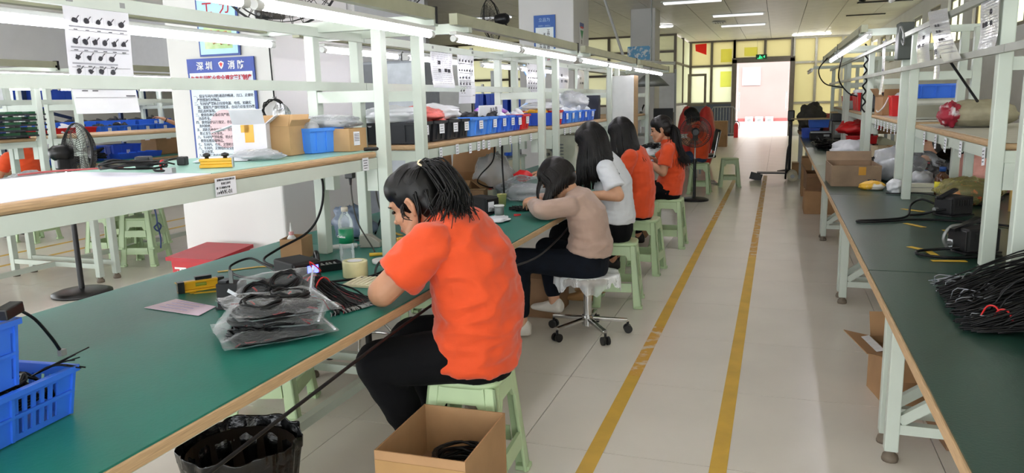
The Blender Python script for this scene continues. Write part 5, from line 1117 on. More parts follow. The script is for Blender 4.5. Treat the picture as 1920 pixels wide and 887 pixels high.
# hanging sheets on the top beams
M_SHEET = mat('laminated_sheet', '#e3e5ea', 0.18, var=0.02, bump=0.12, bscale=14, coat=0.6)
def hang_sheet(label, x, y0, y1, z0, z1, kind=0, dx=0.0, face=1, seed=1, thin=False):
    t = thing('hanging_sheet', label, 'sheet', (x, (y0+y1)/2, z1)); w, h = y1-y0, z1-z0; s = face
    def P(u, v, d=0.0): return (s*(d+0.008*math.sin(v*5+seed)*v+0.003*math.sin(u*4+seed)), (u-0.5)*w+dx*v, -h*v)
    MB().grid(lambda u, v: P(u, v), 10, 14).obj('sheet', M_SHEET, t)
    rn = random.Random(seed); blk = MB(); lin_ = MB(); gr = MB()
    def rect(m, u0, u1, v0, v1, d=0.0016):
        m.add([P(u0, v0, d), P(u1, v0, d), P(u1, v1, d), P(u0, v1, d)], [(0, 1, 2, 3)])
    def blob_(m, u, v, ru, rv):
        pts = []; k = 9
        for i in range(k): a = 2*math.pi*i/k; q = rn.uniform(0.65, 1.15); pts.append(P(u+ru*q*math.cos(a), v+rv*q*math.sin(a), 0.002))
        m.add(pts, [tuple(range(k))])
        m.add([P(u, v, 0.002), P(u+ru*0.25, v, 0.002), P(u+ru*1.7, v-rv*1.6, 0.002), P(u+ru*1.4, v-rv*1.7, 0.002)], [(0, 1, 2, 3)])
    if kind == 0:
        for v, n, u1 in ((0.18, 5, 0.95), (0.36, 6, 0.95), (0.5, 4, 0.76), (0.62, 4, 0.76)):
            for i in range(n):
                u = 0.06+(u1-0.06)*(i+0.5)/n; blob_(blk, u, v, 0.045, 0.028)
                if i: rect(gr, u-(u1-0.06)/n/2-0.002, u-(u1-0.06)/n/2+0.001, v-0.05, v+0.04)
                rect(lin_, u-0.03, u+0.03, v+0.072, v+0.08)
            rect(gr, 0.06, u1, v+0.045, v+0.06); rect(lin_, 0.05, 0.95, v+0.085, v+0.088)
        for u in (0.14, 0.3): blob_(blk, u, 0.75, 0.05, 0.025); rect(lin_, u, u+0.09, 0.79, 0.8)
        rect(lin_, 0.03, 0.97, 0.855, 0.858); rect(lin_, 0.82, 0.97, 0.835, 0.847)
    else:
        for k in range(16):
            v = 0.1+0.052*k; u = 0.08
            while u < 0.9: l = rn.uniform(0.05, 0.2); rect(gr, u, min(0.92, u+l), v, v+0.01); u += l+0.03
        for u, v in ((0.4, 0.36), (0.4, 0.56), (0.68, 0.55), (0.82, 0.56)): rect(blk, u-0.06, u+0.06, v-0.045, v+0.045)
    blk.obj('pictures', M_INK, t, kind='stuff')
    if lin_.v: lin_.obj('captions', mat('grey_ink', '#55565c', 0.6, var=0), t, kind='stuff')
    gr.obj('text_lines', mat('light_ink', '#a3a5ad', 0.6, var=0), t, kind='stuff')
    for u in (0.1, 0.9): MB().box(P(u, 0.0), (0.012, 0.02, 0.016)).obj('clip', M_GREYM, t)
    return t
hang_sheet('large sheet of connector pictures hanging over the near shelf', -1.955, 1.69, 1.93, 1.432, 1.762, 0, 0.0, 1, 2)
hang_sheet('glossy work instruction sheet hung beside the narrow picture sheet', -1.955, 4.15, 4.47, 1.53, 1.765, 1, 0.01, 1, 3)
hang_sheet('narrow connector picture sheet hung below the second rail', -1.955, 4.56, 4.83, 1.43, 1.765, 0, -0.01, 1, 4)
hang_sheet('narrow curled picture sheet hung past the blue air hose', -1.955, 6.0, 6.35, 1.42, 1.74, 0, -0.05, 1, 5)
hang_sheet('work sheet hung above the red and blue bins', -1.955, 6.85, 7.3, 1.5, 1.76, 1, 0.0, 1, 6)
hang_sheet('slim work sheet hung last before the white cabinet', -1.955, 7.65, 7.95, 1.5, 1.74, 1, 0.0, 1, 7)
# ================================================================ shelf bins of the second and third benches
def row(lst, x, d, z, grp):
    for (y0, y1, h, mt, lab, fill) in lst: bin_box(lab, (x-d/2, (y0+y1)/2, z), d, (y1-y0)-0.018, h, mt, 0, grp, (0.0, h*0.62), fill, True, seed=int(y0*10))
PINKW = mat('pink_parts', '#e0736c', 0.5, var=0.15, scale=25); WHT = mat('white_bags', '#dcdfe4', 0.4, var=0.05, bump=0.3, bscale=20); BLKC = mat('black_parts', '#22232a', 0.5, var=0.2, bump=0.4, bscale=40)
row([(3.43, 3.62, 0.105, M_BLKBOX, 'black bin of white bags, first on the second shelf', WHT), (3.63, 3.81, 0.105, M_BLKBOX, 'black bin of pink parts, second on the second shelf', PINKW), (3.82, 3.99, 0.105, M_BLKBOX, 'black bin with pink and white bags, third on the second shelf', PINKW), (4.0, 4.13, 0.105, M_BLKBOX, 'narrow black bin next to the light blue bins', WHT),
     (4.15, 4.44, 0.105, M_BLUEL, 'widest light blue bin on the second shelf', None), (4.45, 4.62, 0.105, M_BLUEL, 'light blue bin right after the widest one', BLKC), (4.63, 4.8, 0.105, M_BLUE, 'blue bin in the middle of the second shelf', BLKC), (4.81, 4.96, 0.105, M_BLUE, 'blue bin before the narrow blue one', WHT), (4.97, 5.1, 0.1, M_BLUED, 'narrow deep blue bin beside the red bin', None), (5.11, 5.3, 0.105, M_RED, 'red bin at the far end of the second shelf', WHT)], -1.71, 0.36, ZS+0.001, 'bins on the second shelf')
row([(5.86, 5.99, 0.1, M_BLUED, 'deep blue bin with an amber roll on the third shelf', mat('amber_parts', '#d9a017', 0.5)), (6.0, 6.2, 0.115, M_RED, 'red bin on the third shelf under white papers', WHT), (6.22, 6.38, 0.1, M_BLUE, 'blue bin right after the third shelf red bin', BLKC), (6.4, 6.62, 0.1, M_BLUEL, 'light blue bin in the middle of the third shelf', WHT), (6.64, 6.85, 0.1, M_BLUEL, 'light blue bin second from the far end of the third shelf', WHT), (6.87, 7.08, 0.1, M_BLUE, 'blue bin near the far end of the third shelf', WHT), (7.1, 7.4, 0.1, M_BLUE, 'last blue bin on the third shelf, by the dark tower', WHT)], -1.71, 0.36, ZS+0.001, 'bins on the third shelf')
for k, y in enumerate((3.47, 3.64, 3.86, 4.05, 4.18, 4.26, 4.35, 4.55, 4.75, 4.95, 5.2)):
    tag_card('white paper tag on the second shelf edge, number %s from the near post' % ['one', 'two', 'three', 'four', 'five', 'six', 'seven', 'eight', 'nine', 'ten', 'eleven'][k], (-1.676, y, 1.175+0.004*(k % 3)), math.pi/2+0.05*(k % 2), 0.04, 0.055)
for k, y in enumerate((5.95, 6.12, 6.3, 6.55, 6.8, 7.1)):
    tag_card('white paper tag on the third shelf edge, %s along it' % ['first', 'second', 'third', 'fourth', 'fifth', 'sixth'][k], (-1.676, y, 1.178), math.pi/2, 0.04, 0.055)
lump((0, 0, 0.03), (0.16, 0.2, 0.05), 31, 0.3, flat=-0.02)
bag('white plastic bag heaped on the first black bins', (-1.88, 3.5, ZS+0.108), (0.15, 0.11, 0.045), 33, WHT)
bag('pink bag of parts heaped on the black bins', (-1.86, 3.75, ZS+0.108), (0.14, 0.13, 0.04), 35, PINKW)
bag('white bag with black print beside the widest light blue bin', (-1.86, 4.0, ZS+0.108), (0.13, 0.09, 0.045), 37, WHT)
t = thing('name_plate', 'white plate with black figures standing on the light blue bins', 'sign', (-1.8, 4.72, ZS+0.109), math.pi/2); MB().box((0, 0, 0.035), (0.42, 0.012, 0.07), euler(0.1, 0, 0)).obj('plate', M_WHITE, t, bevel=0.005); text('lettering', 'R 3 用', 0.05, M_INK, t, (0.04, -0.011, 0.034), (math.pi/2-0.1, 0, 0), 'CENTER')
bag('purple plastic bag over the narrow blue bin', (-1.95, 5.1, ZS+0.108), (0.1, 0.14, 0.03), 38, mat('purple_bag', '#a65fc0', 0.4))
bag('white papers heaped on the third shelf red bin', (-1.87, 6.15, ZS+0.118), (0.14, 0.22, 0.035), 40, WHT); bag('clear bag bulging over the last blue bins', (-1.9, 7.15, ZS+0.104), (0.15, 0.3, 0.09), 41, M_FILMW)
t = thing('computer_tower', 'dark blue black tower case standing at the third shelf end', 'computer', (-1.82, 7.72, ZS)); MB().box((0, 0, 0.12), (0.16, 0.09, 0.24)).obj('case', mat('navy_case', '#1d2233', 0.5), t, bevel=0.006); MB().box((0.082, 0, 0.18), (0.004, 0.07, 0.03)).obj('drive_bay', M_BLACK, t)
# white backed cabinet on the bench
t = thing('open_cabinet', 'white backed wooden cabinet standing on the bench beyond the bins', 'cabinet', (-1.565, 7.91, ZB))
MB().box((0, 0, 0.46), (0.29, 0.012, 0.92)).obj('back_panel', M_WHITE, t)
for s in (-1, 1): MB().box((s*0.139, 0.13, 0.46), (0.012, 0.25, 0.92)).obj('side_panel', M_WOOD, t)
for z in (0.01, 0.3, 0.6, 0.915): MB().box((0, 0.13, z), (0.265, 0.24, 0.012)).obj('shelf_board', M_WOOD, t)
# things under the second shelf, on the bench
c = carton('large brown carton with raised flaps under the second shelf', (-2.245, 5.22, ZB), 0.42, 0.62, 0.14, 0.0, M_CARDI, [(2, 0.25, 0.27), (0, 2.3, 0.1), (1, 2.2, 0.12), (3, 0.05, 0.27)])
carton('small closed brown carton before the large one under the second shelf', (-1.98, 4.86, ZB), 0.14, 0.16, 0.085, 0.2, M_CARDD, closed=True)
bag('clear plastic bag heap under the second shelf by the upright cord', (-1.98, 5.2, ZB), (0.13, 0.15, 0.16), 51, M_FILMW)
t = thing('hung_coil', 'black cable coil hung under the second shelf', 'cable', (-1.75, 3.75, 1.06)); loops((0, 0, 0), 0.055, 6, 6, 0.3, r=0.006, ax=(V(0, 1, 0), V(0, 0, 1), V(1, 0, 0))).obj('coil', M_CABLE, t); MB().tube([(0, -0.03, 0), (0.0, -0.04, -0.1), (0.01, -0.03, -0.2), (0.0, 0.0, -0.305)], 0.006).obj('lead', M_CABLE, t); MB().tube([(0, 0, 0.05), (0, 0, 0.1)], 0.003).obj('hook', M_GREYM, t); MB().tube([(0, 0.04, 0), (0.0, 0.1, -0.1), (0.01, 0.15, -0.2), (0.0, 0.22, -0.305)], 0.005).obj('lead', M_CABLE, t)
s2 = station('black solder station with pale front plate under the second shelf', (-1.72, 4.33, ZB), 1.2, lcd=False); MB().box((-0.02, -0.087, 0.05), (0.05, 0.003, 0.06)).obj('face_plate', M_PAPER, s2)
t = thing('solder_spool', 'steel grey spool of solder wire on the bench beyond the ponytail', 'spool', (-1.575, 4.23, ZB)); MB().lathe([(0.03, 0), (0.032, 0.002), (0.032, 0.006), (0.027, 0.007), (0.027, 0.062), (0.032, 0.063), (0.032, 0.068), (0.03, 0.07), (0.008, 0.07)], 22).obj('spool', M_WHITE, t); MB().lathe([(0.028, 0.008), (0.0295, 0.02), (0.0295, 0.05), (0.028, 0.061)], 22).obj('wire', M_GREYM, t)
t = thing('plastic_cup', 'yellowish clear cup beside the solder station', 'cup', (-1.7, 4.62, ZB)); MB().lathe([(0.001, 0.003), (0.026, 0.002), (0.033, 0.085), (0.035, 0.086), (0.031, 0.084), (0.025, 0.005)], 18).obj('cup', film('yellow_cup', '#e9e69a', 0.4, 0.1, 0.1), t); MB().lathe([(0.001, 0.004), (0.026, 0.004), (0.0295, 0.05), (0.001, 0.05)], 16).obj('liquid', mat('yellow_liquid', '#cfc85e', 0.2, trans=0.3), t)
bag('open clear bag of red parts on the bench under the reaching hand', (-1.66, 5.02, ZB), (0.2, 0.17, 0.085), 61, M_FILM, M_FILMW, 0.7)
t = thing('parts_heap', 'red terminal parts in the open clear bag', 'parts', (-1.72, 5.12, ZB+0.13)); lump((0, 0, 0.025), (0.06, 0.05, 0.035), 8, 0.3).obj('parts', M_RED, t, kind='stuff')
t = thing('zip_bag', 'small zip bag of white labels on the bench by the orange shoulder', 'bag', (-1.53, 4.04, ZB)); lump((0, 0, 0.012), (0.07, 0.09, 0.014), 71, 0.35, flat=-0.012).obj('bag_film', WHT, t)
t = thing('wire_heap', 'tangle of black leads before the beige top woman', 'cables', (-1.5, 4.5, ZB)); wires(9, lambda rn: [(rn.uniform(-0.1, 0.1), rn.uniform(-0.06, 0.06), 0.005+rn.uniform(0, 0.02)) for _ in range(5)], 0.0045, 4, res=5).obj('wires', M_CABLE, t, kind='stuff')
t = thing('red_connector', 'small red connector lying alone on the bench', 'connector', (-1.48, 4.27, ZB)); MB().box((0, 0, 0.005), (0.03, 0.02, 0.01), rotz(0.4)).box((0.015, 0.012, 0.005), (0.014, 0.02, 0.008), rotz(1.0)).obj('body', M_RED, t, bevel=0.001)
t = thing('white_case', 'white electrical box with a red key under the second shelf', 'box', (-1.98, 5.02, ZB), 0.1); MB().box((0, 0, 0.035), (0.16, 0.12, 0.06)).obj('case', mat('cream_case', '#d7d6c4', 0.4), t, bevel=0.005); MB().box((0.03, 0.0, 0.068), (0.05, 0.03, 0.006)).obj('key', M_RED, t)
cable('black cord looping from the shelf tags down to the white electrical box', [(-1.74, 4.62, 1.16), (-1.78, 4.68, 1.05), (-1.9, 4.76, 0.95), (-1.98, 4.9, 0.88), (-1.94, 5.0, 0.835), (-1.9, 5.05, 0.83)], 0.005)
cable('thick black lead with a ferrite hanging beside the middle post', [(-1.72, 4.7, 1.16), (-1.73, 4.73, 1.0), (-1.72, 4.72, 0.87), (-1.73, 4.75, 0.8)], 0.006)
for k, (y, z) in enumerate(((5.9, 0.94), (6.2, 0.94), (6.55, 0.95))): bin_box('blue bin hung on the cross rack behind, ' + ['by the clear bag', 'middle one', 'nearest the white machine'][k], (-2.35, y, z), 0.16, 0.24, 0.13, M_BLUE, 0, 'blue bins behind the second bench', (0, 0.07))
t = thing('bin_stand', 'low white stand carrying the blue bins behind the bench', 'stand', (-2.35, 6.22, ZB)); MB().bx(-0.12, 0.12, -0.55, 0.55, 0.17, 0.188).obj('top', M_STEEL, t)
for a in (-0.5, 0.5):
    for b in (-0.1, 0.1): MB().bx(b-0.015, b+0.015, a-0.015, a+0.015, 0, 0.17).obj('leg', M_STEEL, t)
t = thing('wire_machine', 'cream wire cutting machine with vents on the third bench', 'machine', (-1.95, 7.1, ZB)); MB().box((0, 0, 0.19), (0.34, 0.42, 0.34)).obj('case', mat('cream_case', '#d7d6c4', 0.4), t, bevel=0.01)
for k in range(6): MB().box((0.0, -0.212, 0.12+0.03*k), (0.1, 0.004, 0.012)).obj('vent_slot', M_GREYM, t); MB().box((0.172, -0.05, 0.12+0.03*k), (0.004, 0.12, 0.012)).obj('vent_slot', M_GREYM, t)
for sx in (-1, 1):
    for sy in (-1, 1): MB().cyl((sx*0.13, sy*0.17, 0), (sx*0.13, sy*0.17, 0.02), 0.015, n=10).obj('foot', M_BLACK, t)
MB().torus((-0.1, -0.24, 0.18), 0.06, 0.012, (0, 1, 0), 20, 6).obj('feed_wheel', M_GREYM, t); MB().cyl((-0.1, -0.2, 0.18), (-0.1, -0.25, 0.18), 0.015, n=10).obj('axle', M_GREYM, t)
t = thing('green_switch_box', 'small bright green box with a black hole beside the cream machine', 'box', (-1.83, 6.4, ZB)); MB().box((0, 0, 0.055), (0.12, 0.1, 0.11)).obj('case', mat('bright_green', '#7fc63c', 0.4), t, bevel=0.005); MB().cyl((0, -0.05, 0.06), (0, -0.053, 0.06), 0.012, n=12).obj('hole', M_BLACK, t)
MB().tube([(0, 0, 0.1), (0.02, 0, 0.16), (0.03, 0.0, 0.24)], 0.006).obj('lead', M_CABLE, t)
t = thing('parts_pile', 'white bags and black leads heaped on the last bench', 'bags', (-1.42, 9.2, ZB+0.006)); lump((0, 0, 0.05), (0.13, 0.6, 0.07), 81, 0.35, flat=-0.05).obj('bags', WHT, t, kind='stuff'); wires(16, lambda rn: [(rn.uniform(-0.1, 0.12), rn.uniform(-0.5, 0.4), 0.08+rn.uniform(0, 0.06)) for _ in range(4)], 0.008, 9).obj('leads', M_CABLE, t, kind='stuff')
t = thing('small_part', 'small dark part held up in the low ponytail woman’s fingers', 'part', (-1.215, 7.24, 0.935)); MB().box((0, 0, 0), (0.04, 0.012, 0.012), euler(0, 0.5, 0.3)).obj('part', M_BLACK, t)
t = thing('wrist_band', 'pale blue wrist band on the low ponytail woman', 'band', (-1.125, 7.17, 0.825)); MB().torus((0, 0, 0), 0.034, 0.009, (-0.75, 0.3, 0.5), 18, 6).obj('band', mat('pale_blue_band', '#b8c6dc', 0.5), t)
t = thing('wrist_band', 'blue anti-static wrist band on the beige top woman', 'band', (-1.358, 4.25, 0.823)); MB().torus((0, 0, 0), 0.03, 0.007, (-0.55, 0.8, 0.0), 18, 6).obj('band', mat('blue_band', '#4d63b8', 0.5), t)
# blue air hose hanging from the rail
cable('light blue air hose looped from the back rail', [(-2.3, 6.95, 1.8), (-2.3, 7.0, 1.7), (-2.28, 7.15, 1.64), (-2.26, 7.35, 1.62), (-2.26, 7.5, 1.68), (-2.27, 7.45, 1.76), (-2.28, 7.25, 1.6), (-2.28, 7.05, 1.45), (-2.28, 6.8, 1.38), (-2.28, 6.5, 1.33)], 0.012, mat('blue_hose', '#8fb6e6', 0.3))
# ================================================================ posters on the columns, red box, fans
RX = (math.pi/2, 0, 0)
t = thing('fire_poster', 'blue fire safety rules poster on the near column', 'poster', (-3.005, 3.588, 1.39)); W_, H_ = 0.465, 0.66
MB().box((0, 0, 0), (W_, 0.006, H_)).obj('border', mat('navy_border', '#1f3f8f', 0.4, var=0), t); MB().box((0, -0.004, -0.03), (W_-0.028, 0.004, H_-0.1)).obj('panel', mat('pale_blue_panel', '#cfdcea', 0.4, scale=3, var=0.06), t)
MB().box((0, -0.0035, H_/2-0.042), (W_, 0.004, 0.084)).obj('header', mat('header_blue', '#203f9c', 0.4, var=0.1, scale=12), t)
text('lettering', '深 圳', 0.05, M_WHITE, t, (-0.165, -0.0065, H_/2-0.045), RX, bold=0.001); text('lettering', '消 防', 0.05, M_WHITE, t, (0.055, -0.0065, H_/2-0.045), RX, bold=0.001)
m = MB().prism([(0.02, 0.014), (0.012, -0.008), (0, -0.022), (-0.012, -0.008), (-0.02, 0.014), (-0.008, 0.02), (0, 0.024), (0.008, 0.02)], 0.002, Matrix(((1, 0, 0), (0, 0, -1), (0, 1, 0))), (0.01, -0.0055, H_/2-0.042)); em = m.obj('emblem', M_WHITE, t); MB().prism([(0.012, 0.006), (0, -0.012), (-0.012, 0.006), (0, 0.014)], 0.001, Matrix(((1, 0, 0), (0, 0, -1), (0, 1, 0))), (0.01, -0.0078, H_/2-0.04)).obj('emblem_core', M_RED, em)
text('lettering', '生产车间防火安全规定管理制度', 0.033, M_INKR, t, (-0.0, -0.0075, H_/2-0.115), RX, 'CENTER', bold=0.0009, sx=0.92)
MB().cyl((0, -0.0062, -0.07), (0, -0.0066, -0.07), 0.11, n=30).obj('watermark', mat('pink_watermark', '#d9bfc6', 0.5, var=0.05), t)
body = ['一、保证车间内消防通道的畅通，出口、走廊处', '    严禁摆放任何物品。', '二、车间内严禁私自拉接电源、电线，如确实', '    需、需报生产部经理批准，由动力设备室办理，', '    用后及时拆除。', '三、使用各种设备必须严格遵守操作规程，严禁', '    违章作业。', '四、使用锅炉运行规定，参加培训后，定期异常', '    及时检修。', '五、消防各种电气设备，按规定定期检修进行，', '    防止发生火灾事故。', '六、车间内严禁吸烟、明火作业，不准', '    使用易燃易爆物品。', '七、车间内、仓库、定期检查消防器材', '八、车间内、定期组织安全检查', '    定点放置。', '九、当日工作结束后，切断', '    开关，电源，确认安全', '十、发现火险隐患及时报告']
text('body_text', '\n'.join(body), 0.0205, M_INK, t, (-0.205, -0.0072, -0.075), RX, line=1.04, spacing=0.95)
t = thing('slogan_poster', 'pale blue slogan poster with a picture above the fire poster', 'poster', (-3.0, 3.588, 2.0)); MB().box((0, 0, 0), (0.28, 0.006, 0.54)).obj('border', mat('navy_border', '#1f3f8f', 0.4, var=0), t); MB().box((0, -0.004, 0), (0.258, 0.004, 0.518)).obj('panel', mat('sky_panel', '#a9d3e6', 0.4, var=0.08, scale=6), t)
for s, ch in ((-0.06, '找\n工'), (0.06, '努\n力')):
    a, b_ = ch.split('\n'); text('lettering', a, 0.075, M_INK if s < 0 else M_INKR, t, (s, -0.0068, 0.075), RX, 'CENTER', bold=0.001); text('lettering', b_, 0.075, M_INKR, t, (s, -0.0068, -0.01), RX, 'CENTER', bold=0.001)
p_ = MB().box((0.0, -0.0064, -0.17), (0.19, 0.001, 0.12)).obj('picture', mat('picture_green', '#a8c98a', 0.5, scale=9, col2='#d9dfc4'), t)
for k in range(3): MB().cyl((-0.05+0.05*k, -0.0072, -0.13-0.005*k), (-0.02+0.05*k, -0.0072, -0.2-0.005*k), 0.014, n=8).obj('painted_pencil', mat('picture_tan', '#c99a72', 0.5), p_)
t = thing('cable_coil', 'coil of black cable hung on the near column corner', 'cable', (-2.655, 3.592, 1.42)); loops((0, -0.012, 0), 0.062, 3, 5, 0.35, r=0.004, ax=(V(1, 0, 0), V(0, 0, 1), V(0, -1, 0))).obj('coil', M_CABLE, t); MB().tube([(0, -0.01, 0.065), (-0.006, -0.008, 0.25), (-0.01, -0.006, 0.44)], 0.004).obj('lead', M_CABLE, t); MB().tube([(0.055, -0.012, 0), (0.07, -0.012, -0.1), (0.075, -0.01, -0.25), (0.075, -0.008, -0.4)], 0.004).obj('lead', M_CABLE, t); MB().cyl((0, 0.008, 0.07), (0, -0.02, 0.07), 0.004, n=8).obj('hook', M_GREYM, t)
# red fire extinguisher box
t = thing('extinguisher_box', 'red metal fire box with a sloping lid beside the near column', 'box', (-3.0, 3.36, 0)); M_FB = mat('fire_box_red', '#b51420', 0.4, var=0.05)
MB().bx(-0.15, 0.15, -0.14, 0.15, 0, 0.58).obj('body', M_FB, t, bevel=0.006); MB().prism([(-0.165, 0.615), (0.165, 0.64), (0.165, 0.66), (-0.165, 0.635)], 0.33, Matrix(((0, 0, 1), (1, 0, 0), (0, 1, 0))), (-0.165, 0, 0)).obj('lid', mat('fire_lid_red', '#a81a28', 0.45, var=0.05), t)
MB().prism([(-0.14, 0.575), (0.15, 0.575), (0.15, 0.638), (-0.14, 0.616)], 0.30, Matrix(((0, 0, 1), (1, 0, 0), (0, 1, 0))), (-0.15, 0, 0)).obj('lid_skirt', M_FB, t)
text('lettering', '灭火器', 0.09, M_WHITE, t, (0, -0.1415, 0.53), RX, 'CENTER', bold=0.002)
# pedestal fan in the far aisle seen from behind
def pedestal(label, loc, rz, zc, R, tilt=0.0, spokes=44, base=0.2, logo=True):
    t = thing('pedestal_fan', label, 'fan', loc, rz); MB().lathe([(base, 0), (base, 0.02), (base*0.8, 0.035), (0.03, 0.05), (0.001, 0.05)], 28).obj('base', M_BLACK, t)
    MB().cyl((0, 0, 0.04), (0, 0, zc*0.6), 0.022, 0.02, 12).obj('pole', M_BLACK, t); MB().cyl((0, 0, zc*0.58), (0, 0, zc-0.08), 0.011, n=10).obj('inner_pole', M_CHROME, t); MB().cyl((0, 0, zc*0.56), (0, 0, zc*0.61), 0.028, n=12).obj('collar', M_BLACK, t)
    MB().box((0, 0.0, zc-0.07), (0.07, 0.14, 0.1)).obj('neck', M_BLACK, t, bevel=0.012)
    old = set(t.children); fan_head(t, R, 0.16, M_BLACK, spokes=spokes, logo=logo)
    for ch in [q for q in t.children if q not in old]: ch.location = (0, -0.1, zc); ch.rotation_euler = (tilt, 0, 0)
    return t
pedestal('black pedestal fan with a round guard standing before the seated orange shirt', (-1.07, 10.75, 0), 0.12, 0.96, 0.21, logo=True)
pedestal('large black pedestal fan seen from behind, between the far benches', (-5.2, 4.36, 0), math.radians(163), 1.12, 0.23, 0.05, 60, 0.22)
def wall_fan(label, loc, rz, tilt, R=0.3, spokes=36):
    t = thing('wall_fan', label, 'fan', loc, rz); k0 = 0; fan_head(t, R, 0.2, M_BLACK, spokes=spokes)
    for ch in list(t.children): ch.rotation_euler = (tilt, 0, 0)
    MB().tube([(0, 0.2, -0.04), (0, 0.26, -0.16), (0, 0.36, -0.2), (0, 0.46, -0.2)], 0.016).obj('arm', M_BLACK, t); MB().box((0, 0.475, -0.2), (0.16, 0.03, 0.05)).obj('wall_plate', M_BLACK, t, bevel=0.012)
    for s in (-1, 1): MB().cyl((s*0.06, 0.455, -0.2), (s*0.06, 0.45, -0.2), 0.009, n=10).obj('bolt', M_GREYM, t)
    return t
wall_fan('black wall fan fixed high on the near column', (-2.29, 3.2, 2.13), math.radians(43), 0.1, 0.31)
wall_fan('black wall fan seen edge-on beside the large poster column', (-3.87, 10.3, 2.56), math.radians(-90), 0.1, 0.3)
wall_fan('black wall fan against the ceiling behind the front rail', (-3.6, 6.9, 2.66), 0.4, 0.35, 0.32)
t = thing('fan_hanger', 'slim ceiling rod holding the wall fan behind the front rail', 'rod', (-3.79, 7.34, 2.45)); MB().cyl((0, 0, 0), (0, 0, CEIL-2.45), 0.018, n=10).obj('rod', M_GREYM, t); MB().cyl((0, 0, CEIL-2.47), (0, 0, CEIL-2.45), 0.06, n=16).obj('flange', M_GREYM, t)
# posters on the second column
t = thing('slogan_poster', 'blue vertical slogan poster on the second column', 'poster', (-3.0, 9.988, 2.2)); MB().box((0, 0, 0), (0.3, 0.006, 0.72)).obj('border', mat('royal_blue', '#1d56a8', 0.4, var=0.03), t); MB().box((0, -0.004, -0.07), (0.25, 0.004, 0.54)).obj('panel', mat('pale_cyan', '#d6e8ee', 0.4, var=0.02), t); MB().box((0, -0.0065, -0.07), (0.226, 0.001, 0.516)).obj('panel_inner', mat('poster_white', '#dfe6e8', 0.4, var=0.02), t)
text('lettering', '立品为', 0.055, mat('pale_lettering', '#a9c9ea', 0.5, var=0), t, (0, -0.006, 0.295), RX, 'CENTER'); text('lettering', '质量第一  信誉至上', 0.02, _mats['pale_lettering'], t, (0, -0.006, 0.22), RX, 'CENTER')
for x, s, red, z0 in ((0.055, '工作中保持质量的', '管控', 0.15), (0.0, '不懂就要自上请工', '', 0.105), (-0.055, '不把不良品传递', '', 0.06)):
    for k, ch in enumerate(s+red): text('lettering', ch, 0.043, M_INKR if k >= len(s) else M_INK, t, (x, -0.0085, z0-0.042*k), RX, 'CENTER', bold=0.0008)
t = thing('arrow_notice', 'narrow white notice with a green triangle on the column side', 'sign', (-2.592, 10.4, 2.17)); MB().box((0, 0, 0), (0.006, 0.22, 0.6)).obj('board', M_WHITE, t); MB().box((0.004, 0, 0.27), (0.003, 0.22, 0.06)).obj('header', mat('navy_border', '#1f3f8f', 0.4), t); MB().box((0.0045, 0, 0.24), (0.003, 0.16, 0.025)).obj('red_band', M_RED, t)
MB().prism([(-0.08, 0.2), (0.08, 0.2), (0, 0.09)], 0.003, Matrix(((0, 0, 1), (1, 0, 0), (0, 1, 0))), (0.003, 0, 0)).obj('triangle', mat('notice_green', '#2f9a5c', 0.5), t)
for k, ch in enumerate('消火栓箱'): text('lettering', ch, 0.06, M_INK, t, (0.0045, -0.02, 0.04-0.075*k), (math.pi/2, 0, math.pi/2), 'CENTER')
t = thing('notice_board', 'light blue notice plate on the farthest column', 'sign', (-2.98, 17.19, 2.42)); MB().box((0, 0, 0), (0.5, 0.01, 0.3)).obj('plate', mat('light_blue_plate', '#5fa8d8', 0.4, scale=12, col2='#e8f1f6', c2at=(0.5, 0.58)), t)
t = thing('duct_pipe', 'thin white pipe slanting from the ceiling past the farthest column', 'pipe', (-2.1, 11.0, 1.95)); MB().cyl((0, 0, 0), (-0.75, 1.5, CEIL-1.95), 0.02, n=10).obj('pipe', M_WHITE, t); MB().cyl((0, 0, -0.03), (0, 0, 0.03), 0.028, n=10).obj('joint', M_WHITE, t)
tube_light('unlit white tube crossing before the farthest column', -2.15, 11.0, 12.2, 1.95, False, x1=-1.55)
# ================================================================ on the dark benches along the wall
c = carton('worn open brown carton with orange stains on the dark bench', (0.56, 6.35, ZB), 0.34, 0.5, 0.155, 0.03, mat('grey_brown_card', '#85705a', 0.85, var=0.1, scale=7), [(2, 0.5, 0.08)])
MB().box((0.04, -0.2515, 0.115), (0.05, 0.001, 0.06)).obj('stain', mat('orange_stain', '#b5842f', 0.8), c)
for k in range(2): MB().box((0.09+0.035*k, -0.2515, 0.045), (0.022, 0.001, 0.018)).obj('print_mark', M_INK, c)
MB().box((0, 0.02, 0.06), (0.3, 0.44, 0.1)).obj('contents', M_CARD, c)
t = thing('yellow_packet', 'small yellow and white packet before the worn carton', 'packet', (0.66, 5.92, ZB)); lump((0, 0, 0.028), (0.085, 0.06, 0.034), 5, 0.2, flat=-0.027).obj('packet', mat('yellow_white_packet', '#e0ae2e', 0.4, scale=9, col2='#e8e4da', c2at=(0.54, 0.6)), t)
bag('bulging clear bag stuffed with white film beside the worn carton', (0.9, 6.55, ZB), (0.17, 0.13, 0.14), 21, M_FILMW, WHT, 0.7)
bag('torn clear bag leaning on the bottle', (1.02, 6.2, ZB), (0.15, 0.12, 0.13), 23, M_FILM, WHT, 0.45)
bag('small knotted white bag beside the rack post', (0.78, 5.75, ZB), (0.045, 0.05, 0.05), 25, WHT)
t = thing('white_block', 'low white box at the foot of the rack post', 'box', (0.97, 5.82, ZB)); MB().box((0, 0, 0.03), (0.26, 0.07, 0.06)).obj('box', mat('cream_case', '#d7d6c4', 0.4), t, bevel=0.003); MB().box((0, -0.036, 0.035), (0.25, 0.002, 0.003)).obj('seam', M_GREYM, t)
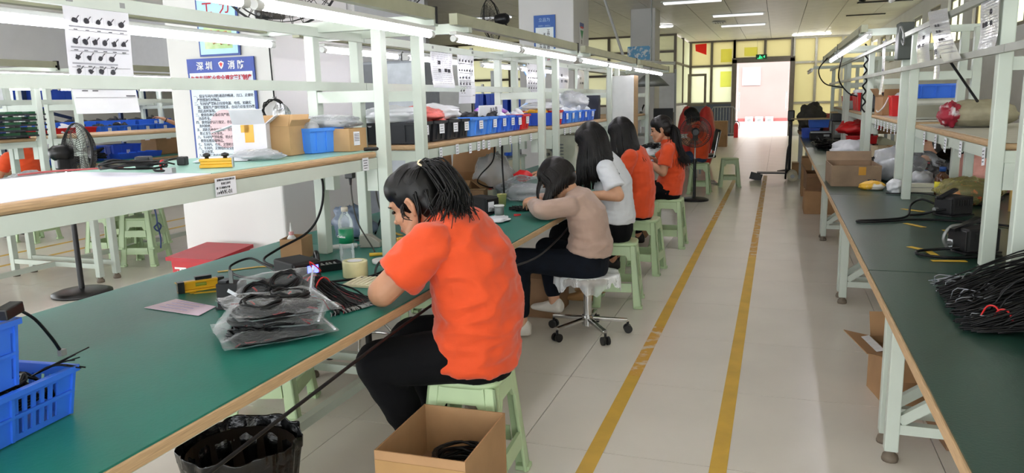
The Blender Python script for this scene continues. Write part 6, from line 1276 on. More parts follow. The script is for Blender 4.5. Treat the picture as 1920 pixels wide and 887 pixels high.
t = thing('reagent_bottle', 'amber bottle with a blue cap and yellow label', 'bottle', (1.055, 5.68, ZB)); MB().lathe([(0.001, 0), (0.042, 0), (0.044, 0.006), (0.044, 0.11), (0.036, 0.132), (0.018, 0.145), (0.017, 0.16)], 22).obj('glass', mat('amber_glass', '#5a2f10', 0.08, trans=0.35, var=0.05), t); MB().lathe([(0.022, 0.158), (0.022, 0.186), (0.02, 0.188), (0.001, 0.188)], 16).obj('cap', mat('blue_cap', '#1f4a8c', 0.4), t)
lb = MB().lathe([(0.0446, 0.03), (0.0446, 0.09)], 22).obj('label_band', mat('yellow_label', '#dcd02c', 0.5), t); m = MB()
for k in range(4): m.box((-0.012, -0.0445, 0.045+0.01*k), (0.03, 0.002, 0.003), rotz(0.27))
m.obj('print', M_INK, lb)
t = bag('yellowish bag of orange tipped black leads beside the bottle', (1.12, 5.25, ZB), (0.17, 0.14, 0.085), 27, film('yellow_film', '#e6dc8e', 0.22, 0.12, 0.7), mat('dark_leads', '#2c2524', 0.6, scale=18, col2='#d9481f', c2at=(0.58, 0.66), bump=0.5, bscale=30), 0.85)
def station_r(label, loc, rz):
    t = station(label, loc, rz, lcd=False); MB().box((-0.02, -0.03, 0.118), (0.03, 0.16, 0.014), euler(0.25, 0, 0.2)).obj('iron_rest', M_BLACK, t); return t
r1 = station_r('black solder station behind the curling cord on the dark bench', (0.95, 4.75, ZB), -0.9)
r2 = station_r('black solder station with a bent bracket, nearest on the dark bench', (0.82, 3.66, ZB), -1.1); MB().tube([(-0.02, -0.1, 0.005), (-0.02, -0.13, 0.06), (-0.02, -0.1, 0.11), (-0.02, -0.04, 0.115)], 0.007).obj('bracket', M_GREYM, r2); MB().box((-0.035, -0.0865, 0.03), (0.03, 0.002, 0.045)).obj('sticker', M_PAPER, r2)
cable('long black cord curling over the dark bench from the solder station', [(0.88, 4.75, 0.80), (0.8, 4.8, 0.83), (0.74, 4.78, 0.80), (0.7, 4.62, ZB+0.006), (0.58, 4.48, ZB+0.006), (0.43, 4.4, ZB+0.006), (0.46, 4.36, ZB+0.006), (0.6, 4.42, ZB+0.006), (0.72, 4.5, ZB+0.006), (0.86, 4.5, ZB+0.006), (1.05, 4.42, ZB+0.006), (1.2, 4.3, ZB+0.006)], 0.006)
cable('black cord trailing behind the first solder station', [(0.72, 4.66, ZB+0.006), (0.8, 4.72, ZB+0.006), (0.86, 4.7, ZB+0.03), (0.9, 4.68, 0.79)], 0.006)
cable('black loop of cord at the nearest solder station', [(0.78, 3.6, ZB+0.03), (0.68, 3.62, ZB+0.012), (0.6, 3.6, ZB+0.006), (0.59, 3.52, ZB+0.006), (0.68, 3.47, ZB+0.006), (0.78, 3.5, ZB+0.006), (0.9, 3.55, ZB+0.006)], 0.006)
cable('thin black cord lying from the post to the bottle', [(0.72, 5.68, ZB+0.005), (0.8, 5.66, ZB+0.005), (0.9, 5.72, ZB+0.005), (1.0, 5.6, ZB+0.005)], 0.004)
for k, (pts, lab) in enumerate(([[(0.72, 4.95), (0.82, 4.85)], 'pale tape flag on the dark bench behind the first solder station'], [[(0.66, 4.4), (0.73, 4.28)], 'yellow tape strip before the first solder station'], [[(0.8, 4.2), (0.98, 4.22)], 'yellow tape strip between the solder stations'], [[(0.58, 3.72), (0.64, 3.64), (0.66, 3.5)], 'yellow tape corner before the nearest solder station'], [[(0.62, 3.42), (0.75, 3.44)], 'yellow tape strip under the cord loop'], [[(1.35, 4.7), (1.35, 4.3)], 'yellow tape strip behind the near post on the dark bench'])):
    mark(lab, pts, 0.03)
t = thing('tape_scrap', 'torn orange scrap on the dark bench', 'scrap', (0.8, 4.05, ZB)); MB().prism([(0, 0), (0.03, 0.01), (0.04, 0.03), (0.015, 0.025), (0.0, 0.035)], 0.002).obj('scrap', mat('orange_scrap', '#d08a1f', 0.6), t)
# heap of black cables with bare ends at the near corner
t = thing('cable_heap', 'heap of black cables with silver ends and red ties, near corner of the dark bench', 'cables', (0.78, 2.72, ZB), 0.0)
def heap(rn):
    y = rn.uniform(-0.34, 0.22); z = abs(rn.gauss(0, 0.045))*(1-abs(y)*0.9)+0.004; a = rn.uniform(-0.25, 0.35); k = rn.uniform(0.6, 1.25)
    return [(-0.2*k+0.06*y, y-0.05*a, 0.006+z*0.2), (-0.1, y, z*0.8+0.01), (0.05, y+0.1*a, z*1.3+0.02), (0.25, y+0.3*a, z*1.5+0.03), (0.55, y+0.5*a, z*1.2+0.03)]
wires(460, heap, 0.0027, 41).obj('cables', M_CABLE, t, kind='stuff')
wires(70, lambda rn: (lambda y: [(-0.17+rn.uniform(-0.03, 0.1), y, 0.01+abs(rn.gauss(0, 0.02))), (-0.19+rn.uniform(-0.03, 0.06), y+rn.uniform(-0.02, 0.02), 0.008+abs(rn.gauss(0, 0.02))), (-0.215+rn.uniform(-0.03, 0.03), y+rn.uniform(-0.03, 0.03), 0.006)])(rn.uniform(-0.3, 0.3)), 0.0016, 42).obj('bare_ends', mat('silver_ends', '#8d9098', 0.4, 0.3), t, kind='stuff')
wires(60, lambda rn: (lambda x, y: [(x, y, 0.05), (x-0.03, y+rn.uniform(-0.03, 0.03), 0.06), (x-0.06, y+rn.uniform(-0.04, 0.04), 0.05)])(rn.uniform(-0.1, 0.2), rn.uniform(-0.3, 0.25)), 0.0018, 43).obj('bare_ends', _mats['silver_ends'], t, kind='stuff')
for x, y in ((0.05, 0.32), (0.12, 0.28), (0.0, 0.2), (-0.17, -0.28), (-0.19, -0.24)): MB().tube([(x, y, 0.03), (x+0.02, y+0.02, 0.055), (x+0.035, y-0.01, 0.06), (x+0.045, y-0.03, 0.035)], 0.0028).obj('red_tie', M_RED, t)
# far things on the dark benches
t = thing('cable_heap', 'pile of black leads on the far dark bench', 'cables', (0.72, 10.6, ZB)); wires(70, lambda rn: [(rn.uniform(-0.25, 0.45), rn.uniform(-0.9, 0.9), 0.01+rn.uniform(0, 0.07)) for _ in range(4)], 0.009, 51, k=4).obj('cables', M_CABLE, t, kind='stuff')
bag('white plastic bag heap beyond the worn carton', (0.76, 8.9, ZB), (0.2, 0.22, 0.1), 53, WHT); bag('red plastic bag slung on a red bin under the far shelf', (0.95, 10.3, ZB+0.18), (0.22, 0.25, 0.09), 55, M_RED)
bin_box('red bin under the red plastic bag on the far dark bench', (0.98, 10.3, ZB), 0.34, 0.42, 0.17, M_RED, 0)
t = thing('board_stack', 'white board lying on dark trays beyond the worn carton', 'boards', (0.72, 7.75, ZB)); MB().box((0, 0, 0.02), (0.3, 0.4, 0.04)).obj('tray', mat('dark_red_tray', '#4a1e1c', 0.5), t); MB().box((0.01, -0.02, 0.05), (0.32, 0.36, 0.012)).obj('board', mat('cream_board', '#cfc9a4', 0.5), t)
carton('pale box standing upright beside the far posts', (0.98, 8.35, ZB), 0.12, 0.16, 0.16, 0.3, mat('pale_card', '#cdbb9a', 0.7), closed=True)
carton('closed brown box with printed sides under the far shelf', (1.15, 8.3, ZB), 0.2, 0.3, 0.16, 0.0, M_CARD, closed=True); carton('second brown box with tape behind the printed one', (1.42, 8.75, ZB), 0.22, 0.34, 0.2, 0.0, M_CARDD, closed=True)
t = thing('wire_heap', 'tangle of black and red wires behind the clear bags', 'cables', (0.97, 7.2, ZB)); wires(60, lambda rn: [(rn.uniform(-0.25, 0.3), rn.uniform(-0.5, 0.5), 0.01+rn.uniform(0, 0.1)) for _ in range(4)], 0.007, 61, (0, 0, 0, 1, 2), k=4).obj('wires', [M_CABLE, M_RED, M_BLUE], t, kind='stuff')
bag('black bag of parts behind the torn clear bag', (1.3, 6.35, ZB), (0.2, 0.2, 0.14), 63, M_BIN); carton('brown carton behind the near lower posts', (1.38, 7.1, ZB), 0.28, 0.3, 0.13, 0, M_CARD, closed=True)
t = thing('round_wheel', 'dark rounded wheel case behind the lower posts', 'case', (1.38, 7.1, ZB+0.131)); MB().cyl((0, -0.05, 0.0), (0, 0.05, 0.0), 0.15, n=30).obj('case', mat('dark_case', '#2e312c', 0.5), t); MB().torus((0, -0.055, 0.0), 0.1, 0.012, (0, 1, 0), 28, 6).obj('rim', mat('cream_case', '#d7d6c4', 0.4), t)
for v_ in [c_ for c_ in t.children]: v_.location.z = 0.151
M_PINKC = mat('pink_cloth', '#e0a596', 0.8, var=0.06, bump=0.3, bscale=14)
bag('crumpled pink cloth heap behind the near post', (1.38, 5.85, ZB), (0.16, 0.28, 0.17), 65, M_PINKC); bag('pale peach cloth bundle under the shelf beside orange cloth', (1.38, 7.75, ZB), (0.15, 0.3, 0.14), 67, mat('peach_cloth', '#e3b593', 0.8, var=0.06, bump=0.3, bscale=14)); bag('orange cloth bundle under the shelf', (1.45, 8.1, ZB+0.2), (0.12, 0.25, 0.09), 69, ORANGE)
t = thing('tube_bundle', 'row of brass coloured tubes standing behind the near post', 'tubes', (1.28, 4.95, ZB))
for k in range(5): MB().cyl((0.03*k, 0.06*k, 0), (0.03*k, 0.06*k, 0.26), 0.016, n=10).obj('tube', mat('brass_tube', '#b79a5c', 0.35, 0.6), t)
# shelf of the dark benches
t = thing('rolled_sack', 'rolled woven sack tied with red cloth on the dark bench shelf', 'sack', (1.06, 4.85, ZS+0.004)); m = lump((0, 0, 0.068), (0.18, 0.16, 0.075), 71, 0.16, 1.6, flat=-0.066); m.obj('sack', mat('olive_sack', '#9a947c', 0.8, var=0.1, scale=16, bump=0.5, bscale=18), t); lump((-0.15, -0.03, 0.068), (0.05, 0.1, 0.06), 72, 0.35).obj('red_cloth', mat('crimson_cloth', '#a02438', 0.6, scale=10, col2='#e0dfe2', c2at=(0.56, 0.66)), t)
t = thing('grey_case', 'grey panelled instrument case on the dark bench shelf', 'case', (1.08, 6.42, ZS)); MB().box((0, 0, 0.075), (0.34, 0.5, 0.15)).obj('case', mat('grey_case_paint', '#a9aaa0', 0.5), t, bevel=0.006); MB().box((0, -0.252, 0.06), (0.3, 0.006, 0.085)).obj('front_panel', mat('olive_panel', '#8f8e7e', 0.6), t); MB().box((0, -0.252, 0.125), (0.32, 0.006, 0.02)).obj('top_strip', mat('pale_strip', '#c9cac2', 0.5), t)
bin_box('blue open bin on the grey instrument case', (1.08, 6.45, ZS+0.151), 0.32, 0.4, 0.1, M_BLUE, 0)
carton('open brown carton of white cables on the third dark bench shelf', (0.99, 7.55, ZS), 0.28, 0.3, 0.16, 0.1, M_CARD, [(0, 0.3, 0.07), (3, 0.6, 0.09)])
cable('white cable looping out of the brown shelf carton', [(0.92, 7.5, ZS+0.14), (0.9, 7.3, ZS+0.16), (0.86, 7.25, ZS+0.08), (0.84, 7.45, ZS+0.03), (0.85, 7.7, ZS+0.05)], 0.006, M_WHITE)
bin_box('red bin at the end of the third dark shelf', (1.05, 7.2, ZS), 0.3, 0.22, 0.17, M_RED, 0, fill=WHT)
bin_box('large red bin of white bags on the fourth dark shelf', (1.02, 9.7, ZS), 0.36, 0.7, 0.2, M_RED, 0, fill=WHT); bin_box('red bin on the farthest dark shelf', (1.02, 11.6, ZS), 0.34, 0.5, 0.16, M_RED, 0, fill=BLKC)
t = thing('black_instrument', 'black instrument with side vents on the fourth dark shelf', 'instrument', (0.98, 9.0, ZS)); MB().box((0, 0, 0.1), (0.26, 0.3, 0.2)).obj('case', M_BLACKM, t, bevel=0.01); MB().box((0, -0.153, 0.1), (0.2, 0.006, 0.13)).obj('front_panel', mat('grey_panel', '#4a4c50', 0.5), t); MB().cyl((0.05, -0.155, 0.08), (0.05, -0.175, 0.08), 0.02, n=14).obj('dial', M_GREYM, t)
t = thing('mixed_parts', 'brown boxes and grey parts jumbled on the farthest dark shelf', 'parts', (1.0, 10.9, ZS)); rn = random.Random(6)
for k in range(6): MB().box((rn.uniform(-0.12, 0.12), -0.4+0.13*k, 0.05), (0.18, 0.1, 0.1), rotz(rn.uniform(-0.3, 0.3))).obj('small_box', (M_CARDD, M_GREYM, M_WHITE)[k % 3], t, bevel=0.004)
for k, y in enumerate((3.62, 4.05, 4.4, 4.66, 5.0)): tag_card('white tag on the shelf edge above the pink cloth, %s from the near post' % ['first', 'second', 'third', 'fourth', 'fifth'][k], (0.818, y, 1.165), -math.pi/2, 0.045, 0.075, 4, 0.12*((k % 3)-1))
for k, y in enumerate((6.0, 6.2, 6.4, 6.6, 6.8, 7.0, 7.2, 7.4)): tag_card('white tag on the third dark shelf edge, %s along it' % ['first', 'second', 'third', 'fourth', 'fifth', 'sixth', 'seventh', 'eighth'][k], (0.818, y, 1.165), -math.pi/2, 0.045, 0.075, 4)
# hanging sheets on the front beams
def hang_r(label, y0, y1, z0, z1, kind, seed, dx=0.0): return hang_sheet(label, 0.765, y0, y1, z0, z1, kind, dx, -1, seed)
hang_r('glossy clear sleeve hung on the rack of the dark bench, beyond the tilted sheet', 4.72, 5.12, 1.60, 1.815, 1, 12)
hang_r('long narrow sheet hung behind the tilted sheet', 4.42, 4.6, 1.50, 1.815, 1, 13); hang_r('glossy sleeve hung by the near post of the dark bench', 3.34, 3.64, 1.60, 1.815, 1, 14); hang_r('thin white strip of paper hung on the third dark rack', 6.55, 6.75, 1.42, 1.83, 1, 15)
t = thing('tilted_sheet', 'printed sheet hanging askew across the dark bench rack', 'sheet', (0.755, 4.27, 1.71))
_c4 = [(4.784, 1.865), (4.25, 1.832), (4.221-0.05, 1.575), (3.843-0.05, 1.575)]
def tq(u, v, d=0.0):
    a = [(1-u)*(1-v)*_c4[0][k]+u*(1-v)*_c4[1][k]+(1-u)*v*_c4[2][k]+u*v*_c4[3][k] for k in (0, 1)]; return (-d-0.02*math.sin(v*2.5), a[0]-4.27, a[1]-1.71)
MB().grid(lambda u, v: tq(u, v), 6, 10).obj('sheet', M_SHEET, t); m = MB(); rn = random.Random(8)
for k in range(12):
    u = 0.15
    while u < 0.85: l_ = rn.uniform(0.05, 0.2); v = 0.1+0.068*k; m.add([tq(u, v, 0.003), tq(u+l_, v, 0.003), tq(u+l_, v+0.012, 0.003), tq(u, v+0.012, 0.003)], [(0, 1, 2, 3)]); u += l_+0.04
m.obj('text_lines', mat('light_ink', '#a3a5ad', 0.6, var=0), t, kind='stuff'); m = MB()
for v in (0.3, 0.42, 0.58):
    for u in (0.3, 0.45): m.add([tq(u, v, 0.004), tq(u+0.1, v, 0.004), tq(u+0.1, v+0.05, 0.004), tq(u, v+0.05, 0.004)], [(0, 1, 2, 3)])
m.obj('pictures', M_INK, t, kind='stuff')
t = thing('control_box', 'dark grey control box fixed to the rack of the third dark bench', 'box', (0.78, 5.75, 1.70)); MB().box((0, 0.0, 0.07), (0.09, 0.14, 0.24)).obj('case', mat('dark_grey_case', '#3a403c', 0.5), t, bevel=0.006); MB().torus((-0.03, -0.12, 0.1), 0.06, 0.006, (1, 0, 0.2), 20, 6).obj('cable_loop', M_GREYM, t)
cable('black cord spiralling down the far rack post', [(0.80, 8.15+0.03*math.cos(a*1.3), 1.9-a*0.05) if k % 2 else (0.77, 8.15, 1.9-a*0.05) for k, a in enumerate(range(0, 14))], 0.008)
cable('black cord bowing from the far light rail', [(0.5, 9.3, 1.83), (0.42, 9.4, 1.7), (0.5, 9.5, 1.55), (0.7, 9.6, 1.5)], 0.007); cable('black cord hanging between the far racks', [(0.62, 8.8, 1.85), (0.6, 8.9, 1.6), (0.7, 9.0, 1.45), (0.8, 9.0, 1.4)], 0.007); cable('black stick leaning on the rolled sack', [(0.98, 4.55, 1.38), (0.93, 4.7, 1.5), (0.88, 4.85, 1.62)], 0.007)
# end of the dark benches: printers, blue crates, chair back
bin_box('blue crate at the end of the dark benches, lower one', (0.5, 12.95, ZB), 0.26, 0.3, 0.15, M_BLUED, 0); bin_box('blue crate behind the black printer', (0.62, 13.0, ZB+0.16), 0.3, 0.3, 0.13, M_BLUE, 0)
t = thing('printer', 'black desktop printer at the end of the dark benches', 'printer', (0.62, 12.4, ZB)); MB().box((0, 0, 0.05), (0.3, 0.34, 0.1)).obj('body', M_BLACKM, t, bevel=0.01); MB().box((0, 0, 0.115), (0.28, 0.32, 0.02)).obj('lid', M_GREYM, t); MB().cyl((-0.05, -0.172, 0.04), (-0.05, -0.18, 0.04), 0.02, n=12).obj('knob', M_BLACK, t); MB().box((0.08, -0.172, 0.07), (0.08, 0.004, 0.03)).obj('panel', M_GREYM, t)
t = thing('grey_machine', 'grey bench machine with a tan lid beside the printer', 'machine', (0.88, 12.2, ZB)); MB().box((0, 0, 0.14), (0.22, 0.3, 0.28)).obj('case', mat('mid_grey_case', '#6d6c66', 0.5), t, bevel=0.01); MB().box((0, 0, 0.34), (0.26, 0.34, 0.12)).obj('head', M_BLACK, t, bevel=0.01); MB().box((0, 0, 0.41), (0.28, 0.36, 0.02)).obj('lid', mat('tan_lid', '#c0a982', 0.6), t); MB().box((0, -0.152, 0.16), (0.16, 0.004, 0.14)).obj('front_panel', M_GREYM, t)
t = thing('flat_board', 'tan board lying across the blue crates', 'board', (0.5, 12.85, ZB+0.292)); MB().box((0, 0, 0.008), (0.5, 0.5, 0.014), rotz(0.2)).obj('board', mat('tan_lid', '#c0a982', 0.6), t); MB().box((0, -0.25, 0.008), (0.3, 0.003, 0.01), rotz(0.2)).obj('edge_band', M_WOOD, t)
bag('dark grey jacket heaped behind the blue crates', (0.55, 14.2, 0.8), (0.2, 0.25, 0.25), 91, mat('dark_jacket', '#403e3a', 0.8, var=0.1)); t = thing('desk', 'plain desk carrying the grey jacket and red bag beyond the dark benches', 'desk', (0.95, 14.25, 0)); MB().bx(-0.6, 0.9, -0.45, 0.5, 0.76, 0.8).obj('top', M_CARDD, t)
for sx in (-0.55, 0.85):
    for sy in (-0.4, 0.45): MB().bx(sx-0.025, sx+0.025, sy-0.025, sy+0.025, 0, 0.76).obj('leg', M_GREYM, t)
bag('faded red bag on the desk behind the dark benches', (0.95, 14.3, 0.8), (0.28, 0.25, 0.16), 93, mat('faded_red_bag', '#b8605c', 0.6, var=0.08)); carton('brown carton lying on the desk behind the red bag', (1.35, 14.4, 0.801), 0.7, 0.4, 0.3, 0, M_CARDD, closed=True)
# hand trolley and fan stand
t = thing('hand_trolley', 'black folding hand trolley with a cream wheel standing in the aisle', 'trolley', (0.1, 13.55, 0)); MB().bar((-0.4, 0, 0.13), (0.07, 0, 0.13), 0.2, 0.025).obj('platform', M_BLACK, t); MB().bar((-0.4, 0, 0.12), (-0.43, 0, 0.0), 0.2, 0.015).obj('foot', M_BLACK, t)
for s in (-1, 1):
    MB().tube([(0.06, s*0.1, 0.03), (0.08, s*0.1, 0.5), (0.12, s*0.08, 0.65), (0.12, s*0.08, 0.95)], 0.016).obj('upright', M_BLACK, t)
    MB().cyl((0.17, s*0.12, 0.085), (0.17, s*0.16, 0.085), 0.085, n=22).obj('wheel', mat('cream_wheel', '#c5bda4', 0.5), t); MB().cyl((0.17, s*0.1, 0.085), (0.17, s*0.165, 0.085), 0.035, n=14).obj('wheel_hub', M_GREYM, t)
MB().cyl((0.12, -0.08, 0.93), (0.12, 0.08, 0.93), 0.018, n=10).obj('handle', M_BLACK, t)
t = thing('fan_stand', 'black round-based stand pole behind the hand trolley', 'stand', (0.235, 15.0, 0)); MB().lathe([(0.21, 0), (0.21, 0.03), (0.05, 0.06), (0.001, 0.06)], 24).obj('base', M_BLACK, t); MB().cyl((0, 0, 0.05), (0, 0, 1.0), 0.03, n=12).obj('pole', M_BLACK, t); MB().box((0, 0, 1.05), (0.12, 0.12, 0.2)).obj('head', M_BLACK, t, bevel=0.02)
# cartons on the floor by the dark benches
carton('brown carton on the floor at the dark bench leg, lower of two', (0.52, 9.95, 0), 0.36, 0.5, 0.28, 0, M_CARD, closed=True); carton('open brown carton stacked on the floor carton', (0.52, 10.05, 0.281), 0.34, 0.46, 0.2, 0.05, M_CARDD, [(0, 2.4, 0.06), (3, 0.4, 0.1)])
carton('tall flat brown carton leaning farther down the dark benches', (0.45, 11.6, 0), 0.2, 0.4, 0.55, 0, M_CARD, closed=True); carton('small brown carton on the floor past the dark benches', (0.45, 14.6, 0), 0.35, 0.35, 0.22, 0, M_CARD, closed=True)
c = carton('open carton of crumpled film on the floor under the dark bench', (0.65, 3.78, 0), 0.3, 0.36, 0.26, 0.2, M_CARD, [(3, 1.35, 0.13), (2, 0.3, 0.12), (0, 2.6, 0.1)]); lump((0.02, 0, 0.22), (0.11, 0.14, 0.08), 95, 0.35).obj('crumpled_film', M_FILMW, c); lump((0.03, 0, 0.17), (0.1, 0.13, 0.07), 96, 0.35).obj('dark_parts', M_BIN, c); MB().box((-0.205, 0.0, 0.277), (0.06, 0.22, 0.002), euler(0, -0.22, 0)).obj('clear_tape', mat('white_tape', '#d9dbdd', 0.2, bump=0.4, bscale=30), c)
carton('lower brown carton behind the crumpled film under the dark bench', (0.85, 3.42, 0), 0.34, 0.3, 0.26, 0.1, M_CARDD, closed=True)
# ================================================================ the rows behind the near column
t = thing('tray_stack', 'stack of black trays with green circuit boards on the next row shelf', 'trays', (-5.92, 4.36, ZS))
M_PCB = mat('pcb_green', '#14512f', 0.4, var=0.1, scale=30)
for k in range(5):
    tr = MB().box((0, 0.01*k, 0.018+0.042*k), (0.4, 0.62-0.02*k, 0.014)).obj('tray', M_BLKBOX, t)
    for j in range(3): MB().box((0.1, -0.2+0.2*j+0.01*k, 0.034+0.042*k), (0.18, 0.14, 0.018)).obj('circuit_board', M_PCB, tr)
    for j in range(2): MB().box((0.19, -0.28+0.56*j, 0.034+0.042*k), (0.02, 0.02, 0.026)).obj('spacer', M_BLKBOX, tr)
t = bin_box('green mesh crate on the next row bench behind the white sheet', (-5.72, 4.45, ZB), 0.3, 0.4, 0.1, mat('green_crate', '#2c7a4a', 0.5), 0, ribs=True); bag('grey clear bag lying on the green mesh crate', (-5.72, 4.45, ZB+0.104), (0.14, 0.18, 0.06), 101, M_FILMW)
stool('pale green plastic stool in the next row, nearest the fire box', -5.62, 5.45, 0.3); stool('pale green plastic stool stacked on the one nearest the fire box', -5.62, 5.45, 0.3, 0.165); stool('pale green plastic stool in the next row behind the bench legs', -6.22, 5.6, 0.1); stool('pale green plastic stool in the far aisle beyond the bench legs', -6.75, 6.3, 0.5)
cable('blue cord with a loop dangling in the far aisle', [(-5.3, 5.24, 0.716), (-5.26, 5.24, 0.6), (-5.24, 5.24, 0.44), (-5.24, 5.2, 0.40), (-5.24, 5.24, 0.36), (-5.24, 5.28, 0.40), (-5.24, 5.24, 0.43), (-5.24, 5.26, 0.3), (-5.24, 5.25, 0.2)], 0.007, mat('navy_cord', '#2c3f6e', 0.5))
# bins on the farthest row
WB = ['first', 'second', 'third', 'fourth', 'fifth', 'sixth']
ZF = 1.0925
row([(6.3, 6.95, 0.13, M_BLUED, 'deep blue bin left of the far red bins', BLKC), (7.0, 7.36, 0.13, M_RED, 'left one of the two far red bins', None), (7.4, 8.05, 0.13, M_RED, 'right one of the two far red bins', WHT), (8.1, 8.4, 0.13, M_BLUE, 'far blue bin next to the red ones', BLKC), (8.42, 8.76, 0.13, M_BLUE, 'far blue bin second from the red ones', BLKC), (8.78, 9.1, 0.13, M_BLUE, 'far blue bin third from the red ones', None), (9.12, 9.45, 0.13, M_BLUE, 'far blue bin under the reaching hand', None), (9.5, 9.9, 0.13, M_BLUE, 'far blue bin beside the column edge', None)], -8.93, 0.3, ZF, 'bins on the farthest row')
for k in range(5): bin_box('%s tall blue bin in the rear rank of the farthest row' % WB[k], (-9.42, 6.6+0.72*k, ZF), 0.25, 0.66, 0.2, M_BLUE, 0, 'rear bins on the farthest row', (0.0, 0.15), BLKC)
for k in range(6): tag_card('white tag on the farthest row shelf edge, %s along it' % WB[k], (-8.894, 7.2+0.42*k, 1.03), math.pi/2, 0.09, 0.08, 3)
for k in range(3): bin_box('blue bin below the far shelf, %s of three' % WB[k], (-9.05, 7.2+0.65*k, ZB), 0.3, 0.5, 0.2, M_BLUED, 0, 'blue bins below the far shelf', (0.0, 0.1))
t = thing('divider_tray', 'long blue divided tray on the far bench', 'tray', (-8.85, 8.6, ZB)); shell(MB(), 0.2, 0.8, 0.08, 0.006).obj('tray', M_BLUED, t)
for k in range(4): MB().box((0, -0.27+0.18*k, 0.05), (0.18, 0.008, 0.08)).obj('divider', M_BLUE, t)
carton('brown carton with red print below the far shelf', (-9.1, 9.4, ZB), 0.3, 0.6, 0.27, 0, M_CARD, closed=True); carton('second brown carton with tape beside the red print one', (-8.85, 9.75, ZB), 0.25, 0.3, 0.25, 0, mat('tan_card', '#b99567', 0.75, var=0.05), closed=True)
t = thing('cable_heap', 'dark heap of cables on the far bench below the red bins', 'cables', (-8.95, 7.7, ZB)); wires(30, lambda rn: [(rn.uniform(-0.15, 0.2), rn.uniform(-0.4, 0.4), 0.02+rn.uniform(0, 0.16)) for _ in range(4)], 0.012, 71, k=4).obj('cables', M_CABLE, t, kind='stuff')
hang_sheet('white notice sheets hung on the far rack beside the column', -9.42, 8.3, 9.4, 1.4, 1.62, 1, 0, 1, 21); hang_sheet('white notice sheet hung on the far rack above the tray stack', -6.07, 4.0, 4.6, 1.5, 1.72, 1, 0, 1, 22)
# blue steel racking with crates in the far left
t = thing('steel_rack', 'navy steel rack of blue crates behind the far row', 'rack', (-11.2, 8.8, 0)); M_NAVY = mat('navy_steel', '#20355f', 0.5, 0.2)
for y in (-2.4, 0, 2.4):
    for x in (0, -0.6): MB().bx(x-0.03, x+0.03, y-0.03, y+0.03, 0, 1.9).obj('upright', M_NAVY, t)
for z in (0.3, 0.95, 1.5):
    MB().bx(-0.63, 0.03, -2.4, 2.4, z-0.04, z).obj('deck', M_NAVY, t)
MB().bar((0.02, -2.3, 0.95), (0.02, -0.1, 1.5), 0.02, 0.05).obj('brace', M_NAVY, t); MB().bar((0.02, 0.1, 1.5), (0.02, 2.3, 0.95), 0.02, 0.05).obj('brace', M_NAVY, t)
for k in range(7): bin_box('blue crate on the navy rack, %s from the near end of its top deck' % (WB+['seventh'])[k], (-11.45, 6.75+0.68*k, 1.501), 0.4, 0.6, 0.3, M_BLUED, 0, 'crates on the navy rack')
for k in range(4): bin_box('blue crate on the navy rack middle deck, %s from the near end' % WB[k], (-11.45, 7.0+1.1*k, 0.951), 0.4, 0.7, 0.3, M_BLUED if k % 2 else M_RED, 0, 'crates on the navy rack')
# workers of the far rows
def simple(label, b, fd, shirt, z0=0.55, standing=False, **kw):
    f = Vector((fd[0], fd[1], 0)).normalized(); l = Vector((0, 0, 1)).cross(f); B_ = Vector((b[0], b[1], 0)); Z = lambda z: Vector((0, 0, z))
    S = dict(pel=B_+Z(z0), waist=B_+Z(z0+0.14)+f*0.0, chest=B_+Z(z0+0.32)+f*0.03, upper=B_+Z(z0+0.43)+f*0.05, neck=B_+Z(z0+0.49)+f*0.08, shL=B_+l*0.175+Z(z0+0.41)+f*0.05, shR=B_-l*0.175+Z(z0+0.41)+f*0.05,
             elL=B_+l*0.24+Z(z0+0.2)+f*0.16, elR=B_-l*0.24+Z(z0+0.2)+f*0.16, wrL=B_+l*0.1+Z(z0+0.24)+f*0.36, wrR=B_-l*0.1+Z(z0+0.24)+f*0.36, hands=[(f*0.9-l*0.3, (0, 0, 1), -l), (f*0.9+l*0.3, (0, 0, 1), l)],
             head=B_+Z(z0+0.61)+f*0.13, face=f*0.95-Z(0.35), hair='bob', hairlen=0.1, nhair=150, spread=0.05, knL=B_+l*0.1+f*0.4+Z(0.5), knR=B_-l*0.1+f*0.4+Z(0.5), anL=B_+l*0.1+f*0.32+Z(0.12), anR=B_-l*0.1+f*0.32+Z(0.12), plat=l, shirt=shirt, feet=(f, f))
    if standing: S.update(knL=B_+l*0.1+f*0.04+Z(0.5), knR=B_-l*0.1+f*0.04+Z(0.5), anL=B_+l*0.1+Z(0.1), anR=B_-l*0.1+Z(0.1))
    S.update(kw); return person(label, S, 0.009)
simple('worker in an orange polo seated behind the black tray stack', (-7.9, 6.15), (-1, 0.1), ORANGE); stool('pale green plastic stool under the orange polo behind the tray stack', -7.9, 6.15, 0.0)
simple('worker in a grey top with a watch reaching into the far blue bins', (-8.2, 9.72), (-1, -0.35), GREYC, 0.93, True, long=0.3, elL=(-8.55, 9.4, 1.13), wrL=(-8.8, 9.12, 1.3), hands=[((-0.5, -0.5, 0.25), (0, 0, 1), (0, 1, 0)), ((-0.8, 0.3, 0), (0, 0, 1), (0, -1, 0))])
t = thing('wrist_watch', 'dark wrist watch on the arm over the far blue bins', 'watch', (-8.77, 9.155, 1.28)); MB().torus((0, 0, 0), 0.034, 0.008, (-0.6, -0.6, 0.4), 18, 6).obj('strap', M_BLACK, t); MB().cyl((-0.02, 0.0, 0.028), (-0.024, 0, 0.036), 0.018, n=14).obj('dial', M_GREYM, t)
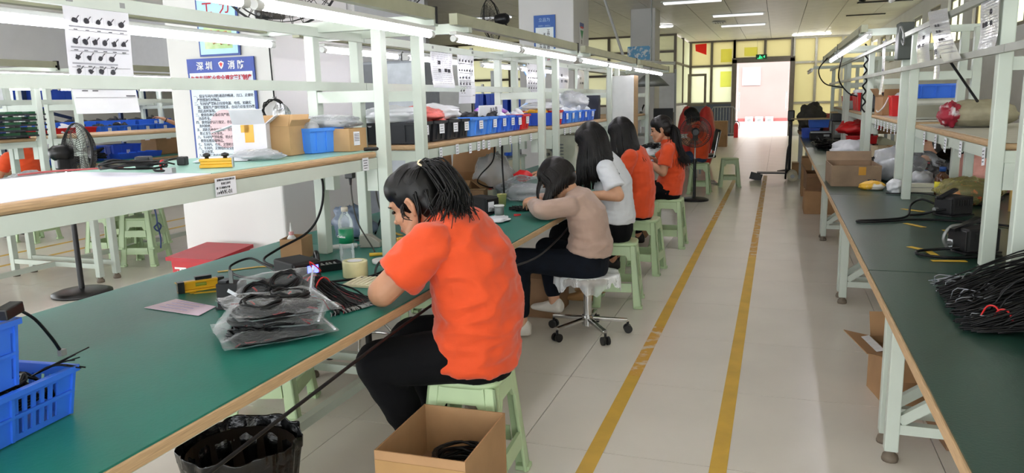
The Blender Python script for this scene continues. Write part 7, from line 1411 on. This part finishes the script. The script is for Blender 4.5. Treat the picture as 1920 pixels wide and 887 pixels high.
# ================================================================ between the columns, behind the seated row
t = thing('steel_locker', 'grey steel locker standing behind the near column', 'locker', (-4.35, 8.0, 0)); MB().bx(-0.35, 0.45, 0, 0.5, 0, 1.93).obj('body', mat('locker_grey', '#8a9098', 0.35, 0.1), t, bevel=0.006); MB().bx(0.02, 0.44, -0.012, 0, 0.05, 1.9).obj('door', mat('locker_door', '#b5bcc4', 0.25, 0.1), t); MB().bx(-0.34, 0.0, -0.012, 0, 0.05, 1.9).obj('door', mat('locker_dark', '#6b7078', 0.35), t); MB().box((0.06, -0.02, 1.0), (0.02, 0.02, 0.12)).obj('handle', M_BLACK, t)
t = thing('partition_screen', 'white partition screen behind the second bench posts', 'screen', (-4.25, 9.2, 0)); MB().bx(-0.5, 0.5, -0.02, 0.02, 0.1, 2.1).obj('panel', M_WHITE, t)
for s in (-0.5, 0.5): MB().bx(s-0.02, s+0.02, -0.15, 0.15, 0, 0.04).obj('foot', M_GREYM, t); MB().bx(s-0.015, s+0.015, -0.02, 0.02, 0.04, 2.12).obj('post', M_GREYM, t)
t = thing('steel_rack', 'grey steel rack of blue crates behind the second bench', 'rack', (-4.3, 11.0, 0))
for y in (-0.0, 2.4):
    for x in (-0.75, 0.75): MB().bx(x-0.03, x+0.03, y-0.03, y+0.03, 0, 2.0).obj('upright', M_GREYM, t)
for z in (0.6, 1.25): MB().bx(-0.78, 0.78, -0.03, 2.43, z-0.04, z).obj('deck', M_STEEL, t)
MB().bar((-0.75, -0.02, 0.6), (0.1, -0.02, 1.25), 0.03, 0.05).obj('brace', M_GREYM, t)
for k in range(4): bin_box('blue crate on the grey rack, %s along its deck' % WB[k], (-4.9+0.4*k, 11.25, 1.251), 0.36, 0.45, 0.3, M_BLUED, 0, 'crates on the grey rack')
for k in range(3): bin_box('blue crate at the back of the grey rack, %s along' % WB[k], (-4.8+0.5*k, 12.6, 1.251), 0.4, 0.5, 0.32, M_BLUE, 0, 'crates on the grey rack')
bag('clear bag heap on the lower deck of the grey rack', (-4.0, 11.3, 0.6), (0.35, 0.3, 0.22), 111, M_FILMW); simple('worker in a pale grey top with dark hair behind the grey rack brace', (-4.9, 10.2), (0.6, -1), mat('pale_grey_cloth', '#b9babd', 0.8))
stool('pale green plastic stool under the worker behind the grey rack brace', -4.9, 10.2, 0.4)
t = thing('white_rack', 'white shelf rack with blue boxes seen between the posts', 'rack', (-5.6, 12.5, 0))
for y in (0, 0.5):
    for x in (-0.5, 0.5): MB().bx(x-0.02, x+0.02, y-0.02, y+0.02, 0, 1.75).obj('upright', M_WHITE, t)
for z in (0.4, 0.85, 1.25, 1.7): MB().bx(-0.52, 0.52, -0.02, 0.52, z-0.03, z).obj('deck', M_WHITE, t)
bin_box('blue box on the white shelf rack seen between the posts', (-5.75, 12.7, 1.251), 0.5, 0.35, 0.16, M_BLUEL, 0, fill=WHT); bin_box('orange box low on the white shelf rack', (-5.4, 12.7, 0.851), 0.4, 0.35, 0.2, mat('orange_plastic', '#d9622b', 0.5), 0)
# office corner behind the last bench
t = thing('white_board', 'white board standing behind the low ponytail woman', 'board', (-2.92, 20.2, 0)); MB().bx(-0.36, 0.38, -0.02, 0.02, 1.05, 2.05).obj('panel', M_PAPER, t)
for s in (-0.36, 0.38): MB().bx(s-0.025, s+0.025, -0.03, 0.03, 0, 2.15).obj('frame_post', M_GREYM, t)
t = thing('monitor', 'black computer monitor on the desk behind the low ponytail woman', 'monitor', (-2.0, 14.2, 0.75)); MB().box((0, 0, 0.36), (0.36, 0.03, 0.26)).obj('screen', M_BLACK, t, bevel=0.006); MB().box((0, 0.03, 0.12), (0.05, 0.03, 0.24)).obj('neck', M_BLACK, t); MB().box((0, 0.02, 0.008), (0.2, 0.16, 0.016)).obj('foot', M_BLACK, t)
t = thing('desk', 'white desk behind the low ponytail woman', 'desk', (-2.1, 14.2, 0)); MB().bx(-0.8, 0.8, -0.4, 0.4, 0.71, 0.75).obj('top', M_WHITE, t)
for sx in (-0.75, 0.75):
    for sy in (-0.35, 0.35): MB().bx(sx-0.02, sx+0.02, sy-0.02, sy+0.02, 0, 0.71).obj('leg', M_GREYM, t)
t = thing('microscope', 'grey microscope on the desk beside the monitor', 'microscope', (-2.4, 14.1, 0.75)); MB().box((0, 0, 0.02), (0.16, 0.2, 0.04)).obj('base', M_GREYM, t, bevel=0.006); MB().cyl((0, 0.06, 0.04), (0, 0.06, 0.5), 0.015, n=10).obj('pillar', M_CHROME, t); MB().cyl((0, 0.06, 0.42), (0, -0.06, 0.3), 0.035, n=12).obj('tube_head', M_GREYM, t); MB().cyl((0, 0.06, 0.44), (0.04, 0.12, 0.56), 0.015, n=10).obj('eyepiece', M_BLACK, t)
t = thing('brown_cabinet', 'brown box cabinet hung on the back wall glazing', 'cabinet', (-3.9, 24.165, 1.9)); MB().box((0, 0, 0.35), (0.75, 0.5, 0.7)).obj('body', mat('brown_cabinet_paint', '#8f7f70', 0.6), t, bevel=0.01); MB().box((0, -0.26, 0.35), (0.68, 0.02, 0.62)).obj('door', mat('brown_cabinet_door', '#99897a', 0.6), t); MB().box((0.25, -0.28, 0.35), (0.03, 0.02, 0.1)).obj('handle', M_GREYM, t)
t = thing('lamp_hood', 'grey metal lamp hood hanging past the last rail', 'lamp', (-1.95, 12.4, 1.62)); MB().lathe([(0.05, 0.2), (0.12, 0.17), (0.3, 0.0), (0.29, 0.0), (0.11, 0.16), (0.001, 0.18)], 22).obj('hood', M_GREYM, t); MB().cyl((0, 0, 0.2), (0, 0, CEIL-1.62), 0.012, n=8).obj('rod', M_GREYM, t)
t = thing('ceiling_lamp', 'round lit ceiling lamp by the farthest column', 'ceiling light', (-3.0, 21.5, CEIL-0.04)); MB().cyl((0, 0, 0), (0, 0, 0.04), 0.2, n=24).obj('diffuser', M_PANELLIT, t); MB().torus((0, 0, 0.03), 0.21, 0.015, n=24).obj('rim', M_WHITE, t)
# red bags, railing, chair by the doorway
for k, (x, y, h, w, lab) in enumerate(((-1.75, 16.0, 1.25, 0.2, 'tall red plastic sack behind the standing fan, nearer one'), (-1.4, 16.2, 1.22, 0.2, 'tall red plastic sack behind the standing fan, farther one'))):
    t = thing('red_sack', lab, 'sack', (x, y, 0), 0, 'red sacks'); lump((0, 0, h/2), (w, w, h/2), 120+k, 0.12, 1.4, flat=-h/2+0.01).obj('sack', mat('red_sack_film', '#d9413d', 0.3, var=0.08, bump=0.3, bscale=12), t)
t = thing('cable_rail', 'grey steel barrier leaning on the wall left of the doorway', 'barrier', (-1.8, 27.9, 0)); MB().tube([(-0.42, 0, 0), (-0.42, 0, 0.95), (-0.36, 0, 1.05), (0.3, 0, 1.05), (0.38, 0, 0.95), (0.38, 0, 0)], 0.022, spline=False).obj('frame', M_GREYM, t)
for k in range(7): MB().cyl((-0.32+0.1*k, 0, 0.1), (-0.32+0.1*k, 0, 1.04), 0.014, n=6).obj('bar', M_GREYM, t)
MB().cyl((-0.42, 0, 0.12), (0.38, 0, 0.12), 0.014, n=6).obj('bottom_rail', M_GREYM, t)
carton('closed brown carton on the floor by the barrier, upper of two', (-1.6, 22.6, 0.351), 0.5, 0.4, 0.38, 0, M_CARD, closed=True); carton('closed brown carton on the floor by the barrier, lower of two', (-1.6, 22.6, 0), 0.5, 0.4, 0.35, 0, M_CARD, closed=True); carton('small pale brown carton before the stacked cartons', (-1.75, 21.6, 0), 0.35, 0.3, 0.4, 0, mat('tan_card', '#b99567', 0.75, var=0.05), closed=True)
t = thing('fire_extinguisher', 'small red fire extinguisher beside the barrier', 'extinguisher', (-1.35, 27.4, 0)); MB().lathe([(0.001, 0), (0.07, 0), (0.075, 0.02), (0.075, 0.42), (0.05, 0.48), (0.02, 0.5), (0.02, 0.53)], 16).obj('cylinder', M_RED, t); MB().box((0, 0, 0.56), (0.1, 0.03, 0.04)).obj('valve', M_BLACK, t); MB().tube([(0.03, 0, 0.55), (0.1, 0, 0.5), (0.1, 0, 0.3)], 0.012).obj('hose', M_BLACK, t)
t = thing('office_chair', 'black backed cantilever chair behind the fan', 'chair', (-1.16, 12.98, 0), 0.2)
for s in (-1, 1): MB().tube([(0.22, s*0.22, 0.86), (0.16, s*0.22, 0.5), (0.1, s*0.22, 0.44), (-0.2, s*0.22, 0.43), (-0.22, s*0.22, 0.38), (-0.18, s*0.22, 0.04), (-0.1, s*0.22, 0.015), (0.22, s*0.22, 0.015)], 0.012).obj('frame_tube', M_CHROME, t)
MB().cyl((0.22, -0.22, 0.015), (0.22, 0.22, 0.015), 0.012, n=8).obj('cross_tube', M_CHROME, t)
MB().box((-0.02, 0, 0.46), (0.42, 0.42, 0.05)).obj('seat', M_BLACK, t, bevel=0.02); MB().box((0.205, 0, 0.72), (0.04, 0.42, 0.36), euler(0, 0.2, 0)).obj('backrest', M_BLACKM, t, bevel=0.018); MB().box((0.23, 0, 0.72), (0.012, 0.36, 0.3), euler(0, 0.2, 0)).obj('back_panel', M_WHITE, t, bevel=0.006)
t = thing('security_camera', 'small black dome camera on the ceiling above the dark benches', 'camera', (1.55, 17.5, CEIL-0.002)); MB().lathe([(0.001, -0.12), (0.06, -0.1), (0.08, -0.04), (0.08, 0.0)], 18).obj('dome', M_BLACK, t); MB().torus((0, 0, -0.008), 0.085, 0.012, n=20).obj('ring', M_WHITE, t)
t = thing('vent_grille', 'long dark ceiling vent slot above the dark benches, farther one', 'vent', (2.0, 21.5, CEIL-0.02)); MB().box((0, 0, 0.01), (0.9, 0.14, 0.02)).obj('slot', M_BLACKM, t); MB().box((0, 0, 0.0), (0.86, 0.03, 0.01)).obj('bar', M_GREYM, t)
t = thing('vent_grille', 'long dark ceiling vent slot above the dark benches, nearer one', 'vent', (2.1, 18.6, CEIL-0.02)); MB().box((0, 0, 0.01), (1.1, 0.16, 0.02)).obj('slot', M_BLACKM, t); MB().box((0, 0, 0.0), (1.04, 0.03, 0.01)).obj('bar', M_GREYM, t)
